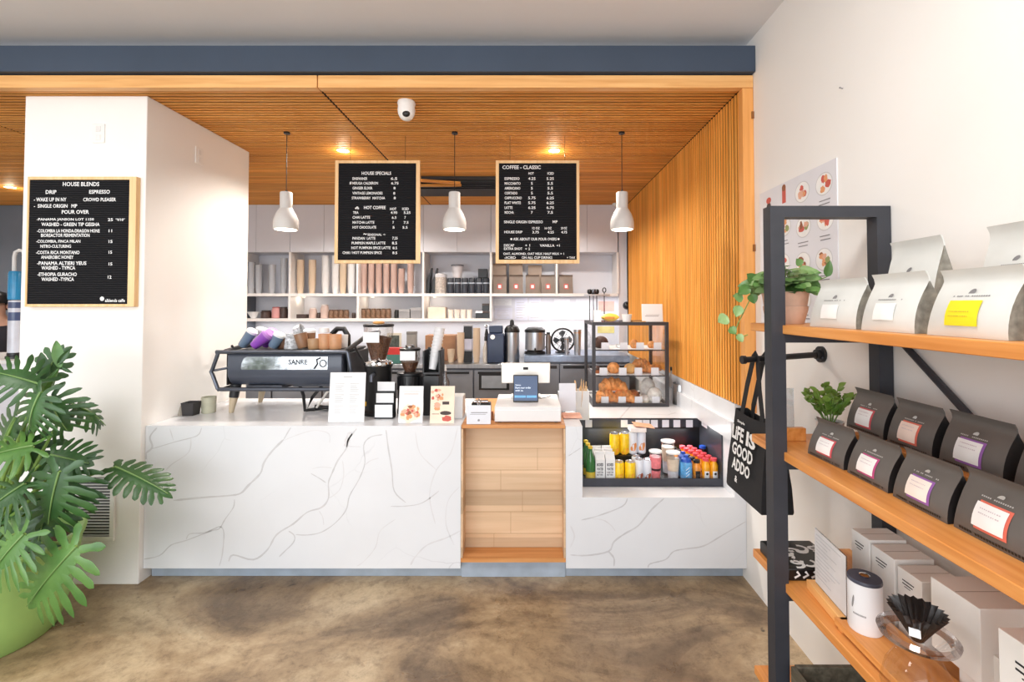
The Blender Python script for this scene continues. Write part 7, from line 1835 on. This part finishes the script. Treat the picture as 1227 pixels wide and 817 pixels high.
# hanging vine
vine = [at(*p, 1.84) - TC for p in ((925, 340), (905, 346), (897, 362), (890, 376), (884, 388), (880, 400), (888, 404), (896, 401))]
ms.tube(vine, .002, 6)
for (px, py, dx, dy, w_, l) in ((898, 344, -14, 8, .045, 0), (905, 338, -10, -10, .045, 0), (886, 366, -4, 14, .04, 1), (890, 358, -12, -4, .04, 1), (872, 380, -12, 6, .05, 1), (874, 392, 8, 8, .036, 0), (884, 400, 6, 10, .03, 1), (900, 352, 4, 12, .04, 0)):
    b = at(px, py, 1.84) - TC; e = at(px + dx, py + dy, 1.83) - TC; oval(ml if l else m, b, e, (-.2, -1, .3), w_)
m.build('foliage', PEP, t, smooth=60); ml.build('foliage_pale', PEPL, t, smooth=60); ms.build('stem', STEMG, t)
# ---- small leafy plant on the second plank
TC = Vector((1.12, 1.12 * F / (992 - VX), Z2)); TC.y = min(TC.y, 1.80)
t = thing('leafy_plant', 'small bright green potted plant behind the charcoal bags', 'potted plant', TC)
MB().lathe([(.035, 0), (.045, .085), (.048, .09), (.042, .09), (.04, .08)], n=24).build('pot', WL, t); MB().lathe([(.040, .08), (.003, .082)], n=20, cap=False).build('soil', MATS['soil_bark'], t)
m = MB(); ms = MB(); SM = leafmat('bright_leaf', (84, 120, 40), (140, 168, 78))
for k in range(13):
    a = 2 * pi * k / 13 + rnd.uniform(-.2, .2); tl_ = rnd.uniform(.02, .085); tip = Vector((cos(a) * tl_, sin(a) * tl_, .115 + rnd.uniform(.06, .12) * (1.15 - tl_ * 5))); b0 = Vector((cos(a) * .012, sin(a) * .012, .08)); ms.tube([b0, (b0 + tip) / 2 + Vector((0, 0, .015)), tip], .0018, 5)
    for j in range(9):
        q = .25 + .75 * j / 8; p = b0.lerp(tip, q) + Vector((0, 0, .015 * sin(pi * q))); a2 = rnd.uniform(0, 2 * pi); e = p + Vector((cos(a2) * .024, sin(a2) * .024, .016)); oval(m, p, e, Vector((cos(a2) * -.4 - .5, sin(a2) * -.4 - .9, .8)), .019)
m.build('foliage', SM, t, smooth=60); ms.build('stem', STEMG, t)
# ================================================================== far left: service counter, drink tower, person
t = thing('service_counter', 'white service counter in the side room left of the column', 'counter', (-4.7, 4.2, 0)); zsc = at(5, 432, 3.95).z
MB().box(-1.2, .75, -.22, .45, .10, zsc - .03).build('body', LAM, t); MB().box(-1.22, .78, -.25, .47, zsc - .0295, zsc).build('worktop', WL, t, bevel=.003); MB().box(-1.18, .7, -.16, .42, .001, .0995).build('plinth', BLACKP, t)
Y = 4.12
q = at(17, 430, Y); q.z = zsc + .0006
t = thing('drink_tower', 'clear drink tower with blue top and white bent tube left of the column', 'drink dispenser', q)
def dt(py): return at(17, py, Y).z - q.z
r = wpx(6.5, Y)
MB().lathe([(r * 1.2, 0), (r * 1.2, .02), (r, .025), (r, .05)], n=24).build('base', BLACKP, t)
MB().lathe([(r * .95, .051), (r * .95, dt(360))], n=24).build('column', mat('tower_clear', (206, 210, 222), .15, var=.05), t)
m = MB()
for pa, pb in ((362, 369), (374, 384)): m.lathe([(r * .96, dt(pb)), (r * .96, dt(pa))], n=24, cap=False)
m.build('band', mat('tower_navy', (70, 84, 122), .3), t)
MB().lathe([(r * 1.02, dt(359)), (r * 1.06, dt(357)), (r * 1.06, dt(328)), (r * .9, dt(325))], n=24).build('blue_housing', mat('tower_blue', (40, 140, 192), .25, var=.1), t)
m = MB(); m.tube([(-.02, 0, dt(325)), (-.02, 0, dt(308)), (-.012, 0, dt(302)), (.02, 0, dt(300)), (.06, 0, dt(301)), (.07, 0, dt(308)), (.07, 0, dt(325))], .014, 10); m.build('bent_tube', WL, t)
# standing person behind the counter, seen only in part at the left edge
HP = at(-3, 366, 5.05); zH = HP.z
t = thing('person', 'person in a black cap and dark shirt at the left edge of the picture', 'person', (HP.x, 5.05, 0), rz=radians(38))
sH = zH          # centre of the head
def skin(name, verts, edges, radii, mat_, parent, sub=2, root=0):
    me = bpy.data.meshes.new(name); me.from_pydata(verts, edges, []); me.materials.append(mat_)
    o = bpy.data.objects.new(name, me); COL.objects.link(o); o.parent = parent
    mo = o.modifiers.new('skin', 'SKIN'); 
    for i, r_ in enumerate(radii): me.skin_vertices[0].data[i].radius = (r_, r_) if not isinstance(r_, tuple) else r_
    me.skin_vertices[0].data[root].use_root = True
    s = o.modifiers.new('sub', 'SUBSURF'); s.levels = sub; s.render_levels = sub
    for p_ in me.polygons: p_.use_smooth = True
    mo.use_smooth_shade = True
    return o
SKIN = mat('skin_tone', (206, 158, 132), .5, var=.06, scale=10); SHIRT = mat('dark_shirt', (46, 44, 50), .8, var=.1); PANTS = mat('dark_trousers', (40, 42, 52), .85)
k = sH / 1.63
V = [(0, 0, .93), (0, 0, 1.10), (0, 0, 1.28), (0, 0, 1.42), (0, -.01, 1.50), (0, -.02, 1.60), (0, -.025, 1.68)]
V += [(.17, 0, 1.40), (.23, -.02, 1.14), (.20, -.20, 1.02), (.19, -.27, 1.01)]
V += [(-.17, 0, 1.40), (-.23, -.02, 1.14), (-.20, -.20, 1.02), (-.19, -.27, 1.01)]
V += [(.09, 0, .88), (.10, -.01, .50), (.10, .01, .10), (.10, -.12, .04), (-.09, 0, .88), (-.10, -.01, .50), (-.10, .01, .10), (-.10, -.12, .04)]
E = [(0, 1), (1, 2), (2, 3), (3, 4), (4, 5), (5, 6), (3, 7), (7, 8), (8, 9), (9, 10), (3, 11), (11, 12), (12, 13), (13, 14), (0, 15), (15, 16), (16, 17), (17, 18), (0, 19), (19, 20), (20, 21), (21, 22)]
Rr = [(.14, .11), (.13, .10), (.15, .11), (.12, .10), (.055, .055), (.075, .09), (.07, .085), .062, .045, .034, .028, .062, .045, .034, .028, .085, .058, .040, .038, .085, .058, .040, .038]
V = [(x, y, z * k) for x, y, z in V]
body = skin('body', V, E, Rr, SKIN, t)
m = MB()
for sx in (-1, 1):   # eyes and ears
    m.sphere((sx * .030, -.108, 1.635 * k), .010, 10, 6)
m.build('eyes', INK, t)
MB().tube([(0, -.105, 1.64 * k), (0, -.128, 1.605 * k), (0, -.110, 1.600 * k)], [.008, .014, .008], 8).build('nose', SKIN, t)
MB().sphere((0, -.104, 1.565 * k), (.024, .008, .006), 10, 6).build('mouth', mat('lip_tone', (170, 104, 96), .5), t)
m = MB()
for sx in (-1, 1): m.sphere((sx * .078, -.02, 1.62 * k), (.012, .02, .032), 10, 7)
m.build('ears', SKIN, t)
m = MB()
for sx in (-1, 1):   # hands: palm, four fingers, thumb
    px_, py_, pz_ = sx * .19, -.27, 1.01 * k
    m.sphere((px_, py_ - .045, pz_ - .004), (.040, .05, .016), 12, 8)
    for f, (dx, ln) in enumerate(((-.028, .060), (-.010, .072), (.010, .068), (.028, .052))):
        m.tube([(px_ + dx, py_ - .08, pz_), (px_ + dx * 1.08, py_ - .08 - ln * .5, pz_ - .006), (px_ + dx * 1.1, py_ - .08 - ln, pz_ - .024)], [.009, .0085, .006], 8)
    m.tube([(px_ - sx * .034, py_ - .03, pz_), (px_ - sx * .058, py_ - .06, pz_ - .006), (px_ - sx * .060, py_ - .09, pz_ - .014)], [.011, .010, .007], 8)
m.build('hands', SKIN, t)
sh = [(0, 0, .96), (0, 0, 1.10), (0, 0, 1.28), (0, 0, 1.425), (.17, 0, 1.405), (.22, -.015, 1.22), (-.17, 0, 1.405), (-.22, -.015, 1.22)]
skin('shirt', [(x, y, z * k) for x, y, z in sh], [(0, 1), (1, 2), (2, 3), (3, 4), (4, 5), (3, 6), (6, 7)], [(.165, .13), (.15, .12), (.168, .13), (.13, .112), .078, .062, .078, .062], SHIRT, t)
pn = [(0, 0, .95), (.09, 0, .88), (.10, -.01, .50), (.10, .01, .09), (-.09, 0, .88), (-.10, -.01, .50), (-.10, .01, .09)]
skin('trousers', [(x, y, z * k) for x, y, z in pn], [(0, 1), (1, 2), (2, 3), (0, 4), (4, 5), (5, 6)], [(.155, .125), .10, .075, .06, .10, .075, .06], PANTS, t)
MB().lathe([(.100, 1.655 * k), (.106, 1.68 * k), (.10, 1.73 * k), (.075, 1.765 * k), (.02, 1.785 * k)], n=28, M=TR(0, -.02, 0)).build('cap', BLACKP, t)
m = MB(); m.prism([(.10 * cos(a), -.09 - .10 * sin(a)) for a in [pi * i / 12 for i in range(13)]], 1.655 * k, 1.664 * k); m.build('cap_brim', BLACKP, t)
m = MB(); m.lathe([(.078, 1.58 * k), (.086, 1.655 * k)], n=28, M=TR(0, .042, 0), cap=False); m.build('hair', mat('dark_hair', (44, 34, 30), .7, var=.2, scale=60), t)
for sx in (-1, 1): MB().sphere((sx * .10, -.06, .045), (.05, .13, .044), 14, 8).build('shoe', BLACKP, t)

# ================================================================== light
def area(name, loc, rot, sx, sy, power, col=(1, 1, 1), spread=180):
    l = bpy.data.lights.new(name, 'AREA'); l.shape = 'RECTANGLE'; l.size = sx; l.size_y = sy; l.energy = power; l.color = col; l.spread = radians(spread)
    o = bpy.data.objects.new(name, l); COL.objects.link(o); o.location = loc; o.rotation_euler = rot; return o
def spot(name, loc, power, ang, blend=.6, col=(1, .94, .86), r=.04, rot=(0, 0, 0)):
    l = bpy.data.lights.new(name, 'SPOT'); l.energy = power; l.spot_size = radians(ang); l.spot_blend = blend; l.color = col; l.shadow_soft_size = r
    o = bpy.data.objects.new(name, l); COL.objects.link(o); o.location = loc; o.rotation_euler = rot; return o
def point(name, loc, power, col=(1, .9, .76), r=.03):
    l = bpy.data.lights.new(name, 'POINT'); l.energy = power; l.color = col; l.shadow_soft_size = r
    o = bpy.data.objects.new(name, l); COL.objects.link(o); o.location = loc; return o
# daylight through the shop front behind the camera
area('shopfront_daylight', (-1.6, -3.6, 1.75), (radians(90), 0, 0), 8.5, 2.7, 255, (.905, .955, 1.0))
# shop ceiling lights above the seating area (outside the frame)
for x in (-4.6, -2.2, .2): area('ceiling_panel_light', (x, .6, ZC - .02), (0, 0, 0), .9, .5, 22, (1, .98, .95))
# niche downlights
for q in SPOTS[:2]: spot('downlight', (q.x, q.y, ZS - .012), 80, 150, .5, r=.035)
spot('downlight', (SPOTS[2].x, SPOTS[2].y, ZS - .012), 60, 150, .5, r=.035)
for (x, y) in ((-1.7, 4.9), (.2, 4.9), (-2.6, 4.4)): spot('downlight', (x, y, ZS - .012), 85, 150, .5, r=.05)
for q in PENDS: spot('pendant_light', (q.x, q.y, q.z - .012), 18, 110, .8, r=.05)
for q in SHL: point('shelf_glow', (q[0], q[1], q[2] - .03), .35)
for q in SPOTS: point('added_slat_glow', (q.x, q.y, ZS - .05), 1.8, (1, .86, .62), .03)  # extra points added below the downlights to make glow patches on the slats
area('cooler_strip', (XMID, YRAIL, ZRAIL - .004), (radians(-25), 0, 0), XLEN - .15, .02, 3.2, (.96, .98, 1))
for (px, e) in ((310, 3), (390, 3), (470, 3), (548, 3), (628, 3), (700, 3)): 
    p_ = at(px, 356, YB + .12)
# led strip under the lower shelf
area('under_shelf_strip', (-1.4, YB + .15, zS2b - .01), (0, 0, 0), 4.2, .05, 10, (1, .97, .93))
area('under_shelf_strip', (.55, YB + .15, zS1b - .01), (0, 0, 0), 1.4, .05, 5, (1, .95, .92))
w = bpy.data.worlds.new('world'); sc.world = w; w.use_nodes = True
bg = w.node_tree.nodes['Background']; bg.inputs[0].default_value = (.93, .96, 1, 1); bg.inputs[1].default_value = .95

# ================================================================== camera
cd = bpy.data.cameras.new('camera'); cam = bpy.data.objects.new('camera', cd); COL.objects.link(cam)
cam.location = (0, 0, H); cam.rotation_euler = (radians(90) + PITCH, 0, 0)
cd.sensor_fit = 'HORIZONTAL'; cd.sensor_width = 36; cd.lens = F / 1227 * 36
cd.shift_x = -(VX - 613.5) / 1227; cd.shift_y = (CY - 408.5) / 1227
cd.clip_start = .02; cd.clip_end = 60
sc.camera = cam
vs_ = sc.view_settings; vs_.view_transform = 'Standard'; vs_.look = 'None'; vs_.gamma = 1; vs_.use_curve_mapping = False; vs_.exposure = 0.24
sc.cycles.use_denoising = True; sc.cycles.max_bounces = 8; sc.cycles.diffuse_bounces = 5; sc.cycles.transparent_max_bounces = 24; sc.cycles.sample_clamp_indirect = 6; sc.cycles.caustics_reflective = False; sc.cycles.caustics_refractive = False
